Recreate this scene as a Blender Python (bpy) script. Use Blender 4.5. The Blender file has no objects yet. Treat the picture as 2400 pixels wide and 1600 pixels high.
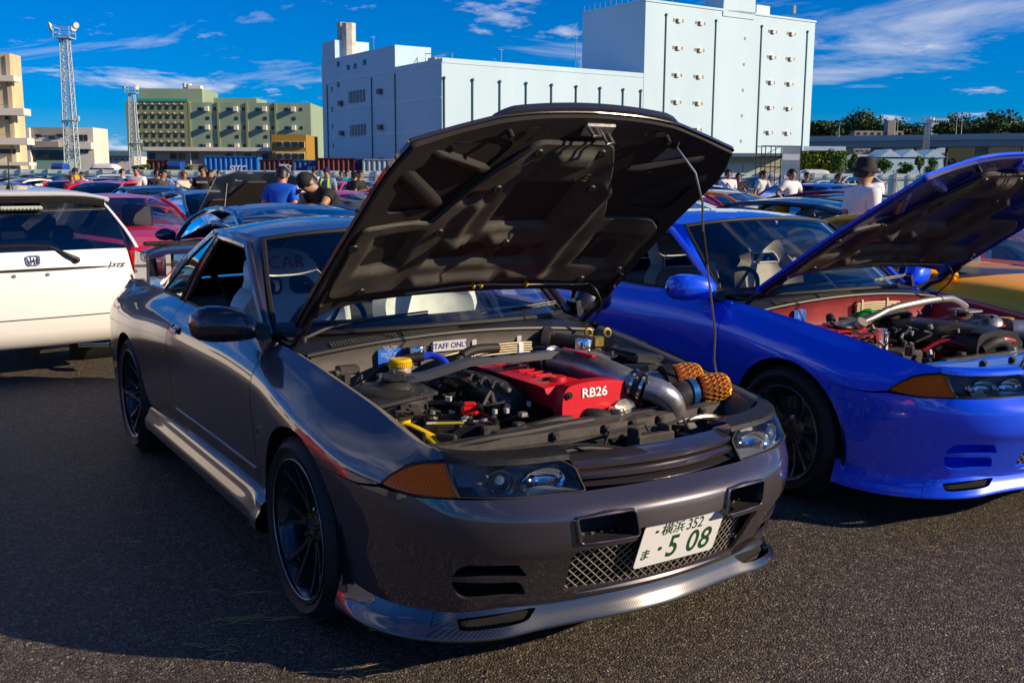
import bpy, bmesh, math, random
import numpy as np
from mathutils import Vector, Matrix
from mathutils.geometry import delaunay_2d_cdt
PI = math.pi; R_ = math.radians
random.seed(7); np.random.seed(7)
S = bpy.context.scene
COL = S.collection

# ------------------------------------------------------------------ camera, sky, sun, exposure
CAM_H, F_PX, PITCH, ROLL = 1.5305, 2401.6, -0.15969, 0.00528
cd = bpy.data.cameras.new('camera'); cam = bpy.data.objects.new('camera', cd); COL.objects.link(cam)
cd.sensor_width = 36.0; cd.lens = F_PX / 2400 * 36; cd.clip_start = 0.05; cd.clip_end = 6000
cam.location = (0, 0, CAM_H)
cam.rotation_euler = (Matrix.Rotation(PI/2 + PITCH, 4, 'X') @ Matrix.Rotation(ROLL, 4, 'Z')).to_euler()
S.camera = cam
SUN_EL, SUN_AZ = R_(22.5), -0.25      # sun stands to the right, a little behind the camera
sun_dir = Vector((math.cos(SUN_EL)*math.cos(SUN_AZ), math.cos(SUN_EL)*math.sin(SUN_AZ), math.sin(SUN_EL)))
W = bpy.data.worlds.new('World'); S.world = W; W.use_nodes = True
nt = W.node_tree; nt.nodes.clear()
N = nt.nodes.new; L = nt.links.new
out = N('ShaderNodeOutputWorld'); bg = N('ShaderNodeBackground')
sky = N('ShaderNodeTexSky'); sky.sky_type = 'NISHITA'; sky.sun_disc = False
sky.sun_elevation = SUN_EL; sky.sun_rotation = math.atan2(sun_dir.x, sun_dir.y)
sky.altitude = 0; sky.air_density = 1.0; sky.dust_density = 0.0; sky.ozone_density = 6.0
hs = N('ShaderNodeHueSaturation'); hs.inputs['Saturation'].default_value = 1.22; hs.inputs['Value'].default_value = 1.0
tn = N('ShaderNodeMixRGB'); tn.blend_type = 'MULTIPLY'; tn.inputs[0].default_value = 1.0; tn.inputs[2].default_value = (0.44, 0.82, 1.36, 1)
L(sky.outputs[0], tn.inputs[1]); L(tn.outputs[0], hs.inputs['Color'])
# clouds: streaky fair-weather cloud in a flat layer overhead
tc = N('ShaderNodeTexCoord'); sx = N('ShaderNodeSeparateXYZ'); L(tc.outputs['Generated'], sx.inputs[0])
def wm(op, a, b=None, c=None):
    n = N('ShaderNodeMath'); n.operation = op
    for i, v in enumerate((a, b, c)):
        if v is None: continue
        if hasattr(v, 'is_linked'): L(v, n.inputs[i])
        else: n.inputs[i].default_value = v
    return n.outputs[0]
zc = wm('ADD', wm('MAXIMUM', sx.outputs[2], 0.0), 0.09)
cb = N('ShaderNodeCombineXYZ'); L(wm('DIVIDE', sx.outputs[0], zc), cb.inputs[0]); L(wm('DIVIDE', sx.outputs[1], zc), cb.inputs[1])
def cloud(loc, rot, scl, lo, hi, rough, dist):
    mp = N('ShaderNodeMapping'); mp.inputs['Location'].default_value = loc; mp.inputs['Rotation'].default_value = (0, 0, R_(rot)); mp.inputs['Scale'].default_value = scl
    L(cb.outputs[0], mp.inputs[0])
    n1 = N('ShaderNodeTexNoise'); n1.inputs['Scale'].default_value = 1.0; n1.inputs['Detail'].default_value = 10; n1.inputs['Roughness'].default_value = rough; n1.inputs['Distortion'].default_value = dist
    L(mp.outputs[0], n1.inputs['Vector'])
    rp = N('ShaderNodeValToRGB'); rp.color_ramp.elements[0].position = lo; rp.color_ramp.elements[1].position = hi
    rp.color_ramp.elements[0].color = (0, 0, 0, 1); rp.color_ramp.elements[1].color = (1, 1, 1, 1); L(n1.outputs['Fac'], rp.inputs[0])
    return rp.outputs[0]
CL_A, CL_B = (26.88, 5.91, 0), (3.4, 3.37, 0)
wisp = cloud(CL_A, -25, (0.50, 0.60, 1), 0.53, 0.70, 0.62, 0.6)
puff = cloud(CL_B, 10, (1.2, 0.9, 1), 0.56, 0.68, 0.62, 0.3)
mx = N('ShaderNodeMixRGB'); L(wm('MINIMUM', wm('ADD', wm('MULTIPLY', wisp, 0.75), wm('MULTIPLY', puff, 0.95)), 0.92), mx.inputs[0]); L(hs.outputs[0], mx.inputs[1]); mx.inputs[2].default_value = (9.0, 9.2, 10.2, 1)
L(mx.outputs[0], bg.inputs[0]); bg.inputs[1].default_value = 0.067
L(bg.outputs[0], out.inputs[0])
sl = bpy.data.lights.new('sun', 'SUN'); sl.energy = 5.0; sl.angle = R_(0.5); sl.color = (1.0, 0.80, 0.56)
so = bpy.data.objects.new('sun', sl); COL.objects.link(so); so.rotation_euler = sun_dir.to_track_quat('Z', 'Y').to_euler()
S.view_settings.view_transform = 'Standard'; S.view_settings.look = 'None'
S.view_settings.exposure = 0.35; S.view_settings.gamma = 1.0; S.view_settings.use_curve_mapping = False
S.cycles.max_bounces = 8; S.cycles.transparent_max_bounces = 12; S.cycles.use_denoising = True
S.cycles.caustics_reflective = False; S.cycles.caustics_refractive = False

# ------------------------------------------------------------------ pixel -> place (the photograph's 2400x1600 grid), used to find where things stand
_fw = np.array([0, math.cos(PITCH), math.sin(PITCH)]); _r0 = np.array([1., 0, 0]); _u0 = np.cross(_r0, _fw)
_rt = _r0*math.cos(ROLL) + _u0*math.sin(ROLL); _up = -_r0*math.sin(ROLL) + _u0*math.cos(ROLL)
def ray(x, y): return _fw + _rt*((x-1200)/F_PX) + _up*((800-y)/F_PX)
def at(x, y, Y):
    d = ray(x, y); return Vector(np.array([0, 0, CAM_H]) + d*(Y/d[1]))
def onground(x, y, z=0.0):
    d = ray(x, y); return Vector(np.array([0, 0, CAM_H]) + d*((z-CAM_H)/d[2]))

# ------------------------------------------------------------------ materials
MATS = {}
def mat(name, col, rough=0.5, metal=0.0, coat=0.0, spec=0.5, trans=0.0, ior=1.45, emit=None, alpha=1.0,
        var=0.0, vscale=8.0, bump=0.0, bscale=60.0, bdist=0.01, col2=None, rvar=0.0, stretch=None, coords='Object', detail=4, flake=0.0, streak=None):
    if name in MATS: return MATS[name]
    m = bpy.data.materials.new(name); m.use_nodes = True; t = m.node_tree; b = t.nodes['Principled BSDF']
    c4 = (col[0], col[1], col[2], 1)
    b.inputs['Base Color'].default_value = c4; b.inputs['Roughness'].default_value = rough; b.inputs['Metallic'].default_value = metal
    b.inputs['Coat Weight'].default_value = coat; b.inputs['Coat Roughness'].default_value = 0.02; b.inputs['Coat IOR'].default_value = 1.5 if coat < 1 else 1.75
    b.inputs['Specular IOR Level'].default_value = spec; b.inputs['Transmission Weight'].default_value = trans; b.inputs['IOR'].default_value = ior
    b.inputs['Alpha'].default_value = alpha
    if emit: b.inputs['Emission Color'].default_value = (*emit[:3], 1); b.inputs['Emission Strength'].default_value = emit[3]
    need = var or bump or rvar or flake or streak
    if need:
        tcn = t.nodes.new('ShaderNodeTexCoord'); vec = tcn.outputs[coords]
        if stretch:
            mpn = t.nodes.new('ShaderNodeMapping'); mpn.inputs['Scale'].default_value = stretch; t.links.new(vec, mpn.inputs[0]); vec = mpn.outputs[0]
        def noise(scale, det=detail, rgh=0.6):
            n = t.nodes.new('ShaderNodeTexNoise'); n.inputs['Scale'].default_value = scale; n.inputs['Detail'].default_value = det; n.inputs['Roughness'].default_value = rgh
            t.links.new(vec, n.inputs['Vector']); return n.outputs['Fac']
        if var:
            r = t.nodes.new('ShaderNodeValToRGB'); r.color_ramp.elements[0].position = 0.3; r.color_ramp.elements[1].position = 0.7
            c2 = col2 if col2 else tuple(max(0, x*(1+var)) for x in col); c1 = col if col2 else tuple(max(0, x*(1-var)) for x in col)
            r.color_ramp.elements[0].color = (*c1[:3], 1); r.color_ramp.elements[1].color = (*c2[:3], 1)
            t.links.new(noise(vscale), r.inputs[0]); t.links.new(r.outputs[0], b.inputs['Base Color'])
        if rvar:
            mr = t.nodes.new('ShaderNodeMapRange'); mr.inputs['To Min'].default_value = max(0.02, rough-rvar); mr.inputs['To Max'].default_value = min(1, rough+rvar)
            mr.inputs['From Min'].default_value = 0.3; mr.inputs['From Max'].default_value = 0.7
            t.links.new(noise(vscale*1.7), mr.inputs[0]); t.links.new(mr.outputs[0], b.inputs['Roughness'])
        if bump:
            bp = t.nodes.new('ShaderNodeBump'); bp.inputs['Strength'].default_value = bump; bp.inputs['Distance'].default_value = bdist
            t.links.new(noise(bscale, 3), bp.inputs['Height']); t.links.new(bp.outputs[0], b.inputs['Normal'])
        if flake:
            vo = t.nodes.new('ShaderNodeTexVoronoi'); vo.inputs['Scale'].default_value = 900; t.links.new(vec, vo.inputs['Vector'])
            mxn = t.nodes.new('ShaderNodeMixRGB'); mxn.blend_type = 'MULTIPLY'; mxn.inputs[0].default_value = flake
            mxn.inputs[1].default_value = c4; t.links.new(vo.outputs['Color'], mxn.inputs[2]); 
            hs2 = t.nodes.new('ShaderNodeHueSaturation'); hs2.inputs['Saturation'].default_value = 0.0; hs2.inputs['Value'].default_value = 2.0
            t.links.new(vo.outputs['Color'], hs2.inputs['Color']); t.links.new(hs2.outputs[0], mxn.inputs[2]); t.links.new(mxn.outputs[0], b.inputs['Base Color'])
    MATS[name] = m
    return m
def glass(name, tint=(0.75, 0.85, 0.85), refl=0.5, ior=1.5):
    # thin pane: see-through with a tint, plus a mirror-like sheen by angle
    if name in MATS: return MATS[name]
    m = bpy.data.materials.new(name); m.use_nodes = True; t = m.node_tree; t.nodes.clear()
    o = t.nodes.new('ShaderNodeOutputMaterial'); tr = t.nodes.new('ShaderNodeBsdfTransparent'); tr.inputs[0].default_value = (*tint, 1)
    gl = t.nodes.new('ShaderNodeBsdfGlossy'); gl.inputs['Roughness'].default_value = 0.015; gl.inputs[0].default_value = (1, 1, 1, 1)
    fr = t.nodes.new('ShaderNodeFresnel'); fr.inputs[0].default_value = ior
    mu = t.nodes.new('ShaderNodeMath'); mu.operation = 'MULTIPLY_ADD'; mu.inputs[1].default_value = 1.3; mu.inputs[2].default_value = refl*0.1; mu.use_clamp = True
    t.links.new(fr.outputs[0], mu.inputs[0])
    mi = t.nodes.new('ShaderNodeMixShader'); t.links.new(mu.outputs[0], mi.inputs[0]); t.links.new(tr.outputs[0], mi.inputs[1]); t.links.new(gl.outputs[0], mi.inputs[2])
    t.links.new(mi.outputs[0], o.inputs[0]); MATS[name] = m
    return m

# ------------------------------------------------------------------ mesh building
class MB:
    def __init__(s): s.v = []; s.f = []; s.m = []; s.mi = 0; s.M = None
    def add(s, vs, fs):
        n = len(s.v)
        if s.M is not None: vs = [s.M @ Vector(p) for p in vs]
        s.v += [tuple(p) for p in vs]; s.f += [tuple(i+n for i in f) for f in fs]; s.m += [s.mi]*len(fs)
        return s
    def box(s, c, sz, bev=0.0, M=None):
        hx, hy, hz = sz[0]/2, sz[1]/2, sz[2]/2; b = min(bev, hx*.9, hy*.9, hz*.9)
        if b <= 0:
            vs = [(x, y, z) for x in (-hx, hx) for y in (-hy, hy) for z in (-hz, hz)]
            fs = [(0, 1, 3, 2), (4, 6, 7, 5), (0, 4, 5, 1), (2, 3, 7, 6), (0, 2, 6, 4), (1, 5, 7, 3)]
        else:
            vs = []; ix = {}
            for sx_ in (-1, 1):
                for sy_ in (-1, 1):
                    for sz_ in (-1, 1):
                        for a in range(3):
                            p = [sx_*(hx-(b if a != 0 else 0)), sy_*(hy-(b if a != 1 else 0)), sz_*(hz-(b if a != 2 else 0))]
                            ix[(sx_, sy_, sz_, a)] = len(vs); vs.append(tuple(p))
            fs = []
            def q(*k): return tuple(ix[i] for i in k)
            for sg in (-1, 1):
                f = q((sg, -1, -1, 0), (sg, 1, -1, 0), (sg, 1, 1, 0), (sg, -1, 1, 0)); fs.append(f if sg > 0 else f[::-1])
                f = q((-1, sg, -1, 1), (-1, sg, 1, 1), (1, sg, 1, 1), (1, sg, -1, 1)); fs.append(f if sg > 0 else f[::-1])
                f = q((-1, -1, sg, 2), (1, -1, sg, 2), (1, 1, sg, 2), (-1, 1, sg, 2)); fs.append(f if sg > 0 else f[::-1])
            for a_ in (-1, 1):
                for b_ in (-1, 1):
                    f = q((-1, a_, b_, 1), (1, a_, b_, 1), (1, a_, b_, 2), (-1, a_, b_, 2)); fs.append(f if a_*b_ > 0 else f[::-1])
                    f = q((a_, -1, b_, 2), (a_, 1, b_, 2), (a_, 1, b_, 0), (a_, -1, b_, 0)); fs.append(f if a_*b_ > 0 else f[::-1])
                    f = q((a_, b_, -1, 0), (a_, b_, 1, 0), (a_, b_, 1, 1), (a_, b_, -1, 1)); fs.append(f if a_*b_ > 0 else f[::-1])
                    for c_ in (-1, 1):
                        f = q((a_, b_, c_, 0), (a_, b_, c_, 1), (a_, b_, c_, 2)); fs.append(f if a_*b_*c_ > 0 else f[::-1])
        c = Vector(c)
        if M is None: vs = [Vector(p)+c for p in vs]
        else: vs = [M @ Vector(p) + c for p in vs]
        return s.add(vs, fs)
    def cyl(s, p0, p1, r0, r1=None, n=16, cap=True):
        p0, p1 = Vector(p0), Vector(p1); r1 = r0 if r1 is None else r1
        d = (p1-p0).normalized(); a = d.orthogonal().normalized(); b = d.cross(a)
        vs = []; fs = []
        for k in range(n):
            t = 2*PI*k/n; e = a*math.cos(t)+b*math.sin(t); vs += [p0+e*r0, p1+e*r1]
        for k in range(n):
            i, j = 2*k, 2*((k+1) % n); fs.append((i, j, j+1, i+1))
        if cap: fs.append(tuple(2*k for k in range(n))[::-1]); fs.append(tuple(2*k+1 for k in range(n)))
        return s.add(vs, fs)
    def tube(s, path, r, n=8, sub=0, cap=True):
        P = [Vector(p) for p in path]
        rr = list(r) if hasattr(r, '__len__') else [r]*len(P)
        if sub: P, rr = catmull(P, rr, sub)
        T = [(P[min(i+1, len(P)-1)]-P[max(i-1, 0)]).normalized() for i in range(len(P))]
        a = T[0].orthogonal().normalized(); vs = []; fs = []
        for i, p in enumerate(P):
            a = (a - T[i]*a.dot(T[i])).normalized(); b = T[i].cross(a)
            for k in range(n):
                t = 2*PI*k/n; vs.append(p + (a*math.cos(t)+b*math.sin(t))*rr[i])
        for i in range(len(P)-1):
            for k in range(n):
                k2 = (k+1) % n; fs.append((i*n+k, i*n+k2, (i+1)*n+k2, (i+1)*n+k))
        if cap: fs.append(tuple(range(n))[::-1]); fs.append(tuple((len(P)-1)*n+k for k in range(n)))
        return s.add(vs, fs)
    def lathe(s, prof, o=(0, 0, 0), axis=(0, 0, 1), n=24, a0=0, a1=2*PI):
        o = Vector(o); ax = Vector(axis).normalized(); a = ax.orthogonal().normalized(); b = ax.cross(a); vs = []; fs = []
        full = abs(a1-a0-2*PI) < 1e-6; m = n if full else n+1
        for k in range(m):
            t = a0+(a1-a0)*k/n; e = a*math.cos(t)+b*math.sin(t)
            for (r, h) in prof: vs.append(o+e*r+ax*h)
        q = len(prof)
        for k in range(n):
            k2 = (k+1) % m
            for i in range(q-1): fs.append((k*q+i, k2*q+i, k2*q+i+1, k*q+i+1))
        return s.add(vs, fs)
    def grid(s, G, close_u=False, flip=False):
        nu, nv = len(G), len(G[0]); vs = [p for r in G for p in r]; fs = []
        for i in range(nu if close_u else nu-1):
            i2 = (i+1) % nu
            for j in range(nv-1):
                f = (i*nv+j, i2*nv+j, i2*nv+j+1, i*nv+j+1); fs.append(f[::-1] if flip else f)
        return s.add(vs, fs)
    def prism(s, poly, h, M=None, z0=0.0):
        n = len(poly); vs = [(x, y, z0) for x, y in poly] + [(x, y, z0+h) for x, y in poly]
        fs = [tuple(range(n))[::-1], tuple(range(n, 2*n))] + [(k, (k+1) % n, n+(k+1) % n, n+k) for k in range(n)]
        if M is not None: vs = [M @ Vector(p) for p in vs]
        return s.add(vs, fs)
    def ball(s, c, r, n=10, m=7):
        c = Vector(c); r = Vector(r) if hasattr(r, '__len__') else Vector((r, r, r))
        G = [[c+Vector((r.x*math.sin(PI*j/m)*math.cos(2*PI*i/n), r.y*math.sin(PI*j/m)*math.sin(2*PI*i/n), r.z*math.cos(PI*j/m))) for j in range(m+1)] for i in range(n)]
        return s.grid(G, close_u=True, flip=True)
    def mirror(s):
        n = len(s.v); s.v += [(-x, y, z) for x, y, z in s.v]; s.f += [tuple(i+n for i in f[::-1]) for f in s.f]; s.m += s.m
        return s
def catmull(P, rr=None, sub=6):
    Q = []; q = []
    for i in range(len(P)-1):
        p0, p1, p2, p3 = P[max(i-1, 0)], P[i], P[i+1], P[min(i+2, len(P)-1)]
        for k in range(sub):
            t = k/sub; Q.append(0.5*((2*p1)+(p2-p0)*t+(2*p0-5*p1+4*p2-p3)*t*t+(3*p1-p0-3*p2+p3)*t**3))
            if rr: q.append(rr[i]+(rr[i+1]-rr[i])*t)
    Q.append(P[-1]); 
    if rr: q.append(rr[-1]); return Q, q
    return Q
SPLIT = set('rib rubber_hose wheel_housing hose_clamp bolt duct_lining tail_lamp drain_slot hose_clip brace_plate brace_hole stud inner_wing brake_line silicone_coupler washer_pipe wheel_arch firewall_bead lip_slot_liner bumper_inner plate_bolt battery_rib battery_sticker fuse_lid_ridge roof_aerial belt_slot_trim lug_nuts flue roof_plant roof_tank light_cell seats floor_pan cream_band'.split())
STUFF = set('wiring small_fitting small_bolt cowl_vent grille_mesh filter_cage wiring_loom engine'.split())
def islands(mb):
    p = list(range(len(mb.v)))
    def f(a):
        while p[a] != a: p[a] = p[p[a]]; a = p[a]
        return a
    for fc in mb.f:
        r = f(fc[0])
        for q in fc[1:]: p[f(q)] = r
    g = {}
    for i, fc in enumerate(mb.f): g.setdefault(f(fc[0]), []).append(i)
    out = []
    for fs in g.values():
        m = MB(); ix = {}
        for i in fs:
            t = []
            for q in mb.f[i]:
                if q not in ix: ix[q] = len(m.v); m.v.append(mb.v[q])
                t.append(ix[q])
            m.f.append(tuple(t)); m.m.append(mb.m[i])
        out.append(m)
    return out
def obj(name, mb, m, parent=None, smooth=True, ang=38, kind=None):
    if name in STUFF and parent is not None: kind = 'stuff'
    if name in SPLIT and parent is not None:
        I = islands(mb)
        if len(I) > 1: return [obj1(name, q, m, parent, smooth, ang, kind) for q in I][0]
    return obj1(name, mb, m, parent, smooth, ang, kind)
def obj1(name, mb, m, parent=None, smooth=True, ang=38, kind=None):
    me = bpy.data.meshes.new(name)
    me.from_pydata([tuple(p) for p in mb.v], [], mb.f)
    ms = m if isinstance(m, (list, tuple)) else [m]
    for x in ms: me.materials.append(x)
    if len(ms) > 1: me.polygons.foreach_set('material_index', mb.m)
    me.validate(); me.update()
    if smooth:
        me.polygons.foreach_set('use_smooth', [True]*len(me.polygons)); me.set_sharp_from_angle(angle=R_(ang))
    o = bpy.data.objects.new(name, me); COL.objects.link(o)
    if parent is not None: o.parent = parent
    if kind: o['kind'] = kind
    return o
def thing(name, label, cat, loc=(0, 0, 0), rz=0.0, group=None, scale=1.0):
    o = bpy.data.objects.new(name, None); COL.objects.link(o); o.location = loc; o.rotation_euler = (0, 0, rz); o.scale = (scale,)*3
    o.empty_display_size = 0.1
    return tag(o, label, cat, group)
def tag(o, label=None, cat=None, group=None, kind=None):
    if label: o['label'] = label
    if cat: o['category'] = cat
    if group: o['group'] = group
    if kind: o['kind'] = kind
    return o
def copy_tree(o, parent=None):
    c = o.copy(); COL.objects.link(c)
    c.parent = parent
    for ch in o.children: copy_tree(ch, c)
    return c
def text(name, body, size, m, parent, M, extrude=0.001, shear=0.0, align='CENTER', space=1.0, sx=1.0, bold=0.0):
    c = bpy.data.curves.new(name, 'FONT'); c.body = body; c.size = size; c.extrude = extrude; c.shear = shear; c.align_x = align; c.align_y = 'CENTER'; c.space_character = space; c.offset = bold
    t = bpy.data.objects.new(name+'_t', c); COL.objects.link(t)
    me = bpy.data.meshes.new_from_object(t.evaluated_get(bpy.context.evaluated_depsgraph_get()))
    bpy.data.objects.remove(t); bpy.data.curves.remove(c)
    me.transform(M @ Matrix.Diagonal((sx, 1, 1, 1))); me.materials.clear(); me.materials.append(m)
    o = bpy.data.objects.new(name, me); COL.objects.link(o); o.parent = parent
    return o
def frame(o, xax, yax):
    # matrix with columns x, y, x cross y at o
    x = Vector(xax).normalized(); y = Vector(yax); y = (y-x*y.dot(x)).normalized(); z = x.cross(y)
    return Matrix(((x.x, y.x, z.x, o[0]), (x.y, y.y, z.y, o[1]), (x.z, y.z, z.z, o[2]), (0, 0, 0, 1)))

def inpoly(P, poly):
    x, y = P[:, 0], P[:, 1]; c = np.zeros(len(P), bool); n = len(poly); j = n-1
    for i in range(n):
        xi, yi = poly[i]; xj, yj = poly[j]
        if yi != yj:
            c ^= ((yi > y) != (yj > y)) & (x < (xj-xi)*(y-yi)/(yj-yi)+xi)
        j = i
    return c
def resample(poly, step, closed=True):
    out = []; n = len(poly)
    for i in range(n if closed else n-1):
        a, b = np.array(poly[i], float), np.array(poly[(i+1) % n], float); k = max(1, int(math.ceil(np.linalg.norm(b-a)/step)))
        for q in range(k): out.append(a+(b-a)*q/k)
    if not closed: out.append(np.array(poly[-1], float))
    return np.array(out)
def panel(F, outer, holes=(), step=0.03, depth=0.012, mb=None, flange=True, bstep=None, sgn=1):
    """curved sheet cut to an outline with openings: outline in (u, v), F maps (u, v) arrays to points"""
    mb = mb or MB(); bstep = bstep or step*0.6
    loops = [resample(outer, bstep)]+[resample(h, bstep) for h in holes]
    o = loops[0]; lo, hi = o.min(0), o.max(0)
    gx = np.arange(lo[0]+step/2, hi[0], step); gy = np.arange(lo[1]+step/2, hi[1], step*0.87)
    G = np.array([(x+(step/2 if j % 2 else 0), y) for j, y in enumerate(gy) for x in gx])
    B = np.concatenate(loops)
    if len(G):
        k = inpoly(G, o)
        for h in loops[1:]: k &= ~inpoly(G, h)
        G = G[k]
    if len(G):
        dmin = np.min(((G[:, None, :]-B[None])**2).sum(2), 1); G = G[dmin > (0.45*bstep)**2]
    P = np.concatenate([B, G]) if len(G) else B
    edges = []; st = 0
    for l in loops:
        n = len(l); edges += [(st+i, st+(i+1) % n) for i in range(n)]; st += n
    r = delaunay_2d_cdt([Vector(p) for p in P], edges, [], 0, 1e-7)
    V2 = np.array([tuple(p) for p in r[0]]); T = np.array(r[2]); ctr = V2[T].mean(1)
    k = inpoly(ctr, o)
    for h in loops[1:]: k &= ~inpoly(ctr, h)
    T = T[k]
    X = F(V2[:, 0], V2[:, 1]); e = 1e-4
    nrm = np.cross(F(V2[:, 0]+e, V2[:, 1])-F(V2[:, 0]-e, V2[:, 1]), F(V2[:, 0], V2[:, 1]+e)-F(V2[:, 0], V2[:, 1]-e))
    nrm /= np.linalg.norm(nrm, axis=1, keepdims=True)+1e-12
    mb.add([Vector(p) for p in X], [tuple(int(q) for q in (t if sgn > 0 else t[::-1])) for t in T])
    if flange:
        for li, l in enumerate(loops):
            Xl = F(l[:, 0], l[:, 1]); nl = np.cross(F(l[:, 0]+e, l[:, 1])-F(l[:, 0]-e, l[:, 1]), F(l[:, 0], l[:, 1]+e)-F(l[:, 0], l[:, 1]-e))
            nl /= np.linalg.norm(nl, axis=1, keepdims=True)+1e-12
            n = len(l); vs = [Vector(p) for p in Xl]+[Vector(p) for p in Xl-nl*depth*sgn]
            A = 0.5*np.sum(l[:, 0]*np.roll(l[:, 1], -1)-np.roll(l[:, 0], -1)*l[:, 1]); ccw = A > 0
            fs = []
            for i in range(n):
                j = (i+1) % n; f = (i, n+i, n+j, j); fs.append(f if ((ccw == (li == 0)) == (sgn > 0)) else f[::-1])
            mb.add(vs, fs)
    return mb
def pchip(xs, ys):
    xs = np.asarray(xs, float); ys = np.asarray(ys, float)
    h = np.diff(xs); sh = (-1,)+(1,)*(ys.ndim-1); d = np.diff(ys, axis=0)/h.reshape(sh)
    m = np.zeros_like(ys); m[0] = d[0]; m[-1] = d[-1]
    w1 = (2*h[1:]+h[:-1]).reshape(sh); w2 = (h[1:]+2*h[:-1]).reshape(sh)
    with np.errstate(divide='ignore', invalid='ignore'):
        hm = (w1+w2)/(w1/d[:-1]+w2/d[1:])
    m[1:-1] = np.where(d[:-1]*d[1:] > 0, hm, 0)
    def f(x):
        x = np.asarray(x, float); i = np.clip(np.searchsorted(xs, x)-1, 0, len(xs)-2); t = ((x-xs[i])/h[i])
        t = t.reshape(t.shape+(1,)*(ys.ndim-1)); hh = h[i].reshape(t.shape)
        return (2*t**3-3*t**2+1)*ys[i]+(t**3-2*t**2+t)*hh*m[i]+(-2*t**3+3*t**2)*ys[i+1]+(t**3-t**2)*hh*m[i+1]
    return f
def cspline(xs, ys):
    """smooth (finite difference) cubic through points; extends in straight lines past its ends"""
    xs = np.asarray(xs, float); ys = np.asarray(ys, float); h = np.diff(xs); sh = (-1,)+(1,)*(ys.ndim-1); d = np.diff(ys, axis=0)/h.reshape(sh)
    m = np.zeros_like(ys); m[0] = d[0]; m[-1] = d[-1]; w = h[:-1].reshape(sh); w2 = h[1:].reshape(sh); m[1:-1] = (d[:-1]*w2+d[1:]*w)/(w+w2)
    def f(x):
        x = np.asarray(x, float); i = np.clip(np.searchsorted(xs, x)-1, 0, len(xs)-2); t = ((x-xs[i])/h[i]); tc_ = np.clip(t, 0, 1); ex = t-tc_
        t = tc_.reshape(tc_.shape+(1,)*(ys.ndim-1)); ex = ex.reshape(t.shape); hh = h[i].reshape(t.shape)
        y = (2*t**3-3*t**2+1)*ys[i]+(t**3-2*t**2+t)*hh*m[i]+(-2*t**3+3*t**2)*ys[i+1]+(t**3-t**2)*hh*m[i+1]
        return y+ex*hh*np.where(ex < 0, m[i], m[i+1])
    return f
def coons(c0, c1, d0, d1, nu=16, nv=12, bulge=None):
    """patch between curves c0,c1 (along u at v=0,1) and d0,d1 (along v at u=0,1), each a list of points"""
    def samp(c, n):
        P = np.array([tuple(p) for p in c], float); q = np.r_[0, np.cumsum(np.linalg.norm(np.diff(P, axis=0), axis=1))]; f = cspline(q/q[-1], P) if len(P) > 2 else (lambda t: P[0]+(P[1]-P[0])*np.asarray(t)[:, None])
        return f(np.linspace(0, 1, n))
    A, B, C_, D = samp(c0, nu+1), samp(c1, nu+1), samp(d0, nv+1), samp(d1, nv+1)
    G = []
    for i in range(nu+1):
        u = i/nu; row = []
        for j in range(nv+1):
            v = j/nv
            p = (1-v)*A[i]+v*B[i]+(1-u)*C_[j]+u*D[j]-((1-u)*(1-v)*A[0]+u*(1-v)*A[-1]+(1-u)*v*B[0]+u*v*B[-1])
            if bulge is not None: p = p+np.array(bulge)*16*u*(1-u)*v*(1-v)
            row.append(Vector(p))
        G.append(row)
    return G
def flipx(mb):
    m = MB(); m.v = [(-x, y, z) for x, y, z in mb.v]; m.f = [f[::-1] for f in mb.f]; m.m = list(mb.m); return m
def rrect(cx, cy, w, h, r, n=4):
    o = []
    for (sx_, sy_, a0) in ((1, 1, 0), (-1, 1, 90), (-1, -1, 180), (1, -1, 270)):
        for k in range(n+1):
            a = R_(a0+90*k/n); o.append((cx+sx_*(w/2-r)+r*math.cos(a), cy+sy_*(h/2-r)+r*math.sin(a)))
    return o
def roundpoly(P, r, n=4):
    """polygon with its corners rounded"""
    o = []; k = len(P)
    rr = r if hasattr(r, '__len__') else [r]*k
    for i in range(k):
        a, b, c = np.array(P[i-1], float), np.array(P[i], float), np.array(P[(i+1) % k], float)
        u = (a-b)/np.linalg.norm(a-b); v = (c-b)/np.linalg.norm(c-b); q = min(rr[i], .45*np.linalg.norm(a-b), .45*np.linalg.norm(c-b))
        p0, p1 = b+u*q, b+v*q
        for t in np.linspace(0, 1, n+1): o.append(tuple((1-t)**2*p0+2*t*(1-t)*b+t*t*p1))
    return o
def arch(cy, R0, z0, z1, side, n=26, cz=0.316):
    """wheel-arch edge from rear to front (y rising); points in (y, z)"""
    a0 = math.asin((z0-cz)/R0); a1 = math.asin(min(1, (z1-cz)/R0))
    return [(cy+R0*math.cos(t), cz+R0*math.sin(t)) for t in np.linspace(PI-a0, a1, n)]
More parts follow.
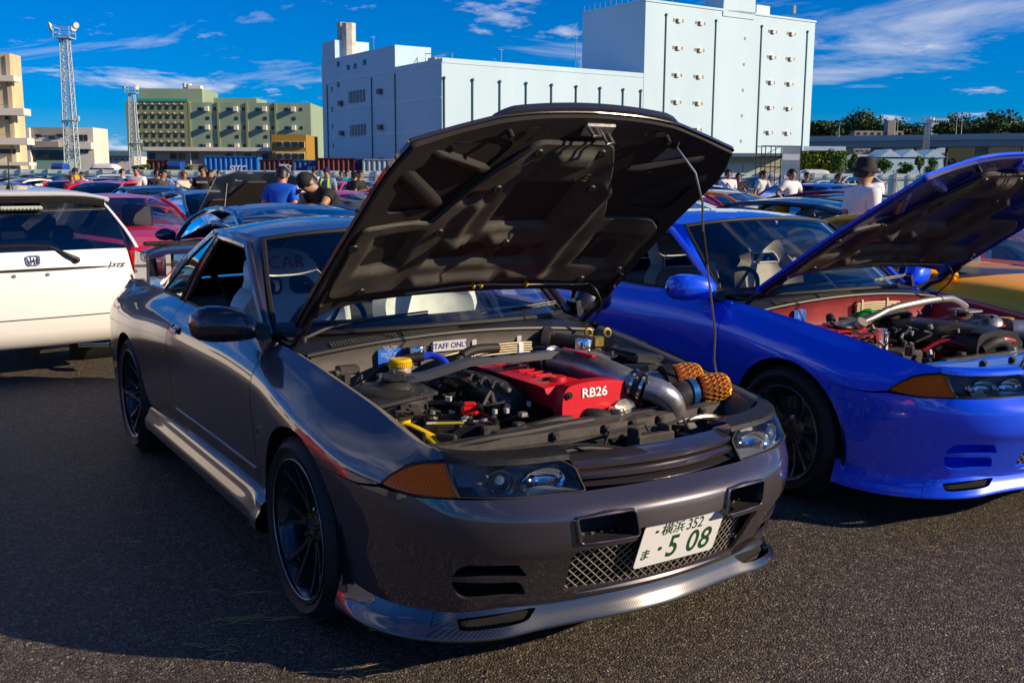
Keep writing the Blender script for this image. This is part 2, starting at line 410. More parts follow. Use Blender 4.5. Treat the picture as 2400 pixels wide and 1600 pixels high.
def carbon(name='carbon_weave'):
    if name in MATS: return MATS[name]
    m = mat(name, (0.03, 0.03, 0.033), rough=0.32, coat=1.0); t = m.node_tree; b = t.nodes['Principled BSDF']
    tcn = t.nodes.new('ShaderNodeTexCoord'); w = t.nodes.new('ShaderNodeTexWave'); w.wave_type = 'BANDS'; w.bands_direction = 'DIAGONAL'; w.inputs['Scale'].default_value = 60; w.inputs['Distortion'].default_value = 0.3
    mpn = t.nodes.new('ShaderNodeMapping'); mpn.inputs['Scale'].default_value = (1, .25, 1.4); t.links.new(tcn.outputs['Object'], mpn.inputs[0]); t.links.new(mpn.outputs[0], w.inputs[0])
    r = t.nodes.new('ShaderNodeValToRGB'); r.color_ramp.elements[0].color = (.016, .016, .016, 1); r.color_ramp.elements[1].color = (.060, .058, .054, 1)
    t.links.new(w.outputs[0], r.inputs[0]); t.links.new(r.outputs[0], b.inputs['Base Color']); b.inputs['Metallic'].default_value = .6; b.inputs['Coat Roughness'].default_value = .12
    return m
BLACK = mat('black_plastic', (0.012, 0.012, 0.013), rough=0.45, rvar=0.12, vscale=30)
RUBBER = mat('black_rubber', (0.010, 0.010, 0.011), rough=0.65)
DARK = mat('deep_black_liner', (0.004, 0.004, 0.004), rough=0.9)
CHROME = mat('polished_metal', (0.75, 0.75, 0.76), rough=0.14, metal=1.0)
STEEL = mat('dull_steel', (0.32, 0.31, 0.29), rough=0.38, metal=0.9, var=0.25, vscale=40, rvar=0.12)
BAYBLACK = mat('engine_bay_black_metal', (0.035, 0.034, 0.033), rough=0.42, var=0.4, vscale=25, rvar=0.15)
DUSTY = mat('dusty_black_plastic', (0.038, 0.035, 0.031), rough=0.6, var=0.35, vscale=18, rvar=0.15)
GLASSC = glass('car_window_glass', (0.86, 0.92, 0.91), 0.4)
GLASSD = glass('tinted_window_glass', (0.10, 0.14, 0.15), 0.9)
LENS = glass('lamp_lens', (0.86, 0.90, 0.92), 0.6)
AMBER = mat('amber_lens', (1.0, 0.24, 0.004), rough=0.3, coat=0.3, spec=.25, var=0.3, vscale=22, col2=(1.0, 0.40, 0.012))
def amber_mat():
    if 'amber_translucent' in MATS: return MATS['amber_translucent']
    m = bpy.data.materials.new('amber_translucent'); m.use_nodes = True; t = m.node_tree; t.nodes.clear(); n = t.nodes.new; l = t.links.new
    o = n('ShaderNodeOutputMaterial'); d = n('ShaderNodeBsdfDiffuse'); tr = n('ShaderNodeBsdfTranslucent'); gl = n('ShaderNodeBsdfGlossy'); gl.inputs['Roughness'].default_value = .05
    w = n('ShaderNodeTexWave'); w.bands_direction = 'X'; w.inputs['Scale'].default_value = 50; w.inputs['Distortion'].default_value = 1.5; tcn = n('ShaderNodeTexCoord'); l(tcn.outputs['Object'], w.inputs[0])
    r = n('ShaderNodeValToRGB'); r.color_ramp.elements[0].color = (1, .085, .001, 1); r.color_ramp.elements[1].color = (1, .20, .004, 1); l(w.outputs[0], r.inputs[0]); l(r.outputs[0], d.inputs[0]); l(r.outputs[0], tr.inputs[0])
    a = n('ShaderNodeMixShader'); a.inputs[0].default_value = .12; l(d.outputs[0], a.inputs[1]); l(tr.outputs[0], a.inputs[2]); f = n('ShaderNodeFresnel'); f.inputs[0].default_value = 1.3
    b = n('ShaderNodeMixShader'); l(f.outputs[0], b.inputs[0]); l(a.outputs[0], b.inputs[1]); l(gl.outputs[0], b.inputs[2]); l(b.outputs[0], o.inputs[0]); MATS['amber_translucent'] = m
    return m
REDLENS = mat('red_lens', (0.55, 0.008, 0.008), rough=0.12, coat=1.0)
WHITEP = mat('white_plastic', (0.75, 0.75, 0.74), rough=0.4)

def ribbed_lens():
    if 'ribbed_lens' in MATS: return MATS['ribbed_lens']
    m = glass('ribbed_lens', (0.90, 0.93, 0.95), 0.2, 1.33); t = m.node_tree
    gl = [n for n in t.nodes if n.type == 'BSDF_GLOSSY'][0]; tcn = t.nodes.new('ShaderNodeTexCoord')
    w = t.nodes.new('ShaderNodeTexWave'); w.bands_direction = 'X'; w.inputs['Scale'].default_value = 42; t.links.new(tcn.outputs['Object'], w.inputs[0])
    bp = t.nodes.new('ShaderNodeBump'); bp.inputs['Strength'].default_value = 0.9; bp.inputs['Distance'].default_value = 0.006; t.links.new(w.outputs[0], bp.inputs['Height']); t.links.new(bp.outputs[0], gl.inputs['Normal'])
    trn = [n for n in t.nodes if n.type == 'BSDF_TRANSPARENT'][0]; r = t.nodes.new('ShaderNodeValToRGB'); r.color_ramp.elements[0].color = (.55, .58, .60, 1); r.color_ramp.elements[1].color = (.97, .98, 1, 1); t.links.new(w.outputs[0], r.inputs[0]); t.links.new(r.outputs[0], trn.inputs[0])
    return m

_WHEEL = {}
def wheel_meshes(key, R=0.318, W_=0.25, rim=0.250, rimcol=None, spokes='twin', dark=True):
    """meshes of a wheel with its outer face at x = 0 looking toward +x: tyre, rim barrel, spokes, disc"""
    if key in _WHEEL: return _WHEEL[key]
    out = {}
    t = MB(); sw = [(rim-.012, -.012), (rim+.006, -.004), (rim+.02, .002), ((rim+R)/2, .008), (R-.022, -.002), (R-.007, -.018), (R-.001, -.034), (R, -.06), (R, -W_+.06), (R-.001, -W_+.034), (R-.007, -W_+.018), (R-.03, -W_+.002), (rim-.012, -W_+.012)]
    t.lathe(sw, axis=(1, 0, 0), n=64); 
    for gx in (-.075, -.125, -.175):   # tread grooves as raised ribs between
        t.lathe([(R-.001, gx-.018), (R+.004, gx-.016), (R+.004, gx+.016), (R-.001, gx+.018)], axis=(1, 0, 0), n=64)
    for k in range(72):
        a = 2*PI*k/72
        for gx in (-.038, -W_+.038):
            c = Vector((gx, math.cos(a)*(R-.001), math.sin(a)*(R-.001))); M = Matrix.Rotation(a, 3, 'X')
            t.box(c, (.034, .007, .018), M=M)
    out['tyre'] = (t, RUBBER)
    b = MB(); b.lathe([(rim-.014, -.004), (rim+.002, .001), (rim+.003, -.006), (rim-.008, -.018), (rim-.022, -.035), (rim-.03, -.10), (rim-.03, -.20)], axis=(1, 0, 0), n=64)
    out['rim'] = (b, rimcol)
    l = MB(); l.lathe([(rim-.0150, -.0045), (rim-.0125, -.0012), (rim-.0112, -.0026)], axis=(1, 0, 0), n=64); out['rim_edge'] = (l, STEEL)
    s = MB()
    if spokes == 'twin':
        for k in range(6):
            for e in (-1, 1):
                a0 = 2*PI*k/6+e*R_(5); a1 = 2*PI*k/6+e*R_(13.5)
                path = [(.055, -.062), (.11, -.055), (.17, -.040), (rim-.018, -.018)]; G = []
                for q, (r, x) in enumerate(path):
                    a = a0+(a1-a0)*q/3; c = Vector((x, math.cos(a)*r, math.sin(a)*r)); tg = Vector((0, -math.sin(a), math.cos(a))); w = (.012, .0105, .009, .010)[q]; d = (.030, .028, .024, .022)[q]
                    G.append([c-tg*w+Vector((-d, 0, 0)), c-tg*w*.75, c+tg*w*.75, c+tg*w+Vector((-d, 0, 0)), c-tg*w+Vector((-d, 0, 0))])
                s.grid(G)
        s.lathe([(0.0, -.058), (.034, -.058), (.036, -.062), (.062, -.066), (.075, -.075), (.078, -.10)], axis=(1, 0, 0), n=36)
    else:
        for k in range(5):
            a = 2*PI*k/5+.3; G = []
            for q, (r, x) in enumerate([(.04, -.045), (.11, -.036), (.18, -.028), (rim-.016, -.018)]):
                c = Vector((x, math.cos(a)*r, math.sin(a)*r)); tg = Vector((0, -math.sin(a), math.cos(a))); w = (.034, .030, .027, .030)[q]; d = .03
                G.append([c-tg*w+Vector((-d, 0, 0)), c-tg*w*.8, c+tg*w*.8, c+tg*w+Vector((-d, 0, 0)), c-tg*w+Vector((-d, 0, 0))])
            s.grid(G)
        s.lathe([(0, -.035), (.04, -.036), (.055, -.045), (.06, -.08)], axis=(1, 0, 0), n=30)
    out['spokes'] = (s, rimcol)
    n = MB()
    for k in range(5):
        a = 2*PI*k/5+.2; c = Vector((-.066, math.cos(a)*.048, math.sin(a)*.048)); n.cyl(c, c+Vector((.022, 0, 0)), .009, .008, 6)
    out['lug_nuts'] = (n, mat('gold_anodised', (0.55, 0.28, 0.05), rough=0.3, metal=1.0))
    d = MB(); d.cyl((-.10, 0, 0), (-.115, 0, 0), .165, n=40); d.box((-.11, .11, .07), (.05, .12, .10), .012); out['brake_disc'] = (d, STEEL)
    _WHEEL[key] = out; return out
def put_wheel(parent, x, y, key, side, z=0.318, sub=True, steer=0.0, **kw):
    parts = wheel_meshes(key, **kw)
    w = obj('wheel', parts['tyre'][0], parts['tyre'][1], parent, ang=30); w.location = (x, y, z); w.rotation_euler = (0, 0, (0 if side > 0 else PI)+steer)
    for nm, (mb, m) in parts.items():
        if nm == 'tyre': continue
        c = obj(nm, mb, m, w, ang=40)
    return w

# ------------------------------------------------------------------ ground: worn open-graded asphalt
def asphalt():
    m = bpy.data.materials.new('worn_asphalt'); m.use_nodes = True; t = m.node_tree; b = t.nodes['Principled BSDF']; n = t.nodes.new; l = t.links.new
    tcn = n('ShaderNodeTexCoord'); v = tcn.outputs['Object']
    vo = n('ShaderNodeTexVoronoi'); vo.inputs['Scale'].default_value = 92; l(v, vo.inputs['Vector'])
    vf = n('ShaderNodeTexVoronoi'); vf.feature = 'DISTANCE_TO_EDGE'; vf.inputs['Scale'].default_value = 92; l(v, vf.inputs['Vector'])
    nz = n('ShaderNodeTexNoise'); nz.inputs['Scale'].default_value = 0.35; nz.inputs['Detail'].default_value = 6; l(v, nz.inputs['Vector'])
    nf = n('ShaderNodeTexNoise'); nf.inputs['Scale'].default_value = 14; nf.inputs['Detail'].default_value = 5; l(v, nf.inputs['Vector'])
    st = n('ShaderNodeValToRGB'); e = st.color_ramp.elements; e[0].position = 0.0; e[0].color = (.055, .047, .038, 1); e[1].position = 1.0; e[1].color = (.30, .27, .23, 1)
    for p, c in ((.35, (.095, .080, .062, 1)), (.72, (.150, .125, .096, 1)), (.93, (.20, .165, .125, 1))): q = e.new(p); q.color = c
    hsv = n('ShaderNodeSeparateColor'); l(vo.outputs['Color'], hsv.inputs[0]); l(hsv.outputs[0], st.inputs[0])
    gap = n('ShaderNodeMapRange'); gap.inputs['From Max'].default_value = 0.12; gap.inputs['To Min'].default_value = 0.22; l(vf.outputs['Distance'], gap.inputs[0])
    big = n('ShaderNodeMapRange'); big.inputs['From Min'].default_value = .3; big.inputs['From Max'].default_value = .7; big.inputs['To Min'].default_value = .75; big.inputs['To Max'].default_value = 1.2; l(nz.outputs['Fac'], big.inputs[0])
    md = n('ShaderNodeMapRange'); md.inputs['From Min'].default_value = .3; md.inputs['From Max'].default_value = .7; md.inputs['To Min'].default_value = .8; md.inputs['To Max'].default_value = 1.15; l(nf.outputs['Fac'], md.inputs[0])
    m1 = n('ShaderNodeMath'); m1.operation = 'MULTIPLY'; l(gap.outputs[0], m1.inputs[0]); l(big.outputs[0], m1.inputs[1])
    m2 = n('ShaderNodeMath'); m2.operation = 'MULTIPLY'; l(m1.outputs[0], m2.inputs[0]); l(md.outputs[0], m2.inputs[1])
    ns = n('ShaderNodeTexNoise'); ns.inputs['Scale'].default_value = 1.7; ns.inputs['Detail'].default_value = 8; ns.inputs['Roughness'].default_value = .7; l(v, ns.inputs['Vector'])
    sr = n('ShaderNodeMapRange'); sr.inputs['From Min'].default_value = .60; sr.inputs['From Max'].default_value = .72; sr.inputs['To Min'].default_value = 1.0; sr.inputs['To Max'].default_value = .55; l(ns.outputs['Fac'], sr.inputs[0])
    m3 = n('ShaderNodeMath'); m3.operation = 'MULTIPLY'; l(m2.outputs[0], m3.inputs[0]); l(sr.outputs[0], m3.inputs[1]); m2 = m3
    mixn = n('ShaderNodeMixRGB'); mixn.blend_type = 'MULTIPLY'; mixn.inputs[0].default_value = 1; l(st.outputs[0], mixn.inputs[1]); l(m2.outputs[0], mixn.inputs[2]); l(mixn.outputs[0], b.inputs['Base Color'])
    b.inputs['Roughness'].default_value = .62; b.inputs['Specular IOR Level'].default_value = .22
    add = n('ShaderNodeMath'); add.operation = 'MULTIPLY_ADD'; l(vf.outputs['Distance'], add.inputs[0]); add.inputs[1].default_value = 1.6; l(hsv.outputs[1], add.inputs[2])
    bp = n('ShaderNodeBump'); bp.inputs['Strength'].default_value = .9; bp.inputs['Distance'].default_value = .0065; l(add.outputs[0], bp.inputs['Height']); l(bp.outputs[0], b.inputs['Normal'])
    return m
g = MB(); g.add([(-1500, -300, 0), (1500, -300, 0), (1500, 2600, 0), (-1500, 2600, 0)], [(0, 1, 2, 3)])
ground = obj('ground', g, asphalt(), smooth=False, kind='structure')

# ------------------------------------------------------------------ far setting
_BOXM = {}
def ubox(name, m, loc, size, parent, bev=0.0):
    """one box piece; alike pieces share their mesh"""
    k = (m.name, bev)
    if k not in _BOXM:
        me = bpy.data.meshes.new(name); mb = MB().box((0, 0, 0), (1, 1, 1)); me.from_pydata([tuple(p) for p in mb.v], [], mb.f); me.materials.append(m); _BOXM[k] = me
    o = bpy.data.objects.new(name, _BOXM[k]); COL.objects.link(o); o.location = loc; o.scale = size; o.parent = parent
    return o
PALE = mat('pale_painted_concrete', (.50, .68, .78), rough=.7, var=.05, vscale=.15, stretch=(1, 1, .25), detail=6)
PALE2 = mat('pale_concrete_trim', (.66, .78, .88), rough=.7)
WINDK = mat('dark_window', (.02, .025, .03), rough=.15, spec=.6)
LOUV = mat('grey_louvre', (.16, .15, .13), rough=.5)
PIPEG = mat('green_grey_downpipe', (.06, .16, .16), rough=.5)
GREENW = mat('sage_green_wall', (.27, .37, .25), rough=.75, var=.10, vscale=.12, stretch=(1, 1, .2), detail=6)
OLIVEW = mat('olive_green_wall', (.25, .28, .14), rough=.75, var=.10, vscale=.12, stretch=(1, 1, .2), detail=6)
CREAM = mat('stained_cream_wall', (.66, .55, .33), rough=.75, var=.22, vscale=.35, stretch=(1, 1, .3), detail=7)
WHITEB = mat('weathered_white_slab', (.70, .66, .58), rough=.75, var=.10, vscale=.4, detail=6)
GREYC = mat('stained_grey_concrete', (.30, .27, .23), rough=.8, var=.35, vscale=.3, stretch=(1, 1, .35), detail=7)
BEIGE = mat('beige_wall_panel', (.36, .32, .26), rough=.75, var=.08, vscale=.3)
OCHRE = mat('ochre_wall', (.36, .21, .03), rough=.7)

# big pale warehouse with its tower
WT = thing('warehouse', 'huge pale windowless warehouse with a taller square tower behind the raised bonnet', 'warehouse', (-10.2, 150, 0), math.atan2(.553, .833))
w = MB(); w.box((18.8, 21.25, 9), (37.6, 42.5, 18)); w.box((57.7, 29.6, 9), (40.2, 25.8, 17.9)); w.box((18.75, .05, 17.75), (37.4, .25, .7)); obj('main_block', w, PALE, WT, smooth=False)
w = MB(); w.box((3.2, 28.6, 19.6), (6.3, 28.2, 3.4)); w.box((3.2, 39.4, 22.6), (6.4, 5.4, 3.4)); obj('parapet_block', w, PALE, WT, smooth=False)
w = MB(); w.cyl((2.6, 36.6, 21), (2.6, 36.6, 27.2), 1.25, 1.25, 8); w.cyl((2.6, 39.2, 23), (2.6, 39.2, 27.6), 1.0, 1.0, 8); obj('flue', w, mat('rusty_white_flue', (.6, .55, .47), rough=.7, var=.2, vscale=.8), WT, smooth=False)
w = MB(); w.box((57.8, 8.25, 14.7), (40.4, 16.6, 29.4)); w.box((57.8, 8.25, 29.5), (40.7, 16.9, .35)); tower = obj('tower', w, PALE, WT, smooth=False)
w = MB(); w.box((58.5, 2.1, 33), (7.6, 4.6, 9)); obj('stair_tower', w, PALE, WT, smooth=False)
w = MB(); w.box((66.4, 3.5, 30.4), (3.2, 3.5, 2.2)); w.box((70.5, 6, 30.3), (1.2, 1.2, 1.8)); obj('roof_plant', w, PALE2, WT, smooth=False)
w = MB(); w.box((6.5, 12, 18.8), (3, 2.2, 1.4)); w.box((9, 11, 18.6), (1.4, 1.6, 1)); w.box((11.5, 11, 18.5), (1.2, 1.2, .9)); w.tube([(4.8, 13.5, 18), (4.8, 13.5, 20.2), (7, 9, 20), (7, 9, 18)], .06, 4); obj('roof_plant', w, GREYC, WT, smooth=False)
for k, x in enumerate((.35, 5.1, 9.8, 14.5, 19.2, 23.9, 28.6, 33.3, 37.0)):
    p = MB(); p.cyl((x, -.12, 3), (x, -.12, 15.2), .11, n=6); p.ball((x, -.14, 15.3), .24, 8, 5); obj('downpipe', p, PIPEG, WT)
for x in (42.0, 53.2, 64.2, 76.0):
    p = MB(); p.cyl((x, -.12, 2), (x, -.12, 27.6), .13, n=6); p.ball((x, -.14, 27.6), .24, 8, 5); obj('downpipe', p, PIPEG, WT)
for cx in (44.7, 49.6, 67.0, 71.8):
    for r in range(6):
        z = 26.9-4.35*r
        ubox('window', LOUV, (cx, -.02, z), (2.3, .12, .52), WT)
        h = MB() if False else None
        ubox('vent_hood', WHITEB, (cx+.1, -.22, z-.02), (.75, .42, .62), WT)
for r in range(6): ubox('stair_window', LOUV, (60.2, -.02, 25.2-4.35*r), (.42, .1, .5), WT)
ubox('stair_window', LOUV, (61.0, -.23, 32.5), (.3, .1, 1.2), WT)
for z in (12.6, 8.0, 3.4, 17.4):      # left, shaded face (x = 0): floor bands, windows, ducts, pipes
    ubox('floor_band', PALE2, (-.04, 21.2, z), (.10, 42.3, .16), WT)
for yv in (14.4, 22.6, 40.2): p = MB(); p.cyl((-.1, yv, .5), (-.1, yv, 17), .10, n=6); obj('downpipe', p, PIPEG, WT)
for (yv, z, w_, h_) in ((28.3, 14.4, 6.2, 1.9), (28.1, 8.9, 6.0, 1.9)):
    ubox('window', LOUV, (-.02, yv, z), (.14, w_, h_), WT)
    for q in range(5): ubox('window_bar', PALE2, (-.10, yv-w_/2+w_*(q+.5)/5, z), (.06, .10, h_), WT)
for (yv, z) in ((31.5, 19.3), (28.8, 19.3), (25.2, 19.6), (35.5, 20.2), (35.6, 16.8), (38.3, 16.2), (38.3, 12.8), (38.3, 9.9), (38.2, 6.6), (38.2, 3.9)): ubox('window', WINDK, (-.02, yv, z), (.14, .8 if yv < 36 else .45, .8), WT)
for (yv, z) in ((34.2, 13.6), (34.0, 8.6), (33.8, 3.8), (19.3, 14.6), (19.2, 9.1), (19.1, 3.9)): ubox('vent_hood', LOUV, (-.35, yv, z), (.7, .9, .8), WT)
ubox('shutter_door', mat('blue_shutter', (.05, .16, .30), rough=.5), (-.03, 25.0, 2.0), (.12, 6.5, 3.0), WT)
an = MB()
for (x, y, z0, h_) in ((4, 30, 21, 3.6), (12, 3, 18, 2.5), (26, 3, 18, 5.5), (45, 2, 29.4, 2.0), (74, 1.5, 29.4, 2.6)): an.cyl((x, y, z0), (x, y, z0+h_), .07, n=5); an.cyl((x-.5, y, z0+h_*.92), (x+.5, y, z0+h_*.92), .04, n=4)
an.box((74, 1.5, 31.5), (.6, .3, 1.4)); obj('roof_aerial', an, GREYC, WT, smooth=False)
rl = MB()
for k in range(12): rl.cyl((37.8, .4+1.45*k, 29.4), (37.8, .4+1.45*k, 30.7), .03, n=4)
rl.cyl((37.8, .4, 30.7), (37.8, 16.4, 30.7), .035, n=4); obj('roof_railing', rl, GREYC, WT, smooth=False)

# sage green office block far left of it
D = 330
def wx(px, D): return (px-1200)/F_PX*D
def wz(py, D): return CAM_H+(413-py)/F_PX*D*1.012
GB = thing('office_block', 'long sage green office block with an olive wing full of small windows', 'office building', (wx(312, D), D, 0), 0)
sc = D/F_PX
def gx(px): return (px-312)*sc
b = MB(); b.box((gx(384), 12, wz(250, D)/2), (gx(456), 24, wz(250, D))); obj('olive_wing', b, OLIVEW, GB, smooth=False)
b = MB(); b.box(((gx(330)+gx(478))/2, 14, wz(219, D)/2), (gx(478)-gx(330), 18, wz(219, D))); obj('upper_block', b, GREENW, GB, smooth=False)
b = MB(); b.box(((gx(456)+gx(735))/2, 12.4, wz(252, D)/2), (gx(735)-gx(456), 24, wz(252, D))); b.box(((gx(500)+gx(600))/2, 14, wz(238, D)/2), (gx(600)-gx(500), 14, wz(238, D))); obj('green_wing', b, GREENW, GB, smooth=False)
ubox('roof_garden_rail', mat('turquoise_rail', (.03, .38, .28), rough=.5), (gx(398), -.2, wz(247, D)), (gx(458)-gx(342), .3, .8), GB)
for c in range(7):
    for r in range(6): ubox('window', WINDK, (gx(340+16.9*c), -.03, wz(263+20.8*r, D)), (.95, .2, 1.3), GB); ubox('window_lamp', WHITEB, (gx(339+16.9*c), -.3, wz(255+20.8*r, D)), (.4, .5, .3), GB)
for c in range(4):
    x0 = 490+66*c
    ubox('pilaster', OLIVEW, (gx(x0-33), .2, wz(252, D)/2), (.7, .5, wz(252, D)), GB)
    for r in range(3):
        y0 = 266+41*r
        ubox('window', WINDK, (gx(x0-8), .35, wz(y0, D)), (.9, .2, 1.0), GB); ubox('window', WINDK, (gx(x0+25), .35, wz(y0, D)), (.9, .2, 1.0), GB); ubox('air_unit', WHITEB, (gx(x0+9), -.5, wz(y0, D)), (1.2, 1.5, 1.5), GB); ubox('window', WINDK, (gx(x0+9), .35, wz(y0+20.5, D)), (.9, .2, 1.0), GB)
b = MB(); b.cyl((gx(424), 12, wz(219, D)), (gx(424), 12, wz(203, D)), .9, n=8); b.cyl((gx(433), 12, wz(219, D)), (gx(433), 12, wz(204, D)), .9, n=8); b.box((gx(448), 12, wz(214, D)), (4, 3, 1.6)); obj('roof_tank', b, WHITEB, GB, smooth=False)

# low buildings beyond the fence
D = 150; sc = D/F_PX
LB = thing('depot_building', 'long low beige depot with pipes below the green block', 'building', (wx(355, D), D, 0), 0)
b = MB(); b.box(((650-355)*sc/2, 5, wz(360, D)/2), ((650-355)*sc, 10, wz(360, D))); obj('wall', b, BEIGE, LB, smooth=False)
b = MB(); b.box(((650-355)*sc/2, 4.6, wz(356, D)), ((652-353)*sc, 11.4, .55)); obj('roof_edge', b, WHITEB, LB, smooth=False)
for px in (367, 416, 436, 467, 545, 588, 628): ubox('window', WINDK, ((px-355)*sc, -.03, wz(372, D)), (.9, .15, .8), LB)
for px in (457, 560): p = MB(); p.cyl(((px-355)*sc, -.25, 0), ((px-355)*sc, -.25, wz(352, D)), .12, n=6); obj('downpipe', p, WHITEB, LB)
OB = thing('ochre_office', 'small ochre and cream office with a flat roof at the warehouse foot', 'building', (wx(650, D), D-2, 0), 0)
b = MB(); b.box((39*sc, 5, wz(323, D)/2), (78*sc, 9, wz(323, D))); obj('wall', b, OCHRE, OB, smooth=False)
b = MB(); b.box((42*sc, .4, wz(345, D)), (66*sc, .3, .85)); b.box((42*sc, .4, wz(370, D)), (66*sc, .3, 1.1)); obj('cream_band', b, CREAM, OB, smooth=False)
for px in (667, 686, 703, 719):
    for py in (345, 371): ubox('window', WINDK, ((px-650)*sc, .2, wz(py, D)), (.75, .15, .75), OB)
# cream balconied block at the left edge
D = 118; sc = D/F_PX
CB = thing('cream_block', 'stained cream building with white balcony slabs at the left edge', 'building', (wx(-40, D), D, 0), R_(3))
b = MB(); b.box((46*sc*1.0, 1.5, wz(146, D)/2), (92*sc, 3, wz(146, D))); obj('wall', b, CREAM, CB, smooth=False)
for (py, px1, h_) in ((203, 63, .62), (276, 80, .75), (341, 84, .75), (391, 85, .4)):
    ubox('balcony_slab', WHITEB, ((px1+10)/2*sc+.8, -.5, wz(py, D)), ((px1+52)*sc, 2.0, h_), CB)
    if h_ > .7:
        for q in range(16): ubox('railing_bar', GREYC, ((-10+6*q)*sc+.8, -1.35, wz(py-9, D)), (.03, .03, .55), CB)
        ubox('railing_top', GREYC, (42*sc, -1.35, wz(py-15, D)), (90*sc, .05, .05), CB)
for (px, py, w_, h_) in ((5, 180, 22, 11), (5, 217, 22, 10), (5, 288, 26, 9), (37, 288, 8, 8), (5, 316, 40, 0), (20, 363, 62, 10), (-20, 180, 16, 11), (-25, 288, 20, 9)):
    if h_: ubox('window', WINDK, ((px+40)*sc, -.03, wz(py, D)), (w_*sc, .15, h_*sc), CB)
p = MB(); p.cyl(((43+40)*sc, -.12, 2), ((44+40)*sc, -.12, wz(150, D)), .08, n=6); obj('downpipe', p, GREYC, CB)
# grey concrete house behind the mast
D = 165; sc = D/F_PX
SB = thing('concrete_house', 'stained concrete two storey house with white balcony behind the big mast', 'building', (wx(64, D), D, 0), 0)
b = MB(); b.box((85*sc, 3, wz(309, D)/2), (170*sc, 6, wz(309, D))); obj('wall', b, WHITEB, SB, smooth=False)
ubox('dark_storey', GREYC, (60*sc, -.06, wz(318, D)), (100*sc, .3, 18*sc), SB); ubox('recess', WINDK, (52*sc, -.05, wz(375, D)), (100*sc, .2, 30*sc), SB); ubox('grey_balcony', GREYC, (66*sc, -.5, wz(347, D)), (60*sc, 1.2, 13*sc), SB)
ubox('white_balcony', WHITEB, (145*sc, -.5, wz(350, D)), (50*sc, 1.2, 15*sc), SB); ubox('pillar', WHITEB, (24*sc, -.4, wz(370, D)), (9*sc, .8, 120*sc), SB)
for px in (130, 142, 153): ubox('window', WINDK, (px*sc, -.04, wz(332, D)), (8*sc, .2, 14*sc), SB); ubox('window', WINDK, (px*sc, -.04, wz(362, D)), (8*sc, .2, 8*sc), SB)
for (px, py) in ((45, 328), (75, 332), (95, 327)): ubox('window', WINDK, (px*sc, -.2, wz(py, D)), (12*sc, .2, 7*sc), SB)
ubox('green_shed', mat('pale_green_sheet', (.22, .38, .30), rough=.6), (105*sc, -4, wz(390, D)/2), (60*sc, 4, wz(378, D)), SB)
# pale shed and glass bus shelter in the gap
D = 210; sc = D/F_PX
PS = thing('pale_shed', 'low pale shed with a long roof in the gap beside the green block', 'building', (wx(228, D), D, 0), 0)
b = MB(); b.box((45*sc, 8, wz(372, D)/2), (96*sc, 14, wz(372, D))); obj('wall', b, WHITEB, PS, smooth=False); ubox('roof_edge', mat('blue_grey_roof', (.12, .20, .27), rough=.5), (45*sc, 7, wz(366, D)), (98*sc, 15, 1.0), PS)
for px in (10, 24, 38, 52, 66, 80): ubox('window', WINDK, (px*sc, .9, wz(380, D)), (7*sc, .2, 3*sc), PS)

def mast(name, label, px, D, ytop, wb, wt, heads, mats):
    T = thing(name, label, 'lattice mast', (wx(px, D), D, 0)); h = wz(ytop, D); sc = D/F_PX; a, b_ = wb*sc/2, wt*sc/2
    c = [(sx_, sy_) for sx_ in (-1, 1) for sy_ in (-1, 1)]
    for (sx_, sy_) in c: m = MB(); m.cyl((sx_*a, sy_*a, 0), (sx_*b_, sy_*b_, h), .09, .07, 6); obj('leg', m, mats, T)
    n = 15; m = MB()
    for k in range(n):
        r0 = a+(b_-a)*k/n; r1 = a+(b_-a)*(k+1)/n; z0, z1 = h*k/n, h*(k+1)/n
        for (p, q) in (((-1, -1), (1, -1)), ((1, -1), (1, 1)), ((1, 1), (-1, 1)), ((-1, 1), (-1, -1))):
            m.cyl((p[0]*r0, p[1]*r0, z0), (q[0]*r1, q[1]*r1, z1), .045, n=4, cap=False); m.cyl((q[0]*r0, q[1]*r0, z0), (p[0]*r1, p[1]*r1, z1), .045, n=4, cap=False); m.cyl((p[0]*r1, p[1]*r1, z1), (q[0]*r1, q[1]*r1, z1), .045, n=4, cap=False)
    obj('bracing', m, mats, T, smooth=False, kind='stuff')
    pw = wt*sc*1.05; m = MB(); m.box((0, 0, h), (pw*2, pw*2, .12))
    for (sx_, sy_) in c: m.cyl((sx_*pw, sy_*pw, h), (sx_*pw, sy_*pw, h+1.2), .05, n=4)
    for z in (.6, 1.2):
        for (p, q) in (((-1, -1), (1, -1)), ((1, -1), (1, 1)), ((1, 1), (-1, 1)), ((-1, 1), (-1, -1))): m.cyl((p[0]*pw, p[1]*pw, h+z), (q[0]*pw, q[1]*pw, h+z), .045, n=4)
    obj('platform', m, mats, T, smooth=False)
    for (dx, dz) in heads:
        m = MB(); m.lathe([(0, 0), (.20, .05), (.34, .22), (.36, .34), (.0, .33)], (dx, -.3, h+dz), (math.copysign(.8, dx), -.7, -.2), 12); obj('floodlight', m, WHITEB, T)
    m = MB(); m.box((0, 0, h*.45), (a*2.4, a*2.4, .08)); m.box((a*1.3, 0, h*.45+.3), (.5, .4, .5)); obj('rest_platform', m, mats, T, smooth=False)
    return T
GALV = mat('pale_blue_galvanised', (.42, .52, .56), rough=.5)
mast('lattice_mast', 'tall pale lattice floodlight mast at the left', 182, 130, 113, 27, 17, [(-1.35, 1.5), (-1.2, .95), (1.2, 1.15), (1.5, 1.5)], GALV)
mast('lattice_mast', 'shorter lattice mast in front of the green block', 328, 175, 232, 22, 11, [(-.9, .9), (.9, .9)], GALV)
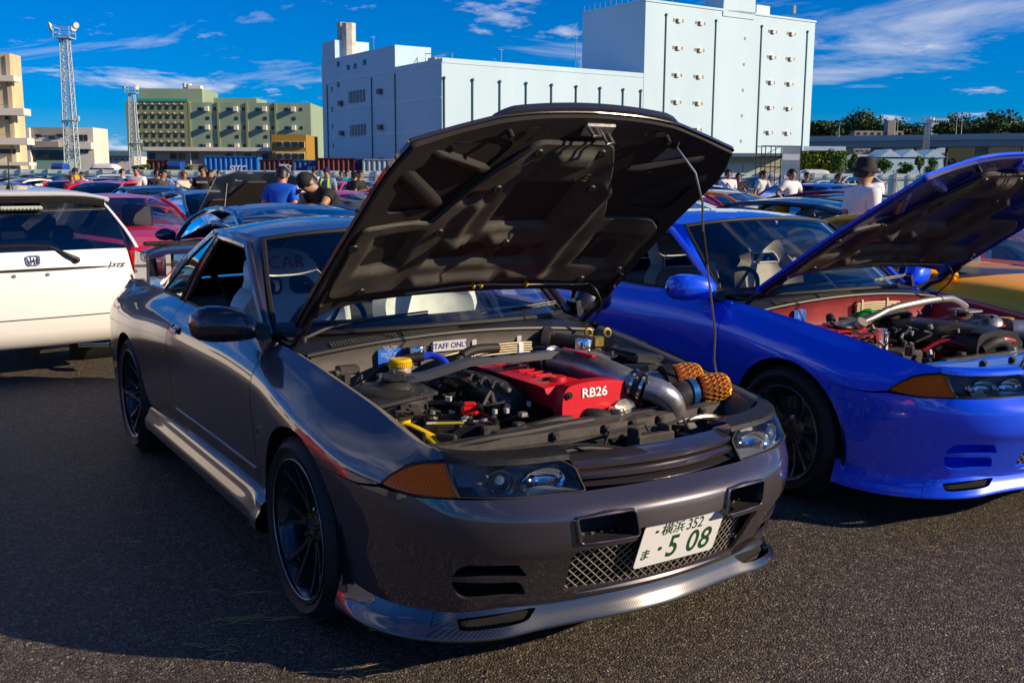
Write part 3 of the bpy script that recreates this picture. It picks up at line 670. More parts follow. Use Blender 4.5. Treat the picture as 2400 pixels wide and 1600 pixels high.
mast('lattice_mast', 'slim grey lattice mast beside the flyover', 2150, 230, 289, 14, 8, [(-1.0, .9), (1.0, .9), (0.3, 1.1)], mat('mast_grey', (.25, .29, .30), rough=.5))

# containers and truck cabs over the fence
def container(label, px0, px1, D, ytop, ybot, col, txt=None, group='containers behind the white fence'):
    x0, x1 = wx(px0, D), wx(px1, D); z0, z1 = wz(ybot, D), wz(ytop, D); T = thing('shipping_container', label, 'container', ((x0+x1)/2, D, z0), 0, group)
    m = mat('container_'+col[0], col[1], rough=.5, var=.12, vscale=.6); w_ = x1-x0; h = z1-z0; n = max(6, int(w_/.28)); b = MB(); G = []
    for k in range(n*2+1):
        x = -w_/2+w_*k/(n*2); d = -.05 if (k//1) % 4 in (0, 1) else .05; G.append([Vector((x, d, .15)), Vector((x, d, h-.12))])
    b.grid(G); b.box((0, 1.25, h/2), (w_-.02, 2.3, h-.2)); obj('corrugated_side', b, m, T, smooth=False)
    f = MB(); f.box((0, .05, .08), (w_, .3, .16)); f.box((0, .05, h-.06), (w_, .3, .12)); f.box((-w_/2+.07, .05, h/2), (.14, .3, h)); f.box((w_/2-.07, .05, h/2), (.14, .3, h)); obj('container_frame', f, m, T, smooth=False)
    b = MB(); b.box((0, 1.2, -z0/2), (w_*.9, 2.0, z0)); obj('trailer', b, DARKT, T, smooth=False)
    if txt:
        for (s_, fx, fz, size, sh) in txt:
            text('lettering', s_, size, mat('container_print', (.75, .78, .80), rough=.6), T, frame((fx*w_, -.09, fz*h), (1, 0, 0), (0, 0, 1)), extrude=.01, shear=sh, bold=.03*size)
    return T
DARKT = mat('trailer_black', (.02, .02, .022), rough=.6)
container('plain brown container left of the truck cab', 354, 402, 122, 381, 412, ('brown', (.075, .018, .014)))
container('bright blue container with big white letters', 487, 610, 118, 371, 412, ('blue', (.01, .15, .50)), [('SITC', .12, .30, .95, .25)])
container('dark maroon container with a white ring emblem', 611, 692, 119, 378, 412, ('maroon', (.070, .012, .016)), [('TS', .22, .42, 1.1, .2), ('T', .42, .42, .8, 0)])
container('blue container with faint white letters beside the red one', 693, 747, 119.5, 379, 412, ('midblue', (.012, .09, .28)), [('SIT', .25, .36, .8, .25)])
container('deep red container against the warehouse foot', 748, 834, 118, 374, 412, ('red', (.115, .010, .016)))
container('navy container end beside the striped one', 835, 852, 118.5, 376, 412, ('navy', (.012, .04, .16)))
container('pale grey blue ribbed container by the raised bonnet edge', 853, 930, 118, 376, 412, ('pale', (.28, .36, .42)))
def truckcab(label, px0, px1, D, ytop, col):
    x0, x1 = wx(px0, D), wx(px1, D); w_ = x1-x0; h = wz(ytop, D); T = thing('truck', label, 'truck', ((x0+x1)/2, D, 0))
    b = MB(); G = []
    for y, zt in ((0, h*.86), (.15, h), (1.9, h), (2.0, h*.95)): G.append([Vector((-w_/2, y, .9)), Vector((-w_/2, y, zt*.9)), Vector((-w_/2*.92, y, zt)), Vector((w_/2*.92, y, zt)), Vector((w_/2, y, zt*.9)), Vector((w_/2, y, .9))])
    b.grid(G); b.add([G[0][i] for i in range(6)], [tuple(range(6))]); obj('cab', b, mat('truck_'+col[0], col[1], rough=.35, coat=.5), T, ang=25)
    ubox('windscreen', WINDK, (0, -.03, h*.72), (w_*.82, .06, h*.22), T); ubox('bumper', DARKT, (0, .1, .7), (w_, .6, .5), T)
    return T
truckcab('blue truck cab beside the brown container', 401, 432, 120, 384, ('blue', (.01, .07, .42)))
truckcab('blue truck cab below the concrete house', 132, 160, 126, 389, ('blue', None))
# coach with a rounded pale roof beyond the left fence, and the white coach on the right
def coach(label, px0, px1, D, ytop, rear=False):
    x0, x1 = wx(px0, D), wx(px1, D); L_ = x1-x0; h = wz(ytop, D); T = thing('coach', label, 'coach', ((x0+x1)/2, D, 0)); b = MB(); G = []
    for t in np.linspace(0, 1, 15):
        e = 1-(2*abs(t-.5))**8*.25; G.append([Vector((-L_/2+L_*t, y, z*e)) for y, z in ((-1.2, .4), (-1.22, h*.5), (-1.2, h*.86), (-1.0, h*.97), (0, h), (1.0, h*.97), (1.2, h*.86), (1.2, .4))])
    b.grid(G, flip=True); obj('body', b, mat('coach_white', (.72, .72, .70), rough=.35, coat=.3), T, ang=50)
    n = 6
    for k in range(n): ubox('window', WINDK, (-L_/2+L_*(k+.62)/(n+.3), -1.21, h*.66), (L_/n*.86, .05, h*.30), T)
    return T
coach('pale coach with rounded roof beyond the left fence', 230, 290, 112, 389); coach('white coach parked beyond the fence by the scaffold', 1862, 1928, 96, 394)

# white panel fence across the lot
FY = 76.0; FT = thing('panel_fence', 'long white sheet panel fence across the back of the lot', 'fence', (0, FY, 0))
WSHEET = mat('white_fence_sheet', (.66, .76, .72), rough=.55, var=.06, vscale=.8); FPOST = mat('fence_post_steel', (.26, .34, .34), rough=.5)
for k in range(-30, 24):
    x = k*2.0
    ubox('fence_panel', WSHEET, (x+1.0, 0, .98), (1.94, .05, 1.74), FT)
    ubox('fence_post', FPOST, (x, -.10, .95), (.09, .09, 1.9), FT)
    ubox('fence_brace', FPOST, (x+1.0, -.08, .95), (.05, .06, 1.74), FT)
ubox('fence_rail', FPOST, (-6, -.12, 1.55), (110, .05, .06), FT); ubox('fence_rail', FPOST, (-6, -.12, .45), (110, .05, .06), FT)
for k in range(-30, 24, 1):
    p = MB() if k == -30 else None
    o_ = ubox('fence_stay', FPOST, (k*2.0, -.62, .80), (.05, .05, 1.75), FT); o_.rotation_euler = (R_(-35), 0, 0)

# flyover, lamp posts, hill wood
FL = thing('flyover', 'long grey elevated road with parapet on the right', 'flyover', (0, 0, 0)); a, b_ = at(1840, 331, 275), at(2600, 322, 232)
CONC = mat('flyover_concrete', (.20, .27, .30), rough=.8, var=.08, vscale=.1); d = (b_-a); m = MB(); n_ = Vector((d.y, -d.x, 0)).normalized()
def beam(p, q, zlo, zhi, w_, off): 
    return [[P+n_*(off-w_/2)+Vector((0, 0, zlo)), P+n_*(off-w_/2)+Vector((0, 0, zhi)), P+n_*(off+w_/2)+Vector((0, 0, zhi)), P+n_*(off+w_/2)+Vector((0, 0, zlo)), P+n_*(off-w_/2)+Vector((0, 0, zlo))] for P in (p, q)]
m.grid(beam(a, b_, -1.9, 0, 9, 0)); obj('deck', m, CONC, FL, smooth=False); m = MB(); m.grid(beam(a, b_, 0.02, 1.0, .35, 4.3)); m.grid(beam(a, b_, -.35, 0, .8, 4.6)); obj('parapet', m, mat('parapet_grey', (.30, .38, .42), rough=.8), FL, smooth=False)
for t in (.02, .16, .33, .50, .66, .83): p = a.lerp(b_, t); ubox('pier', CONC, (p.x, p.y+2, (p.z-1.9)/2), (2.2, 2.4, p.z-1.9), FL)
for (px, yt, D_) in ((1968, 291, 262), (2098, 273, 255), (2105, 279, 256), (2243, 277, 248), (2256, 268, 247)):
    q = at(px, yt, D_); P = thing('lamp_post', {1968: 'lamp post on the flyover nearest the warehouse', 2098: 'left one of two close lamp posts on the flyover', 2105: 'right one of two close lamp posts on the flyover', 2243: 'flyover lamp post left of the rightmost one', 2256: 'rightmost tall lamp post on the flyover'}[px], 'lamp post', (q.x, q.y, a.z-.5), 0, 'lamp posts on the flyover'); m = MB(); m.cyl((0, 0, 0), (0, 0, q.z-a.z+.5), .12, .06, 5); obj('pole', m, FPOST, P); m = MB(); m.box((.5, 0, q.z-a.z+.5), (1.2, .2, .12)); obj('lamp_head', m, FPOST, P, smooth=False)

def leaves(n, centres, size, rnd, mb):
    """leaf-sized faces scattered through clump volumes"""
    for _ in range(n):
        c, r = rnd.choice(centres); d = Vector((rnd.gauss(0, 1), rnd.gauss(0, 1), rnd.gauss(0, 1))).normalized()*(rnd.random()**.45); p = c+Vector((d.x*r[0], d.y*r[1], d.z*r[2])); s = size*rnd.uniform(.6, 1.4)
        u = Vector((rnd.gauss(0, 1), rnd.gauss(0, 1), rnd.gauss(0, .6))).normalized(); v = u.cross(Vector((rnd.gauss(0, 1), rnd.gauss(0, 1), rnd.gauss(0, 1)))).normalized()
        n0 = len(mb.v); mb.v += [tuple(p-u*s), tuple(p+v*s*.6), tuple(p+u*s), tuple(p-v*s*.6)]; mb.f.append((n0, n0+1, n0+2, n0+3)); mb.m.append(0)
def leafmat(name, c, c2): return mat(name, c, rough=.55, var=.1, vscale=2.0, col2=c2, spec=.3)
LEAF = leafmat('leaf_green', (.040, .105, .018), (.110, .210, .030)); LEAFD = leafmat('leaf_dark', (.022, .055, .016), (.060, .110, .024)); LEAFY = leafmat('leaf_yellow_green', (.11, .16, .014), (.24, .28, .025)); BARK = mat('bark', (.07, .05, .035), rough=.9)
def tree(label, px, D, ybot, ytop, wpx, lm, seed, n=1500, group='trees in front of the white sheds', name='broadleaf_tree'):
    rnd = random.Random(seed); q = at(px, 413, D); sc = D/F_PX; h = wz(ytop, D); r = wpx*sc/2; T = thing(name, label, 'tree', (q.x, D, 0), 0, group)
    zb = max(.3, wz(ybot, D)); cz = (h+zb)/2; rz = (h-zb)/2
    cl = [(Vector((rnd.uniform(-.55, .55)*r, rnd.uniform(-.55, .55)*r, cz+rnd.uniform(-.6, .6)*rz)), (r*rnd.uniform(.35, .6), r*rnd.uniform(.35, .6), rz*rnd.uniform(.28, .5))) for _ in range(10)]
    mb = MB(); leaves(n, cl, max(.09, r*.085), rnd, mb); obj('crown', mb, lm, T, smooth=False)
    t = MB(); t.tube([(0, 0, 0), (.05*r, 0, zb), (0, 0, cz)], [r*.09, r*.07, r*.03], 7, sub=3)
    for c, _ in cl[:5]: t.tube([(0, 0, zb), ((c.x)*.4, c.y*.4, (zb+c.z)/2), tuple(c)], [r*.045, r*.03, r*.01], 5)
    obj('trunk', t, BARK, T); return T
rnd = random.Random(3)
# wooded hill behind the flyover
hill = MB(); G = []
for k in range(22):
    px = 1800+k*36; G.append([at(px, 420, 500), at(px, 322, 520), at(px, 300+6*math.sin(k*1.3), 560)])
hill.grid(G); obj('hill', hill, mat('hill_dark_green', (.012, .025, .010), rough=.9), kind='structure')
hc = []
for k in range(95):
    px = rnd.uniform(1830, 2480); t = (px-1870)/530; top = 288+9*math.sin(px*.021)+7*math.sin(px*.055+1)
    q = at(px, rnd.uniform(top, 318), rnd.uniform(470, 500)); r = rnd.uniform(2.2, 5.0); hc.append((q, (r*1.25, r, r)))
wd = MB(); leaves(15000, hc, .75, rnd, wd); tag(obj('hillside_wood', wd, LEAFD, smooth=False, kind='stuff'), 'dark green wood covering the hill behind the flyover', 'wood')
for (px, yt, wpx) in ((2213, 284, 95), (2140, 300, 60), (1935, 283, 120), (2300, 277, 90), (2390, 282, 80)): tree('big dark tree crown standing out of the hillside wood at %s' % {2213: 'the white block', 2140: 'the slim mast', 1935: 'the warehouse side', 2300: 'the right middle', 2390: 'the right frame edge'}[px], px, 440, 318, yt, wpx, LEAFD, px, 1400, 'tall trees on the hillside')
for (px, yt) in ((2205, 271), (2242, 269), (2250, 272)): pass
D = 500
for (px0, px1, yt, lab) in ((1985, 2098, 307, 'low beige hospital wing on the hill behind the flyover'), (2160, 2200, 279, 'white apartment tower half hidden by hill trees')):
    T = thing('hill_building', lab, 'building', (wx((px0+px1)/2, D*.9), D*.9, 0)); w_ = (px1-px0)/F_PX*D*.9; h = wz(yt, D*.9); b = MB(); b.box((0, 3, h/2), (w_, 6, h))
    if px0 < 2000: b.box((w_*.24, 2, h/2+2.2), (w_*.16, 5, h+4.5))
    obj('wall', b, BEIGE if px0 < 2000 else PALE, T, smooth=False)
    for k in range(7): ubox('window', WINDK, (-w_*.42+w_*.14*k, -.05, h-1.2), (w_*.06, .1, .9), T)
# sheds, ivy wall, trees and low cream building right of the tower
D = 190; sc = D/F_PX
T = thing('white_shed', 'white sheds with folded roofs under the flyover', 'building', (wx(1975, D), D, 0)); b = MB(); b.box((62*sc, 6, wz(360, D)/2), (124*sc, 10, wz(360, D))); b.box((128*sc, 1.2, wz(372, D)/2), (150*sc, 8, wz(366, D)))
obj('wall', b, PALE, T, smooth=False); b = MB(); x0 = 58*sc; hh = wz(366, D)
for k in range(3): b.add([(x0+k*50*sc, -3.0, hh), (x0+(k+.45)*50*sc, -3.0, hh+18*sc), (x0+(k+1)*50*sc, -3.0, hh), (x0+k*50*sc, 5, hh), (x0+(k+.45)*50*sc, 5, hh+18*sc), (x0+(k+1)*50*sc, 5, hh)], [(0, 1, 2)[::-1], (0, 3, 4, 1), (1, 4, 5, 2), (3, 5, 4)])
obj('folded_roof', b, PALE, T, smooth=False); ubox('slate_wall', mat('slate_blue_wall', (.10, .16, .19), rough=.7), (30*sc, .4, wz(385, D)/2), (72*sc, .5, wz(358, D)), T)  # plain slate blue slab before the left part of the shed
for px in (20, 32, 44): ubox('window', WINDK, (px*sc, .9, wz(352, D)), (5*sc, .2, 3.5*sc), T)
ubox('window', WINDK, (150*sc, -2.85, wz(378, D)), (3*sc, .2, 7*sc), T)
D = 125; sc = D/F_PX
T = thing('ivy_building', 'flat roofed block wholly covered in yellow green ivy', 'building', (wx(1868, D), D, 0)); b = MB(); b.box((48*sc, 5, wz(352, D)/2), (98*sc, 9, wz(352, D))); obj('wall', b, mat('ivy_wall_back', (.03, .06, .012), rough=.9), T, smooth=False); ubox('roof_rail', PALE, (50*sc, 0, wz(347, D)), (96*sc, .2, .5), T)
iv = MB(); cl = [(Vector((rnd.uniform(0, 96)*sc, .1, rnd.uniform(.2, wz(353, D)))), (.9, .35, .8)) for _ in range(50)]; leaves(3600, cl, .16, rnd, iv); obj('ivy', iv, LEAFY, T, smooth=False, kind='stuff')
for (px, D, yb, yt, w_, lm, lab) in ((1960, 105, 396, 352, 44, LEAF, 'round green tree right of the ivy wall'), (1992, 108, 398, 357, 30, LEAF, 'slim green tree next to the round one'), (2020, 112, 404, 374, 36, LEAFY, 'low yellow green shrub between the slim tree and the hat'), (2072, 100, 408, 364, 62, LEAF, 'wide bright green tree right of the bucket hat'), (2118, 105, 408, 376, 46, LEAF, 'low green tree in front of the white shed wall'), (2155, 110, 400, 360, 26, LEAF, 'small upright tree by the white shed corner'), (2180, 104, 406, 362, 40, LEAF, 'green tree just above the blue bonnet edge')):
    tree(lab, px, D, yb, yt, w_, lm, px, 1300)
for (px, w_, yt, lab) in ((330, 48, 389, 'dark round bush below the shorter mast'), (445, 24, 388, 'small clipped bush left of the depot pipe'), (475, 24, 388, 'small clipped bush beside the blue container')): tree(lab, px, 116, 412, yt, w_, LEAF, px, 900, 'bushes behind the fence', 'garden_bush')
D = 118; sc = D/F_PX
T = thing('cream_hall', 'low cream hall with big shutters under the warehouse tower', 'building', (wx(1655, D), D, 0)); b = MB(); b.box((85*sc, 6, wz(366, D)/2), (170*sc, 11, wz(366, D))); obj('wall', b, mat('cream_yellow_wall', (.62, .60, .40), rough=.7), T, smooth=False); ubox('roof_edge', mat('blue_grey_roof', (.12, .2, .27)), (85*sc, 5, wz(363, D)), (174*sc, 13, .4), T)
for px in (60, 96): ubox('shutter', mat('cream_shutter', (.72, .70, .52), rough=.6), (px*sc, .42, wz(397, D)), (34*sc, .12, 32*sc), T)
ubox('green_door', mat('teal_door', (.03, .22, .20), rough=.6), (30*sc, .42, wz(397, D)), (18*sc, .12, 32*sc), T)
# scaffold tower with hanging banner
D = 60; sc = D/F_PX
T = thing('scaffold_stand', 'black pipe scaffold stand with a tall blue banner', 'scaffold', (wx(1773, D), D, 0), R_(4)); H_ = wz(342, D); w1 = 46*sc; w2 = 91*sc; PB = mat('scaffold_black', (.02, .022, .024), rough=.5)
for x in (0, 22*sc, w1, 68*sc, w2):
    for y in (0, 1.0): m = MB(); m.cyl((x, y, 0), (x, y, H_), .028, n=6); obj('upright', m, PB, T)
for k, z in enumerate(np.linspace(.35, H_, 6)):
    m = MB(); m.cyl((0, 0, z), (w2, 0, z), .025, n=6); m.cyl((0, 1, z), (w2, 1, z), .025, n=6); obj('ledger', m, PB, T)
for k in range(5):
    z0, z1 = .35+(H_-.35)*k/5, .35+(H_-.35)*(k+1)/5; m = MB(); m.cyl((0, 0, z0), (w1, 0, z1), .018, n=5); obj('diagonal', m, PB, T); m = MB(); m.cyl((w2, 0, z0), (w1, 0, z1), .018, n=5); obj('diagonal', m, PB, T)
bn = MB(); bn.box(((w1+w2)/2, -.08, H_/2+.15), (w2-w1-.06, .012, H_-.35)); ban = obj('banner', bn, mat('slate_blue_banner', (.10, .17, .25), rough=.6, var=.3, vscale=.8, col2=(.22, .29, .36)), T, smooth=False)
m = MB(); m.box(((w1+w2)/2, -.09, H_-.62), (w2-w1-.12, .01, .34)); obj('banner_stripe', m, mat('banner_pale', (.55, .60, .66), rough=.6), ban, smooth=False)
text('banner_lettering', 'BODY', .26, mat('banner_print', (.75, .76, .78), rough=.6), ban, frame(((w1+w2)/2, -.10, H_*.47), (1, 0, 0), (0, 0, 1)), extrude=.002, bold=.008)
m = MB(); m.box(((w1+w2)/2-.15, -.3, .95), (.45, .02, .55), .005); obj('notice_board', m, WHITEP, T, smooth=False)

# what the glossy flank mirrors: a long white hall and a few cars off to the left
T = thing('white_hall', 'long white hall beyond the left frame edge, mirrored in the grey flank', 'building', (-62, 14, 0), R_(72)); b = MB(); b.box((0, 0, 4.2), (70, 14, 8.4)); obj('wall', b, WHITEB, T, smooth=False)
for k in range(14): ubox('window', WINDK, (-31+4.7*k, -7.05, 5.2), (2.4, .12, 1.6), T)

# ------------------------------------------------------------------ the two-door coupe (both parked coupes with their bonnets up share this shell)
# plan outline of the right half, front centre to tail centre, and per station the section rows (inset, height)
_ST = [ # plan x, plan y, then nine (inset, z) rows from the bottom edge to the bonnet / window edge
 (0.00, 1.025, [(.140,.25),(.085,.33),(.032,.42),(.005,.462),(0,.53),(.016,.58),(.060,.618),(.10,.66),(.14,.72)]),
 (0.20, 1.014, [(.140,.25),(.085,.33),(.032,.42),(.005,.462),(0,.53),(.016,.58),(.058,.618),(.10,.66),(.14,.72)]),
 (0.40, 0.972, [(.130,.25),(.080,.33),(.031,.42),(.005,.462),(0,.53),(.014,.58),(.046,.617),(.08,.66),(.12,.72)]),
 (0.56, 0.902, [(.110,.25),(.068,.33),(.028,.42),(.005,.464),(0,.53),(.010,.58),(.030,.615),(.055,.66),(.085,.722)]),
 (0.68, 0.805, [(.080,.238),(.048,.33),(.024,.42),(.008,.475),(0,.53),(.006,.58),(.016,.615),(.035,.66),(.062,.728)]),
 (0.765,0.665, [(.055,.232),(.030,.33),(.016,.42),(.006,.475),(0,.53),(.003,.58),(.010,.617),(.036,.67),(.082,.742)]),
 (0.820,0.500, [(.035,.236),(.018,.33),(.010,.42),(.004,.48),(0,.54),(.002,.59),(.012,.630),(.050,.695),(.125,.768)]),
 (0.852,0.330, [(.022,.262),(.012,.35),(.006,.43),(.002,.50),(0,.57),(.003,.625),(.016,.662),(.072,.732),(.154,.796)]),
 (0.870,0.150, [(.020,.29),(.010,.36),(.006,.43),(.003,.51),(0,.60),(.004,.660),(.018,.698),(.080,.765),(.165,.820)]),
 (0.876,0.000, [(.022,.30),(.012,.36),(.008,.43),(.004,.52),(0,.61),(.005,.685),(.020,.722),(.082,.788),(.166,.838)]),
 (0.872,-.200, [(.030,.30),(.020,.36),(.012,.43),(.006,.53),(0,.62),(.005,.710),(.020,.750),(.080,.810),(.158,.860)]),
 (0.860,-.400, [(.035,.30),(.025,.36),(.012,.43),(.006,.54),(0,.64),(.005,.738),(.020,.778),(.072,.836),(.140,.880)]),
 (0.853,-.750, [(.035,.30),(.025,.36),(.010,.43),(.005,.55),(0,.65),(.005,.752),(.018,.792),(.062,.852),(.112,.902)]),
 (0.853,-1.30, [(.035,.30),(.025,.36),(.010,.43),(.005,.55),(0,.65),(.005,.756),(.018,.796),(.062,.856),(.115,.908)]),
 (0.857,-1.75, [(.035,.30),(.025,.36),(.010,.43),(.005,.55),(0,.65),(.005,.756),(.018,.796),(.064,.858),(.122,.912)]),
 (0.864,-2.20, [(.028,.30),(.018,.36),(.008,.43),(.003,.55),(0,.65),(.007,.752),(.024,.793),(.078,.858),(.145,.910)]),
 (0.877,-2.60, [(.020,.30),(.012,.36),(.006,.43),(.003,.55),(0,.65),(.010,.748),(.034,.790),(.100,.850),(.190,.902)]),
 (0.868,-2.95, [(.020,.28),(.010,.36),(.004,.43),(.002,.54),(0,.64),(.010,.742),(.034,.784),(.105,.842),(.200,.892)]),
 (0.835,-3.25, [(.030,.26),(.012,.34),(.004,.43),(.002,.54),(.004,.64),(.014,.740),(.036,.780),(.095,.836),(.170,.886)]),
 (0.760,-3.45, [(.050,.25),(.020,.34),(.004,.43),(.004,.54),(.010,.64),(.022,.740),(.040,.780),(.070,.832),(.110,.884)]),
 (0.550,-3.54, [(.080,.25),(.030,.34),(.004,.43),(.006,.54),(.018,.64),(.030,.740),(.040,.780),(.050,.832),(.070,.884)]),
 (0.000,-3.57, [(.080,.25),(.030,.34),(.004,.43),(.006,.54),(.018,.64),(.030,.740),(.040,.780),(.050,.832),(.070,.884)]),
]
_VR = np.array([0, .10, .21, .33, .46, .60, .68, .83, 1.0])
class Shell:
    def __init__(s):
        P = np.array([(a, b) for a, b, _ in _ST]); rows = np.array([r for _, _, r in _ST])
        q = np.r_[0, np.cumsum(np.linalg.norm(np.diff(P, axis=0), axis=1))]
        c = cspline(np.r_[-q[2], -q[1], q], np.r_[P[2:3]*[-1, 1], P[1:2]*[-1, 1], P]); qd = np.linspace(0, q[-1], 1500); D = c(qd)
        al = np.r_[0, np.cumsum(np.linalg.norm(np.diff(D, axis=0), axis=1))]; s.st = np.interp(q, qd, al); s.S = al[-1]
        s.al, s.qd, s.c = al, qd, c; s.rows = cspline(s.st, rows)
        s.sg = np.linspace(0.0, s.S, 420); s.vg = np.linspace(0, 1, 60)
        A, B = np.meshgrid(s.sg, s.vg, indexing='ij'); s.uv = np.stack([A.ravel(), B.ravel()], 1); s.X = s.F(s.uv[:, 0], s.uv[:, 1])
    def F(s, a, v):
        a = np.atleast_1d(np.asarray(a, float)); v = np.atleast_1d(np.asarray(v, float)); sg = np.sign(a); sg[sg == 0] = 1; a = np.abs(a)
        q = np.interp(a, s.al, s.qd); p = s.c(q); e = 1e-3; t = s.c(np.minimum(q+e, s.qd[-1]))-s.c(q-e); t /= np.linalg.norm(t, axis=1, keepdims=True)
        n = np.stack([t[:, 1]*-1, t[:, 0]], 1)            # outward for a front -> right -> tail walk
        # soften the centre line so both halves meet smoothly
        r = s.rows(a)                                      # (N, 9, 2)
        i = np.clip(np.searchsorted(_VR, v)-1, 0, 7); ar = np.arange(len(a)); h = _VR[i+1]-_VR[i]; u = ((v-_VR[i])/h)[:, None]
        d = np.diff(r, axis=1)/np.diff(_VR)[None, :, None]
        w = np.diff(_VR); m = np.empty_like(r); m[:, 0] = d[:, 0]; m[:, -1] = d[:, -1]
        m[:, 1:-1] = (d[:, :-1]*w[1:][None, :, None]+d[:, 1:]*w[:-1][None, :, None])/(w[:-1]+w[1:])[None, :, None]
        y0, y1, m0, m1 = r[ar, i], r[ar, i+1], m[ar, i], m[ar, i+1]; hh = h[:, None]
        g = (2*u**3-3*u**2+1)*y0+(u**3-2*u**2+u)*hh*m0+(-2*u**3+3*u**2)*y1+(u**3-u**2)*hh*m1
        out = np.empty((len(a), 3)); out[:, 0] = (p[:, 0]+n[:, 0]*-g[:, 0])*sg; out[:, 1] = p[:, 1]-n[:, 1]*g[:, 0]; out[:, 2] = g[:, 1]
        return out
    def inv(s, ab, ax, region):
        """(s, v) of the surface points whose coordinates ax (e.g. (1, 2) for y, z) are given"""
        ab = np.atleast_2d(np.array(ab, float)); ax = list(ax)
        k = (s.uv[:, 0] < 1.35) if region == 'front' else (s.uv[:, 0] > 0.55) & (s.uv[:, 0] < s.S-0.75)
        X = s.X[k][:, ax]; U = s.uv[k]; p = np.array([U[np.argmin(((X-q)**2).sum(1))] for q in ab]); e = 1e-4
        for _ in range(6):
            f = s.F(p[:, 0], p[:, 1])[:, ax]-ab
            J0 = (s.F(p[:, 0]+e, p[:, 1])[:, ax]-s.F(p[:, 0]-e, p[:, 1])[:, ax])/(2*e); J1 = (s.F(p[:, 0], p[:, 1]+e)[:, ax]-s.F(p[:, 0], p[:, 1]-e)[:, ax])/(2*e)
            det = J0[:, 0]*J1[:, 1]-J0[:, 1]*J1[:, 0]; det = np.where(np.abs(det) < 1e-6, 1e-6, det)
            d0 = (-f[:, 0]*J1[:, 1]+f[:, 1]*J1[:, 0])/det; d1 = (-f[:, 1]*J0[:, 0]+f[:, 0]*J0[:, 1])/det
            p = p+np.clip(np.stack([d0, d1], 1), -.03, .03); p[:, 1] = np.clip(p[:, 1], 0, 1); p[:, 0] = np.clip(p[:, 0], 0, s.S)
        return [(float(q[0]), float(q[1])) for q in p]
    def yzs(s, L_): return s.inv(L_, (1, 2), 'side')
    def yz(s, y, z): return s.yzs([(y, z)])[0]
    def xzs(s, L_):
        r = s.inv([(abs(x), z) for x, z in L_], (0, 2), 'front'); return [(math.copysign(q[0], x) if x else 0.0, q[1]) for q, (x, z) in zip(r, L_)]
    def xz(s, x, z): return s.xzs([(x, z)])[0]
    def s_at_y(s, y, v=1.0):
        k = (s.sg > 0.3) & (s.sg < s.S-.5); Y = s.F(s.sg[k], np.full(k.sum(), v))[:, 1]; return float(np.interp(-y, -Y, s.sg[k]))
SH = Shell()
_sy = np.linspace(0.3, SH.S-.5, 500); _E1 = SH.F(_sy, np.ones(500))
def edge_z(y): return float(np.interp(-y, -_E1[:, 1], _E1[:, 2]))
def edge_x(y): return float(np.interp(-y, -_E1[:, 1], _E1[:, 0]))
def edge_pts(y0, y1, n): return [Vector((edge_x(y), y, edge_z(y))) for y in np.linspace(y0, y1, n)]
def bonnet_F(off):
    def F(x, y):
        x = np.asarray(x, float); y = np.asarray(y, float); t = np.clip((y+.5)/1.4, 0, 1)
        z = np.interp(-y, -_E1[:, 1], _E1[:, 2])+(.05+.025*t)*(1-(x/.70)**2)
        o = off(x, y) if callable(off) else off
        return np.stack([x, y, z-o], -1)
    return F
HINGE = (-0.493, 0.884)
_ARF = [(y, z) for y, z in arch(0.0, 0.362, 0.30, 0.607, 1)]      # front wheel arch, rear foot to bumper seam
_ARR = [(y, z) for y, z in arch(-2.615, 0.348, 0.30, 0.30, 1, 40)]
def _sv(L_): return SH.yzs(L_)
_SHELL_CACHE = {}
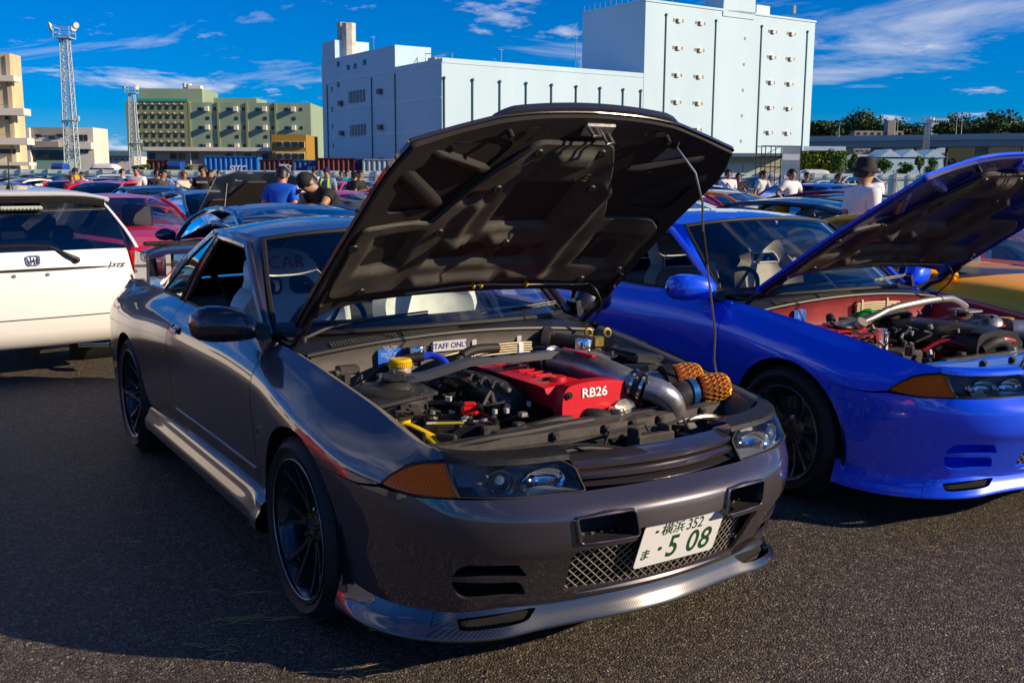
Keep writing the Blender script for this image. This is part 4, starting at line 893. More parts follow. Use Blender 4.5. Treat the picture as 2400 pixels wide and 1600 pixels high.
def shell_panels():
    if _SHELL_CACHE: return _SHELL_CACHE
    C_ = _SHELL_CACHE
    # ---- bumper
    arF = _sv([(math.sqrt(.362**2-(z-.316)**2), z) for z in np.linspace(.607, .262, 12)])
    half = [(1.131, .590), (1.014, .646), (.882, .652), (.724, .672), (.50, .682), (.322, .684), (.15, .684)]
    top = arF[:1]+half
    R_side = top[::-1]+arF[1:]                       # from centre outwards then down the arch
    outer = [(-s, v) for s, v in R_side[::-1]]+R_side+[(s, 0.0) for s in np.linspace(arF[-1][0]-.02, -arF[-1][0]+.02, 90)]
    outer = [(s, min(max(v, 0), 1)) for s, v in outer]
    def xz(L_): return SH.xzs([tuple(p) for p in L_])
    duct = roundpoly([(.372, .556), (.190, .562), (.176, .484), (.360, .482)], .012)
    ductL = [(-x, z) for x, z in duct]
    mesh = roundpoly([(.372, .455), (.172, .462), (.168, .503), (-.215, .503), (-.219, .462), (-.372, .455), (-.348, .292), (.348, .292)], [.03, .01, .01, .01, .01, .03, .02, .02])
    s1 = roundpoly([(.650, .412), (.515, .416), (.478, .372), (.668, .366)], [.03, .004, .012, .006])
    s2 = roundpoly([(.667, .352), (.492, .352), (.462, .300), (.640, .288)], [.006, .02, .012, .03])
    holes_xz = [duct, ductL, mesh, s1, s2, [(-x, z) for x, z in s1], [(-x, z) for x, z in s2]]
    holes = [xz(resample(h, .02)) for h in holes_xz]
    C_['bumper'] = panel(SH.F, sgn=-1, outer=outer, holes=holes, step=.026, depth=.012, bstep=.016)
    C_['holes'] = holes; C_['holes_xz'] = holes_xz
    # ---- fender, door, quarter
    g = .0034
    top_f = [(s, 1.0) for s in np.linspace(.80, SH.s_at_y(-.505), 60)]
    doorF = lambda o: _sv([(-.515+o, edge_z(-.515)-.012), (-.508+o, .84), (-.495+o, .78), (-.475+o, .65), (-.460+o, .50), (-.452+o, .40), (-.448+o, .302)])
    doorR = lambda o: _sv([(-1.835+o, .905), (-1.815+o, .86), (-1.785+o, .79), (-1.755+o, .65), (-1.72+o, .50), (-1.69+o, .38), (-1.665+o, .302)])
    C_['fender'] = panel(SH.F, sgn=-1, outer= top_f+doorF(g)+_sv(_ARF)+[(1.131, .602), (1.016, .664), (.975, .76), (.933, .856), (.865, .915), (.800, .958)], step=.028, bstep=.018)
    C_['door'] = panel(SH.F, sgn=-1, outer= [(s, 1.0) for s in np.linspace(SH.s_at_y(-.52)+g, SH.s_at_y(-1.835)-g, 60)]+doorR(g)+doorF(-g)[::-1], step=.035, bstep=.02)
    C_['quarter'] = panel(SH.F, sgn=-1, outer= [(s, 1.0) for s in np.linspace(SH.s_at_y(-1.84)+g, SH.S, 80)]+[(SH.S, v) for v in np.linspace(.95, 0, 14)]+[(s, 0.0) for s in np.linspace(SH.S-.03, SH.yz(-2.97, .29)[0], 40)]+_sv(_ARR)[::-1]+doorR(-g)[::-1], step=.035, bstep=.02)
    # ---- lip and its carbon middle, side skirt
    def lipF(s, v):
        s = np.asarray(s, float); v = np.asarray(v, float); a = np.abs(s)
        K = np.array([0, .45, .62, .76, .90, 1.05, 1.30])
        d = cspline(K, np.array([[.150, .138, .118, .150], [.140, .128, .108, .14], [.100, .085, .060, .10], [.072, .055, .030, .08], [.055, .036, .006, .07], [.040, .022, -.006, .06], [.026, .014, .002, .05]]))(a)
        z = cspline(K, np.array([[.256, .220, .180, .172], [.256, .220, .178, .170], [.252, .215, .172, .164], [.242, .205, .166, .158], [.236, .198, .158, .150], [.238, .196, .150, .144], [.264, .215, .150, .145]]))(a)
        q = np.clip(v*3, 0, 3); i = np.clip(q.astype(int), 0, 2); u = q-i; ar = np.arange(len(a))
        m = np.zeros_like(d); 
        def ev(T):
            M_ = np.gradient(T, axis=1); y0, y1, m0, m1 = T[ar, i], T[ar, i+1], M_[ar, i], M_[ar, i+1]
            return (2*u**3-3*u**2+1)*y0+(u**3-2*u**2+u)*m0+(-2*u**3+3*u**2)*y1+(u**3-u**2)*m1
        dd, zz = ev(d), ev(z); base = SH.F(s, np.full(len(a), .46))            # row 4: reference plan
        e = 1e-3; tg = SH.F(s+e, np.full(len(a), .46))-SH.F(s-e, np.full(len(a), .46)); tg = tg[:, :2]/np.linalg.norm(tg[:, :2], axis=1, keepdims=True)
        n = np.stack([-tg[:, 1], tg[:, 0]], 1)
        return np.stack([base[:, 0]-n[:, 0]*dd, base[:, 1]-n[:, 1]*dd, zz], 1)
    def lip(s0, s1, hole=None): return panel(lipF, outer=[(s, 1.0) for s in np.linspace(s0, s1, 30)]+[(s, 0.0) for s in np.linspace(s1, s0, 30)], holes=hole or (), step=.03, depth=.02, bstep=.02)
    C_['lipF'] = lipF
    slot = roundpoly([(.46, .14), (.76, .14), (.74, .44), (.50, .44)], .06)
    slotn = [(-s, v) for s, v in slot]
    C_['lip_mid'] = lip(-.84, .84, [slot, slotn]); C_['lip_end'] = lip(.842, 1.26); C_['lip_slots'] = [slot, slotn]
    sk = []
    for y in np.linspace(-.372, -2.255, 40):
        f = min(1, (-.372-y)/.25); fl = .018*math.exp(-((y+.40)/.10)**2)
        sk.append([Vector((x_, y, z_)) for x_, z_ in ((.80, .318), (.838, .316), (.846+fl, .300), (.852+fl, .275), (.868+fl, .252), (.872+fl, .232), (.868+fl, .205), (.845, .185), (.74, .18))])
    C_['skirt'] = MB().grid(sk, flip=True)
    return C_

def coupe(name, label, loc, rz, paint, o):
    """o: look of this one (dict)"""
    T = thing(name, label, 'car', loc, rz)
    P = shell_panels(); pm = paint
    both = lambda nm, mb, m, **k: (obj(nm, mb, m, T, **k), obj(nm, flipx(mb), m, T, **k))
    bump = obj('front_bumper', P['bumper'], pm, T, ang=50)
    both('front_fender', P['fender'], pm, ang=50); drs = both('door', P['door'], pm, ang=50); both('rear_quarter', P['quarter'], pm, ang=50)
    both('side_skirt', P['skirt'], pm)
    lipm = o['lip']
    obj('front_lip', P['lip_mid'], lipm, T, ang=50); both('front_lip_end', P['lip_end'], pm, ang=50)
    # openings of the bumper: ducts run back into it, mesh behind the middle one
    dk = MB()
    for h, hx in zip(P['holes'], P['holes_xz']):
        Q = SH.F(np.array([p[0] for p in h]), np.array([p[1] for p in h])); n = len(Q)
        vs = [Vector(p) for p in Q]+[Vector((p[0]*.95, p[1]-.09, p[2])) for p in Q]; A = sum(Q[i][0]*Q[(i+1) % n][2]-Q[(i+1) % n][0]*Q[i][2] for i in range(n))
        if len(h) > 0 and hx is not P['holes_xz'][2]:
            dk.add(vs, [(i, (i+1) % n, n+(i+1) % n, n+i) if A > 0 else ((i+1) % n, i, n+i, n+(i+1) % n) for i in range(n)]+[tuple(range(n, 2*n))])
    obj('duct_lining', dk, [o['duct']], bump)
    for sg in (1, -1):      # raised frames round the two upper ducts
        b = MB(); h = roundpoly([(.372, .556), (.190, .562), (.176, .484), (.360, .482)], .012); Q = SH.xzs([(x*sg, z) for x, z in resample(h, .02)])
        X = SH.F(np.array([q[0] for q in Q]), np.array([q[1] for q in Q])); c = X.mean(0)
        ring = []
        for p in X:
            d = p-c; d[1] = 0; d /= np.linalg.norm(d); ring.append([Vector(p+np.array([0, -.02, 0])), Vector(p+np.array([0, .010, 0])), Vector(p+np.array([0, .011, 0])+d*.003), Vector(p+np.array([0, .009, 0])+d*.008), Vector(p+np.array([0, -.004, 0])+d*.012)])
        b.grid(ring, close_u=True, flip=(sg < 0)); obj('duct_frame', b, pm, bump)
    gm = MB(); 
    for k in range(-34, 35):   # expanded-metal mesh in the middle opening: two families of slanted wires
        for sgn in (1, -1):
            x0 = k*.030; a = Vector((x0-sgn*.11, .908, .285)); e = Vector((x0+sgn*.11, .975, .49))
            def cl(p, q):
                lim = .37
                if abs(p.x) <= lim: return p
                t = (math.copysign(lim, p.x)-p.x)/(q.x-p.x); return p+(q-p)*t if 0 <= t <= 1 else None
            a2, e2 = cl(a, e), cl(e, a)
            if a2 is None or e2 is None or (a2-e2).length < .02: continue
            sh = -.055*(a2.x/.37)**2; sh2 = -.055*(e2.x/.37)**2
            gm.cyl(a2+Vector((0, sh, 0)), e2+Vector((0, sh2, 0)), .0023, n=4, cap=False)
    obj('grille_mesh', gm, o['meshm'], bump, smooth=False)
    lb = MB(); lb.grid([[Vector((x, yy+q, z)) for yy, z in ((.872, .290), (.892, .294), (.908, .288), (.914, .276), (.906, .262), (.885, .254))] for x, q in [(x, -.055*(x/.37)**2) for x in np.linspace(-.362, .362, 20)]], flip=True); obj('lower_bar', lb, o.get('barm', pm), bump)
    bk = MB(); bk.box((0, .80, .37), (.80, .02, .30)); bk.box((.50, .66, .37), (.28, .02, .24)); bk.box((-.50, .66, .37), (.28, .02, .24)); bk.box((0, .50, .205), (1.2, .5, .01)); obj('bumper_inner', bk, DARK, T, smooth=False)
    ls = MB()
    for sl_ in P['lip_slots']:
        Q = P['lipF'](np.array([p[0] for p in sl_]), np.array([p[1] for p in sl_])); ls.add([Vector((p[0]*.97, p[1]-.018, p[2]+.002)) for p in Q], [tuple(range(len(Q)))])
    obj('lip_slot_liner', ls, DARK, T, smooth=False)
    # grille: two slats, with the sloping filler panel above the bumper
    gr = obj('grille', MB().grid([[Vector((x, .86-.05*(x/.31)**2, .655)), Vector((x, .965-.06*(x/.31)**2, .622))] for x in np.linspace(-.31, .31, 14)], flip=True), pm, T)
    for (zf, yf, zb, yb) in ((.684, .938, .704, .858), (.655, .952, .664, .88)):
        s_ = MB(); G = []
        for x in np.linspace(-.318, .318, 16):
            c = -.052*(x/.318)**2; G.append([Vector((x, yb+c*.6, zb)), Vector((x, (yf+yb)/2+c, (zf+zb)/2+.006)), Vector((x, yf-.012+c, zf+.007)), Vector((x, yf+c, zf)), Vector((x, yf-.003+c, zf-.012)), Vector((x, yf-.02+c, zf-.016)), Vector((x, yb+c*.6, zb-.02)), Vector((x, yb+c*.6, zb))])
        s_.grid(G, flip=True); obj('slat', s_, pm, gr)
    headlamps(T, P, o)
    # wheel housings
    wh = MB()
    for sg in (1, -1):
        for cy in (0, -2.615):
            G = [[Vector((sg*x, cy+.372*math.cos(t), .316+.372*math.sin(t))) for x in (.845, .55)] for t in np.linspace(R_(-12), R_(192), 30)]
            wh.grid(G, flip=(sg > 0)); wh.box((sg*.55, cy, .45), (.01, .74, .5))
    obj('wheel_housing', wh, DARK, T)
    for (x, y, sg) in ((.862, 0, 1), (-.862, 0, -1), (.862, -2.615, 1), (-.862, -2.615, -1)): put_wheel(T, x*o.get('wx', 1), y, o['wkey'], sg, **o['wheel'])
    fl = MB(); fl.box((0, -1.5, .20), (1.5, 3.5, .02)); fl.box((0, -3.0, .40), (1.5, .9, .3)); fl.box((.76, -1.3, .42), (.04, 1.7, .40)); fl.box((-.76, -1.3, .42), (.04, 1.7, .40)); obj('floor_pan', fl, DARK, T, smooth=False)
    cabin(T, pm, o); mirrors(T, pm, o); bonnet(T, pm, o); engine_bay(T, pm, o)
    # door handles and the fender badge
    for dr, sg in zip(drs, (1, -1)):
        h = MB(); s0, v0 = SH.yz(-1.645, .792); c = Vector(SH.F(s0, v0)[0]); 
        p = rrect(0, 0, .135, .062, .026, 5); M = frame(c+Vector((.001, 0, 0)), (0, -1, .02), (-.20, 0, 1)); n = len(p)
        vs = [M @ Vector((x, y, 0.0)) for x, y in p]+[M @ Vector((x*.97, y*.95, .006)) for x, y in p]+[M @ Vector((x*.88, y*.78, .006)) for x, y in p]+[M @ Vector((x*.84, y*.70, .003)) for x, y in p]
        if sg < 0: vs = [Vector((-q.x, q.y, q.z)) for q in vs]
        fs = []
        for r in range(3): fs += [(r*n+i, r*n+(i+1) % n, (r+1)*n+(i+1) % n, (r+1)*n+i) for i in range(n)]
        fs += [tuple(range(3*n, 4*n))]
        if sg < 0: fs = [f[::-1] for f in fs]
        obj('handle', h.add(vs, fs), [pm], dr)
        k = MB(); M2 = frame(c+Vector((.006, 0, .008)), (0, -1, .02), (-.20, 0, 1)); k.box((0, 0, 0), (.10, .020, .012), .004); k.v = [tuple(M2 @ Vector(q)) for q in k.v]
        obj('handle_grip', k if sg > 0 else flipx(k), pm, dr); cu = MB(); cu.add([M @ Vector((x*.85, y*.72, .0034)) for x, y in p], [tuple(range(n))]); obj('handle_cup', cu if sg > 0 else flipx(cu), DARK, dr)
        mo = MB(); q0 = np.array([SH.yz(y, .415+.012*(-y-.46)/1.3*0) for y in np.linspace(-.47, -1.68, 14)]); X = SH.F(q0[:, 0], q0[:, 1])
        mo.tube([Vector(p) for p in X], .0055, 6); obj('side_moulding', mo if sg > 0 else flipx(mo), pm, dr)
    return T
def headlamps(T, P, o):
    rl = ribbed_lens()
    for sg in (1, -1):
        W_ = lambda mb: mb if sg > 0 else flipx(mb)
        lens2 = roundpoly([(.330, .690), (.722, .694), (.775, .945), (.395, .950), (.345, .890)], [.012, .006, .008, .02, .03])
        L_ = obj('headlamp', W_(panel(SH.F, sgn=-1, outer= lens2, step=.03, depth=.02, bstep=.015)), rl, T)
        # housing: black tub behind the lens
        Q = np.array(resample(lens2, .02)); A = SH.F(Q[:, 0], Q[:, 1]); n = len(A)
        ctr = A.mean(0)
        back = ctr+(A-ctr)*np.array([.94, .94, .86])+np.array([-.02, -.10, -.005])
        hb = MB(); hb.add([Vector(p) for p in A-np.array([0, .004, 0])]+[Vector(p) for p in back], [((i+1) % n, i, n+i, n+(i+1) % n) for i in range(n) if not (A[i][0] > .60 and A[(i+1) % n][0] > .60)]+[tuple(range(n, 2*n))[::-1]])
        obj('lamp_housing', W_(hb), o.get('lampback', mat('lamp_housing_grey', (.42, .43, .44), rough=.35, metal=.2)), L_)
        bz = MB(); ring = []
        for p in A:
            d = p-ctr; d /= np.linalg.norm(d); ring.append([Vector(p-np.array([0, .012, 0])), Vector(p+np.array([0, .003, .001])), Vector(p+d*.005+np.array([0, .002, 0])), Vector(p+d*.007+np.array([0, -.02, 0]))])
        bz.grid(ring, close_u=True); obj('lamp_bezel', W_(bz), RUBBER, L_)
        pj = MB(); c = Vector(SH.F(.600, .80)[0]); ax = Vector((.35, 1, .02)).normalized()
        if o.get('projector'):
            pj.lathe([(.034, -.02), (.040, -.012), (.043, -.010), (.045, -.02), (.046, -.06)], c, ax, 30); obj('projector_ring', W_(pj), CHROME, L_)
            pl = MB(); pl.lathe([(0, -.001), (.012, -.003), (.022, -.008), (.030, -.016), (.034, -.024)], c, ax, 30); obj('projector_lens', W_(pl), mat('projector_glass', (.05, .07, .09), rough=.03, coat=1, spec=1.0), L_)
        rf = MB(); c2 = Vector(SH.F(.455, .79)[0])+Vector((0, -.075, 0)); G = []
        for i in range(17):
            a = 2*PI*i/16; G.append([c2+Vector((math.cos(a)*r*1.5, h, math.sin(a)*r*.8)) for r, h in ((.052, .062), (.048, .030), (.032, .008), (.008, 0))])
        rf.grid(G, flip=True); obj('reflector', W_(rf), mat('lamp_reflector', (.92, .92, .93), rough=.06, metal=1), L_)
        if not o.get('projector'):
            rf = MB(); c2 = Vector(SH.F(.62, .79)[0])+Vector((-.02, -.07, 0)); G = []
            for i in range(17):
                a = 2*PI*i/16; G.append([c2+Vector((math.cos(a)*r*1.5, h, math.sin(a)*r*.8)) for r, h in ((.052, .062), (.048, .030), (.032, .008), (.008, 0))])
            rf.grid(G, flip=True); obj('reflector', W_(rf), MATS['lamp_reflector'], L_)
        # eyelid trim between lamp and bonnet edge
        ey = MB(); G = []
        for s in np.linspace(.36, .80, 16):
            p = Vector(SH.F(s, .958)[0]); G.append([p+Vector((0, .004, -.004)), p+Vector((0, .001, .012)), p+Vector((0, -.018, .022)), p+Vector((-.01, -.075, .022))])
        ey.grid(G, flip=True); obj('eyelid_trim', W_(ey), o.get('eyelid', BLACK), L_)
        # indicator
        ind = roundpoly([(.730, .690), (.790, .938), (.865, .900), (.925, .845), (.968, .762), (1.006, .672), (.880, .668)], [.005, .012, .02, .02, .02, .012, .03])
        I = obj('indicator', W_(panel(SH.F, sgn=-1, outer=ind, step=.025, depth=.02, bstep=.015)), amber_mat(), T)
        Q = np.array(resample(ind, .02)); A = SH.F(Q[:, 0], Q[:, 1]); ctr = A.mean(0); bz = MB(); ring = []
        for p in A:
            d = p-ctr; d /= np.linalg.norm(d); ring.append([Vector(p), Vector(p+d*.003+np.array([.003, .003, 0])), Vector(p+d*.010), Vector(p+d*.010-np.array([.02, .02, 0]))])
        bz.grid(ring, close_u=True); obj('indicator_gasket', W_(bz), RUBBER, I)
        st = SH.F(np.linspace(.74, .98, 14), np.full(14, .79)); ib = MB(); ib.ball(Vector(SH.F(.83, .80)[0])-Vector((.05, .04, 0)), (.03, .03, .022)); obj('bulb', W_(ib), mat('amber_bulb', (1, .4, .05), rough=.2), I)

def cabin(T, pm, o):
    GL = GLASSC
    wsB = [Vector(p) for p in ((-.695, -.64, .905), (-.52, -.50, .915), (-.27, -.415, .925), (0, -.385, .930), (.27, -.415, .925), (.52, -.50, .915), (.695, -.64, .905))]
    wsT = [Vector(p) for p in ((-.575, -1.105, 1.252), (-.40, -1.055, 1.275), (-.2, -1.03, 1.288), (0, -1.02, 1.292), (.2, -1.03, 1.288), (.40, -1.055, 1.275), (.575, -1.105, 1.252))]
    wr = [wsB[-1], Vector((.645, -.86, 1.075)), wsT[-1]]; wl = [Vector((-p.x, p.y, p.z)) for p in wr]
    obj('windscreen', MB().grid(coons(wsB, wsT, wl, wr, 24, 12), flip=True), GL, T)
    bl = MB()     # black band round the screen
    for C_ in (wsB, wsT): bl.tube(catmull(C_, None, 5), .011, 6)
    for C_ in (wr, wl): bl.tube(catmull(C_, None, 5), .012, 6)
    obj('windscreen_seal', bl, RUBBER, T)
    rT = [Vector(p) for p in ((-.535, -2.02, 1.248), (-.27, -2.06, 1.275), (0, -2.075, 1.283), (.27, -2.06, 1.275), (.535, -2.02, 1.248))]
    rail = [Vector(p) for p in ((.582, -1.12, 1.262), (.605, -1.35, 1.274), (.605, -1.6, 1.275), (.575, -1.85, 1.262), (.535, -2.02, 1.248))]
    raill = [Vector((-p.x, p.y, p.z)) for p in rail]
    wsT2 = [p+Vector((p.x*.01, -.012, .008)) for p in wsT]
    roof = MB().grid(coons(wsT2, rT, raill, rail, 20, 16, bulge=(0, 0, .022)), flip=True)
    winF = [Vector((.728, -.62, .900)), Vector((.700, -.83, 1.05)), Vector((.625, -1.16, 1.226))]
    winT = [Vector((.625, -1.16, 1.226)), Vector((.632, -1.38, 1.242)), Vector((.622, -1.575, 1.243))]
    qT = [Vector((.622, -1.575, 1.243)), Vector((.614, -1.68, 1.240)), Vector((.600, -1.80, 1.225))]
    apB = [Vector(p) for p in ((.705, -.655, .912), (.655, -.87, 1.083), (.582, -1.12, 1.262))]
    topw = winT+qT[1:]
    qR = [Vector((.600, -1.80, 1.225)), Vector((.652, -2.05, 1.10)), Vector((.706, -2.375, .915))]
    rgE = [Vector((.535, -2.02, 1.248)), Vector((.575, -2.40, 1.10)), Vector((.625, -2.83, .910))]
    for sg in (1, -1):
        W_ = lambda mb: mb if sg > 0 else flipx(mb)
        a = MB(); a.grid(coons(winF, apB, [winF[0], apB[0]], [winF[-1], apB[-1]], 14, 4, bulge=(.008, .008, 0)))
        obj('a_pillar', W_(a), pm, T)
        r = MB(); r.grid(coons(topw, rail, [topw[0], rail[0]], [topw[-1], rail[-1]], 18, 5, bulge=(.010, 0, .006)))
        obj('roof_rail', W_(r), pm, T)
        c = MB(); c.grid(coons(qR, rgE, [qR[0], rgE[0]], [qR[-1], rgE[-1]], 14, 6, bulge=(.012, 0, .006)))
        c.grid(coons([qR[-1], rgE[-1]], [Vector((edge_x(-2.42), -2.42, edge_z(-2.42))), Vector((edge_x(-2.86), -2.86, edge_z(-2.86)))], [qR[-1], Vector((edge_x(-2.42), -2.42, edge_z(-2.42)))], [rgE[-1], Vector((edge_x(-2.86), -2.86, edge_z(-2.86)))], 6, 3))
        obj('c_pillar', W_(c), pm, T)
        # side glass
        bw0, bw1 = Vector((.735, -.68, .900)), Vector((.728, -1.84, .912))
        if not (sg > 0 and o.get('window_open')):
            g = MB().grid(coons([bw0, (bw0+bw1)/2+Vector((.004, 0, 0)), bw1], winT, [bw0, winF[1]+Vector((-.004, 0, 0)), winT[0]], [bw1, (bw1+winT[-1])/2+Vector((.012, 0, 0)), winT[-1]], 12, 8))
            obj('door_glass', W_(g), GLASSC, T)
        q0 = Vector((.724, -1.93, .912)); 
        qg = MB().grid(coons([q0, Vector((.716, -2.15, .914)), qR[-1]], [qT[0]+Vector((0, -.03, 0)), qT[1], qT[2]], [q0, (q0+qT[0])/2+Vector((.012, -.02, 0)), qT[0]+Vector((0, -.03, 0))], qR[::-1], 10, 8))
        obj('quarter_glass', W_(qg), mat('dark_quarter_glass', (.01, .012, .015), rough=.03, coat=1, spec=.8), T)
        fr = MB()   # body colour frame and black seals round the door opening
        wf = catmull(winF, None, 5)+catmull(winT, None, 5)[1:]; fr.tube(wf, .020, 8)
        fr.tube(catmull([winT[-1], (winT[-1]+bw1)/2+Vector((.012, .01, 0)), bw1], None, 6), .018, 8); obj('door_frame', W_(fr), pm, T)
        sl_ = MB(); wi = [p+Vector((-.014, -.012, -.022)) for p in wf]; sl_.tube(wi, .011, 6); sl_.tube([bw0+Vector((0, 0, -.002)), (bw0+bw1)/2+Vector((.004, 0, -.002)), bw1], .011, 6)
        sl_.tube(catmull([q0, (q0+qT[0])/2+Vector((.013, -.02, 0)), qT[0]+Vector((0, -.03, 0))], None, 5), .016, 6); sl_.tube(catmull(qR, None, 5), .007, 6); sl_.tube([q0, Vector((.716, -2.15, .914)), qR[-1]], .010, 6)
        obj('window_seal', W_(sl_), RUBBER, T)
    obj('roof', roof, pm, T)
    rb = [Vector(p) for p in ((-.625, -2.83, .910), (-.33, -2.93, .925), (0, -2.96, .93), (.33, -2.93, .925), (.625, -2.83, .910))]; rgl = [Vector((-p.x, p.y, p.z)) for p in rgE]
    obj('rear_window', MB().grid(coons(rT, rb, rgl, rgE, 18, 10, bulge=(0, -.02, .02)), flip=True), GLASSC, T)
    tl = [Vector((edge_x(y), y, edge_z(y))) for y in np.linspace(-2.86, -3.42, 8)]; ends = [Vector((x, -3.46-.03*(1-(x/.62)**2), .886)) for x in np.linspace(-.62, .62, 9)]
    tlE = tl+[ends[-1]]
    obj('boot_lid', MB().grid(coons(rb, ends, [Vector((-p.x, p.y, p.z)) for p in tlE], tlE, 18, 10, bulge=(0, 0, .015)), flip=True), pm, T)
    # rear wing on two uprights
    w = MB(); G = []
    for x in np.linspace(-.63, .63, 21):
        e = (abs(x)/.63)**6; z = 1.065-.05*e; G.append([Vector((x, y, z+dz)) for y, dz in ((-3.10, .0), (-3.12, .014), (-3.22, .022), (-3.36, .028), (-3.40, .03), (-3.40, .018), (-3.30, .004), (-3.16, -.012), (-3.10, 0))])
    w.grid(G, flip=True)
    for sg in (1, -1):
        w.grid([[Vector((sg*x, y, z)) for x, y, z in ((.616, y0, z), (.636, y0+.01, z), (.636, y1, z), (.616, y1, z), (.616, y0, z))] for z, y0, y1 in ((.89, -3.12, -3.44), (.97, -3.11, -3.42), (1.06, -3.11, -3.39))], flip=(sg < 0))
        w.box((sg*.46, -3.25, .98), (.018, .14, .16), .006)
    wing = obj('rear_wing', w, pm, T); obj('wing_lip', MB().box((0, -3.405, 1.10), (1.16, .03, .025), .006), BLACK, wing)
    tlm = MB()
    for sg in (1, -1):
        for x in (.36, .56): tlm.cyl((sg*x, -3.50, .74), (sg*x, -3.56, .74), .075, n=24)
    obj('tail_lamp', tlm, REDLENS, T)
    # ------ interior: dash, wheel, seats, parcel shelf
    inn = mat('cabin_grey_trim', (.018, .019, .022), rough=.7, var=.2, vscale=30)
    d = MB(); G = []
    for x in np.linspace(-.68, .68, 12):
        c = (x/.68)**2; G.append([Vector((x, y-.10*c, z)) for y, z in ((-.42, .895), (-.62, .918), (-.80, .915), (-.86, .88), (-.86, .70), (-.80, .40))])
    d.grid(G); obj('dashboard', d, inn, T)
    b = MB(); b.box((0, -2.55, .80), (1.25, .75, .02), .005); b.box((0, -2.15, .62), (1.2, .16, .42), .05, Matrix.Rotation(R_(-15), 3, 'X')); b.box((0, -1.9, .42), (1.2, .5, .14), .05); b.box((.70, -1.2, .6), (.05, 1.5, .5), .02); b.box((-.70, -1.2, .6), (.05, 1.5, .5), .02); obj('rear_bench', b, inn, T)
    st = MB(); c = Vector((.36, -.93, .86)); ax = Vector((0, -.88, .42)).normalized(); u = ax.orthogonal().normalized(); v = ax.cross(u)
    st.tube([c+(u*math.cos(t)+v*math.sin(t))*.178 for t in np.linspace(0, 2*PI, 33)], .014, 8)
    for t in (0, 2.1, 4.2): st.cyl(c, c+(u*math.cos(t)+v*math.sin(t))*.17, .012, .01, 6)
    st.cyl(c, c-ax*.2, .03, .04, 10); st.cyl(c+ax*.01, c-ax*.02, .045, n=14); obj('steering_wheel', st, BLACK, T)
    bp = MB(); bp.tube([(.60, -1.95, 1.08), (.55, -1.85, .98), (.50, -1.75, .84), (.48, -1.72, .70)], .016, 6); bp.box((.60, -1.96, 1.09), (.05, .05, .05), .01); obj('seat_belt', bp, BLACK, T)
    for sx in (1, -1):
        seat(T, sx*.36, o['seat'], o.get('seat_text') and sx > 0, o)
    mi = MB(); mi.box((0, -1.0, 1.20), (.24, .035, .075), .02); mi.cyl((0, -.995, 1.22), (0, -.97, 1.275), .008, n=8); obj('interior_mirror', mi, o.get('imirror', BLACK), T)
def seat(T, x, style, txt, o):
    # bucket seat: shaped back with shoulder wings and a belt slot, cushion
    fab = o['seatm']
    prof = [(.46, .23), (.62, .245), (.80, .25), (.93, .235), (.99, .18), (1.05, .155), (1.13, .145), (1.17, .115), (1.185, .05)]
    ctr = lambda z: -1.28-.30*(z-.45)
    G = []
    B = MB(); n = 14
    for z, w in prof:
        y = ctr(z); row = []
        for k in range(n+1):
            q = -1+2*k/n; wing = .085*abs(q)**3*(1 if z < 1.0 else .35); row.append(Vector((x+q*w, y+wing+.02*(1-q*q)*0, z)))
        G.append(row)
    # front and back skins with belt slots (holes) cut into the upper back
    sp = cspline(np.array([p[0] for p in prof]), np.array([p[1] for p in prof]))
    def F(thick):
        def f(u, z):
            u = np.asarray(u, float); z = np.asarray(z, float); w = sp(z); q = np.clip(u/.25, -1.05, 1.05)
            return np.stack([x+q*w, -1.28-.30*(z-.45)+.085*np.abs(q)**3*np.where(z < 1.0, 1, np.clip(1-(z-1.0)*5, .35, 1))-thick, z], -1)
        return f
    out = [(u, .46) for u in np.linspace(-.25, .25, 12)]+[(.25, z) for z in np.linspace(.55, 1.12, 14)]+[(u, 1.185-.05*(u/.25)**4) for u in np.linspace(.22, -.22, 12)]+[(-.25, z) for z in np.linspace(1.12, .55, 14)]
    sw = .17 if style == 'single' else .15
    hole = [roundpoly([(-.17, .985), (.17, .985), (.15, 1.05), (-.15, 1.05)], .03)] if style == 'bar' else [roundpoly([(-.20, .975), (-.035, .975), (-.035, 1.045), (-.17, 1.045)], .034), roundpoly([(.20, .975), (.035, .975), (.035, 1.045), (.17, 1.045)], .034)]
    m1 = panel(F(0), out, hole, step=.03, depth=.07, sgn=-1)
    s_ = obj('seat', m1, fab, T); 
    obj('seat_back_shell', panel(F(.075), out, hole, step=.05, flange=False), BLACK, s_)
    c = MB(); c.box((x, -1.05, .44), (.46, .50, .14), .05); c.box((x-.22, -1.05, .50), (.07, .46, .12), .03); c.box((x+.22, -1.05, .50), (.07, .46, .12), .03); obj('seat_cushion', c, fab, s_)
    tr = MB()
    for h in hole:
        Q = resample(h, .02); X = F(-.004)(Q[:, 0], Q[:, 1]); tr.tube([Vector(p) for p in X]+[Vector(X[0])], .007, 6)
    obj('belt_slot_trim', tr, o.get('seat_trim', BLACK), s_)
    if txt:
        text('lettering', 'RECARO', .085, mat('red_print', (.55, .02, .03), rough=.5), s_, frame((x, -1.28-.30*(1.115-.45)+.012, 1.115), (-1, 0, 0), (0, -.30, 1)), space=1.15)
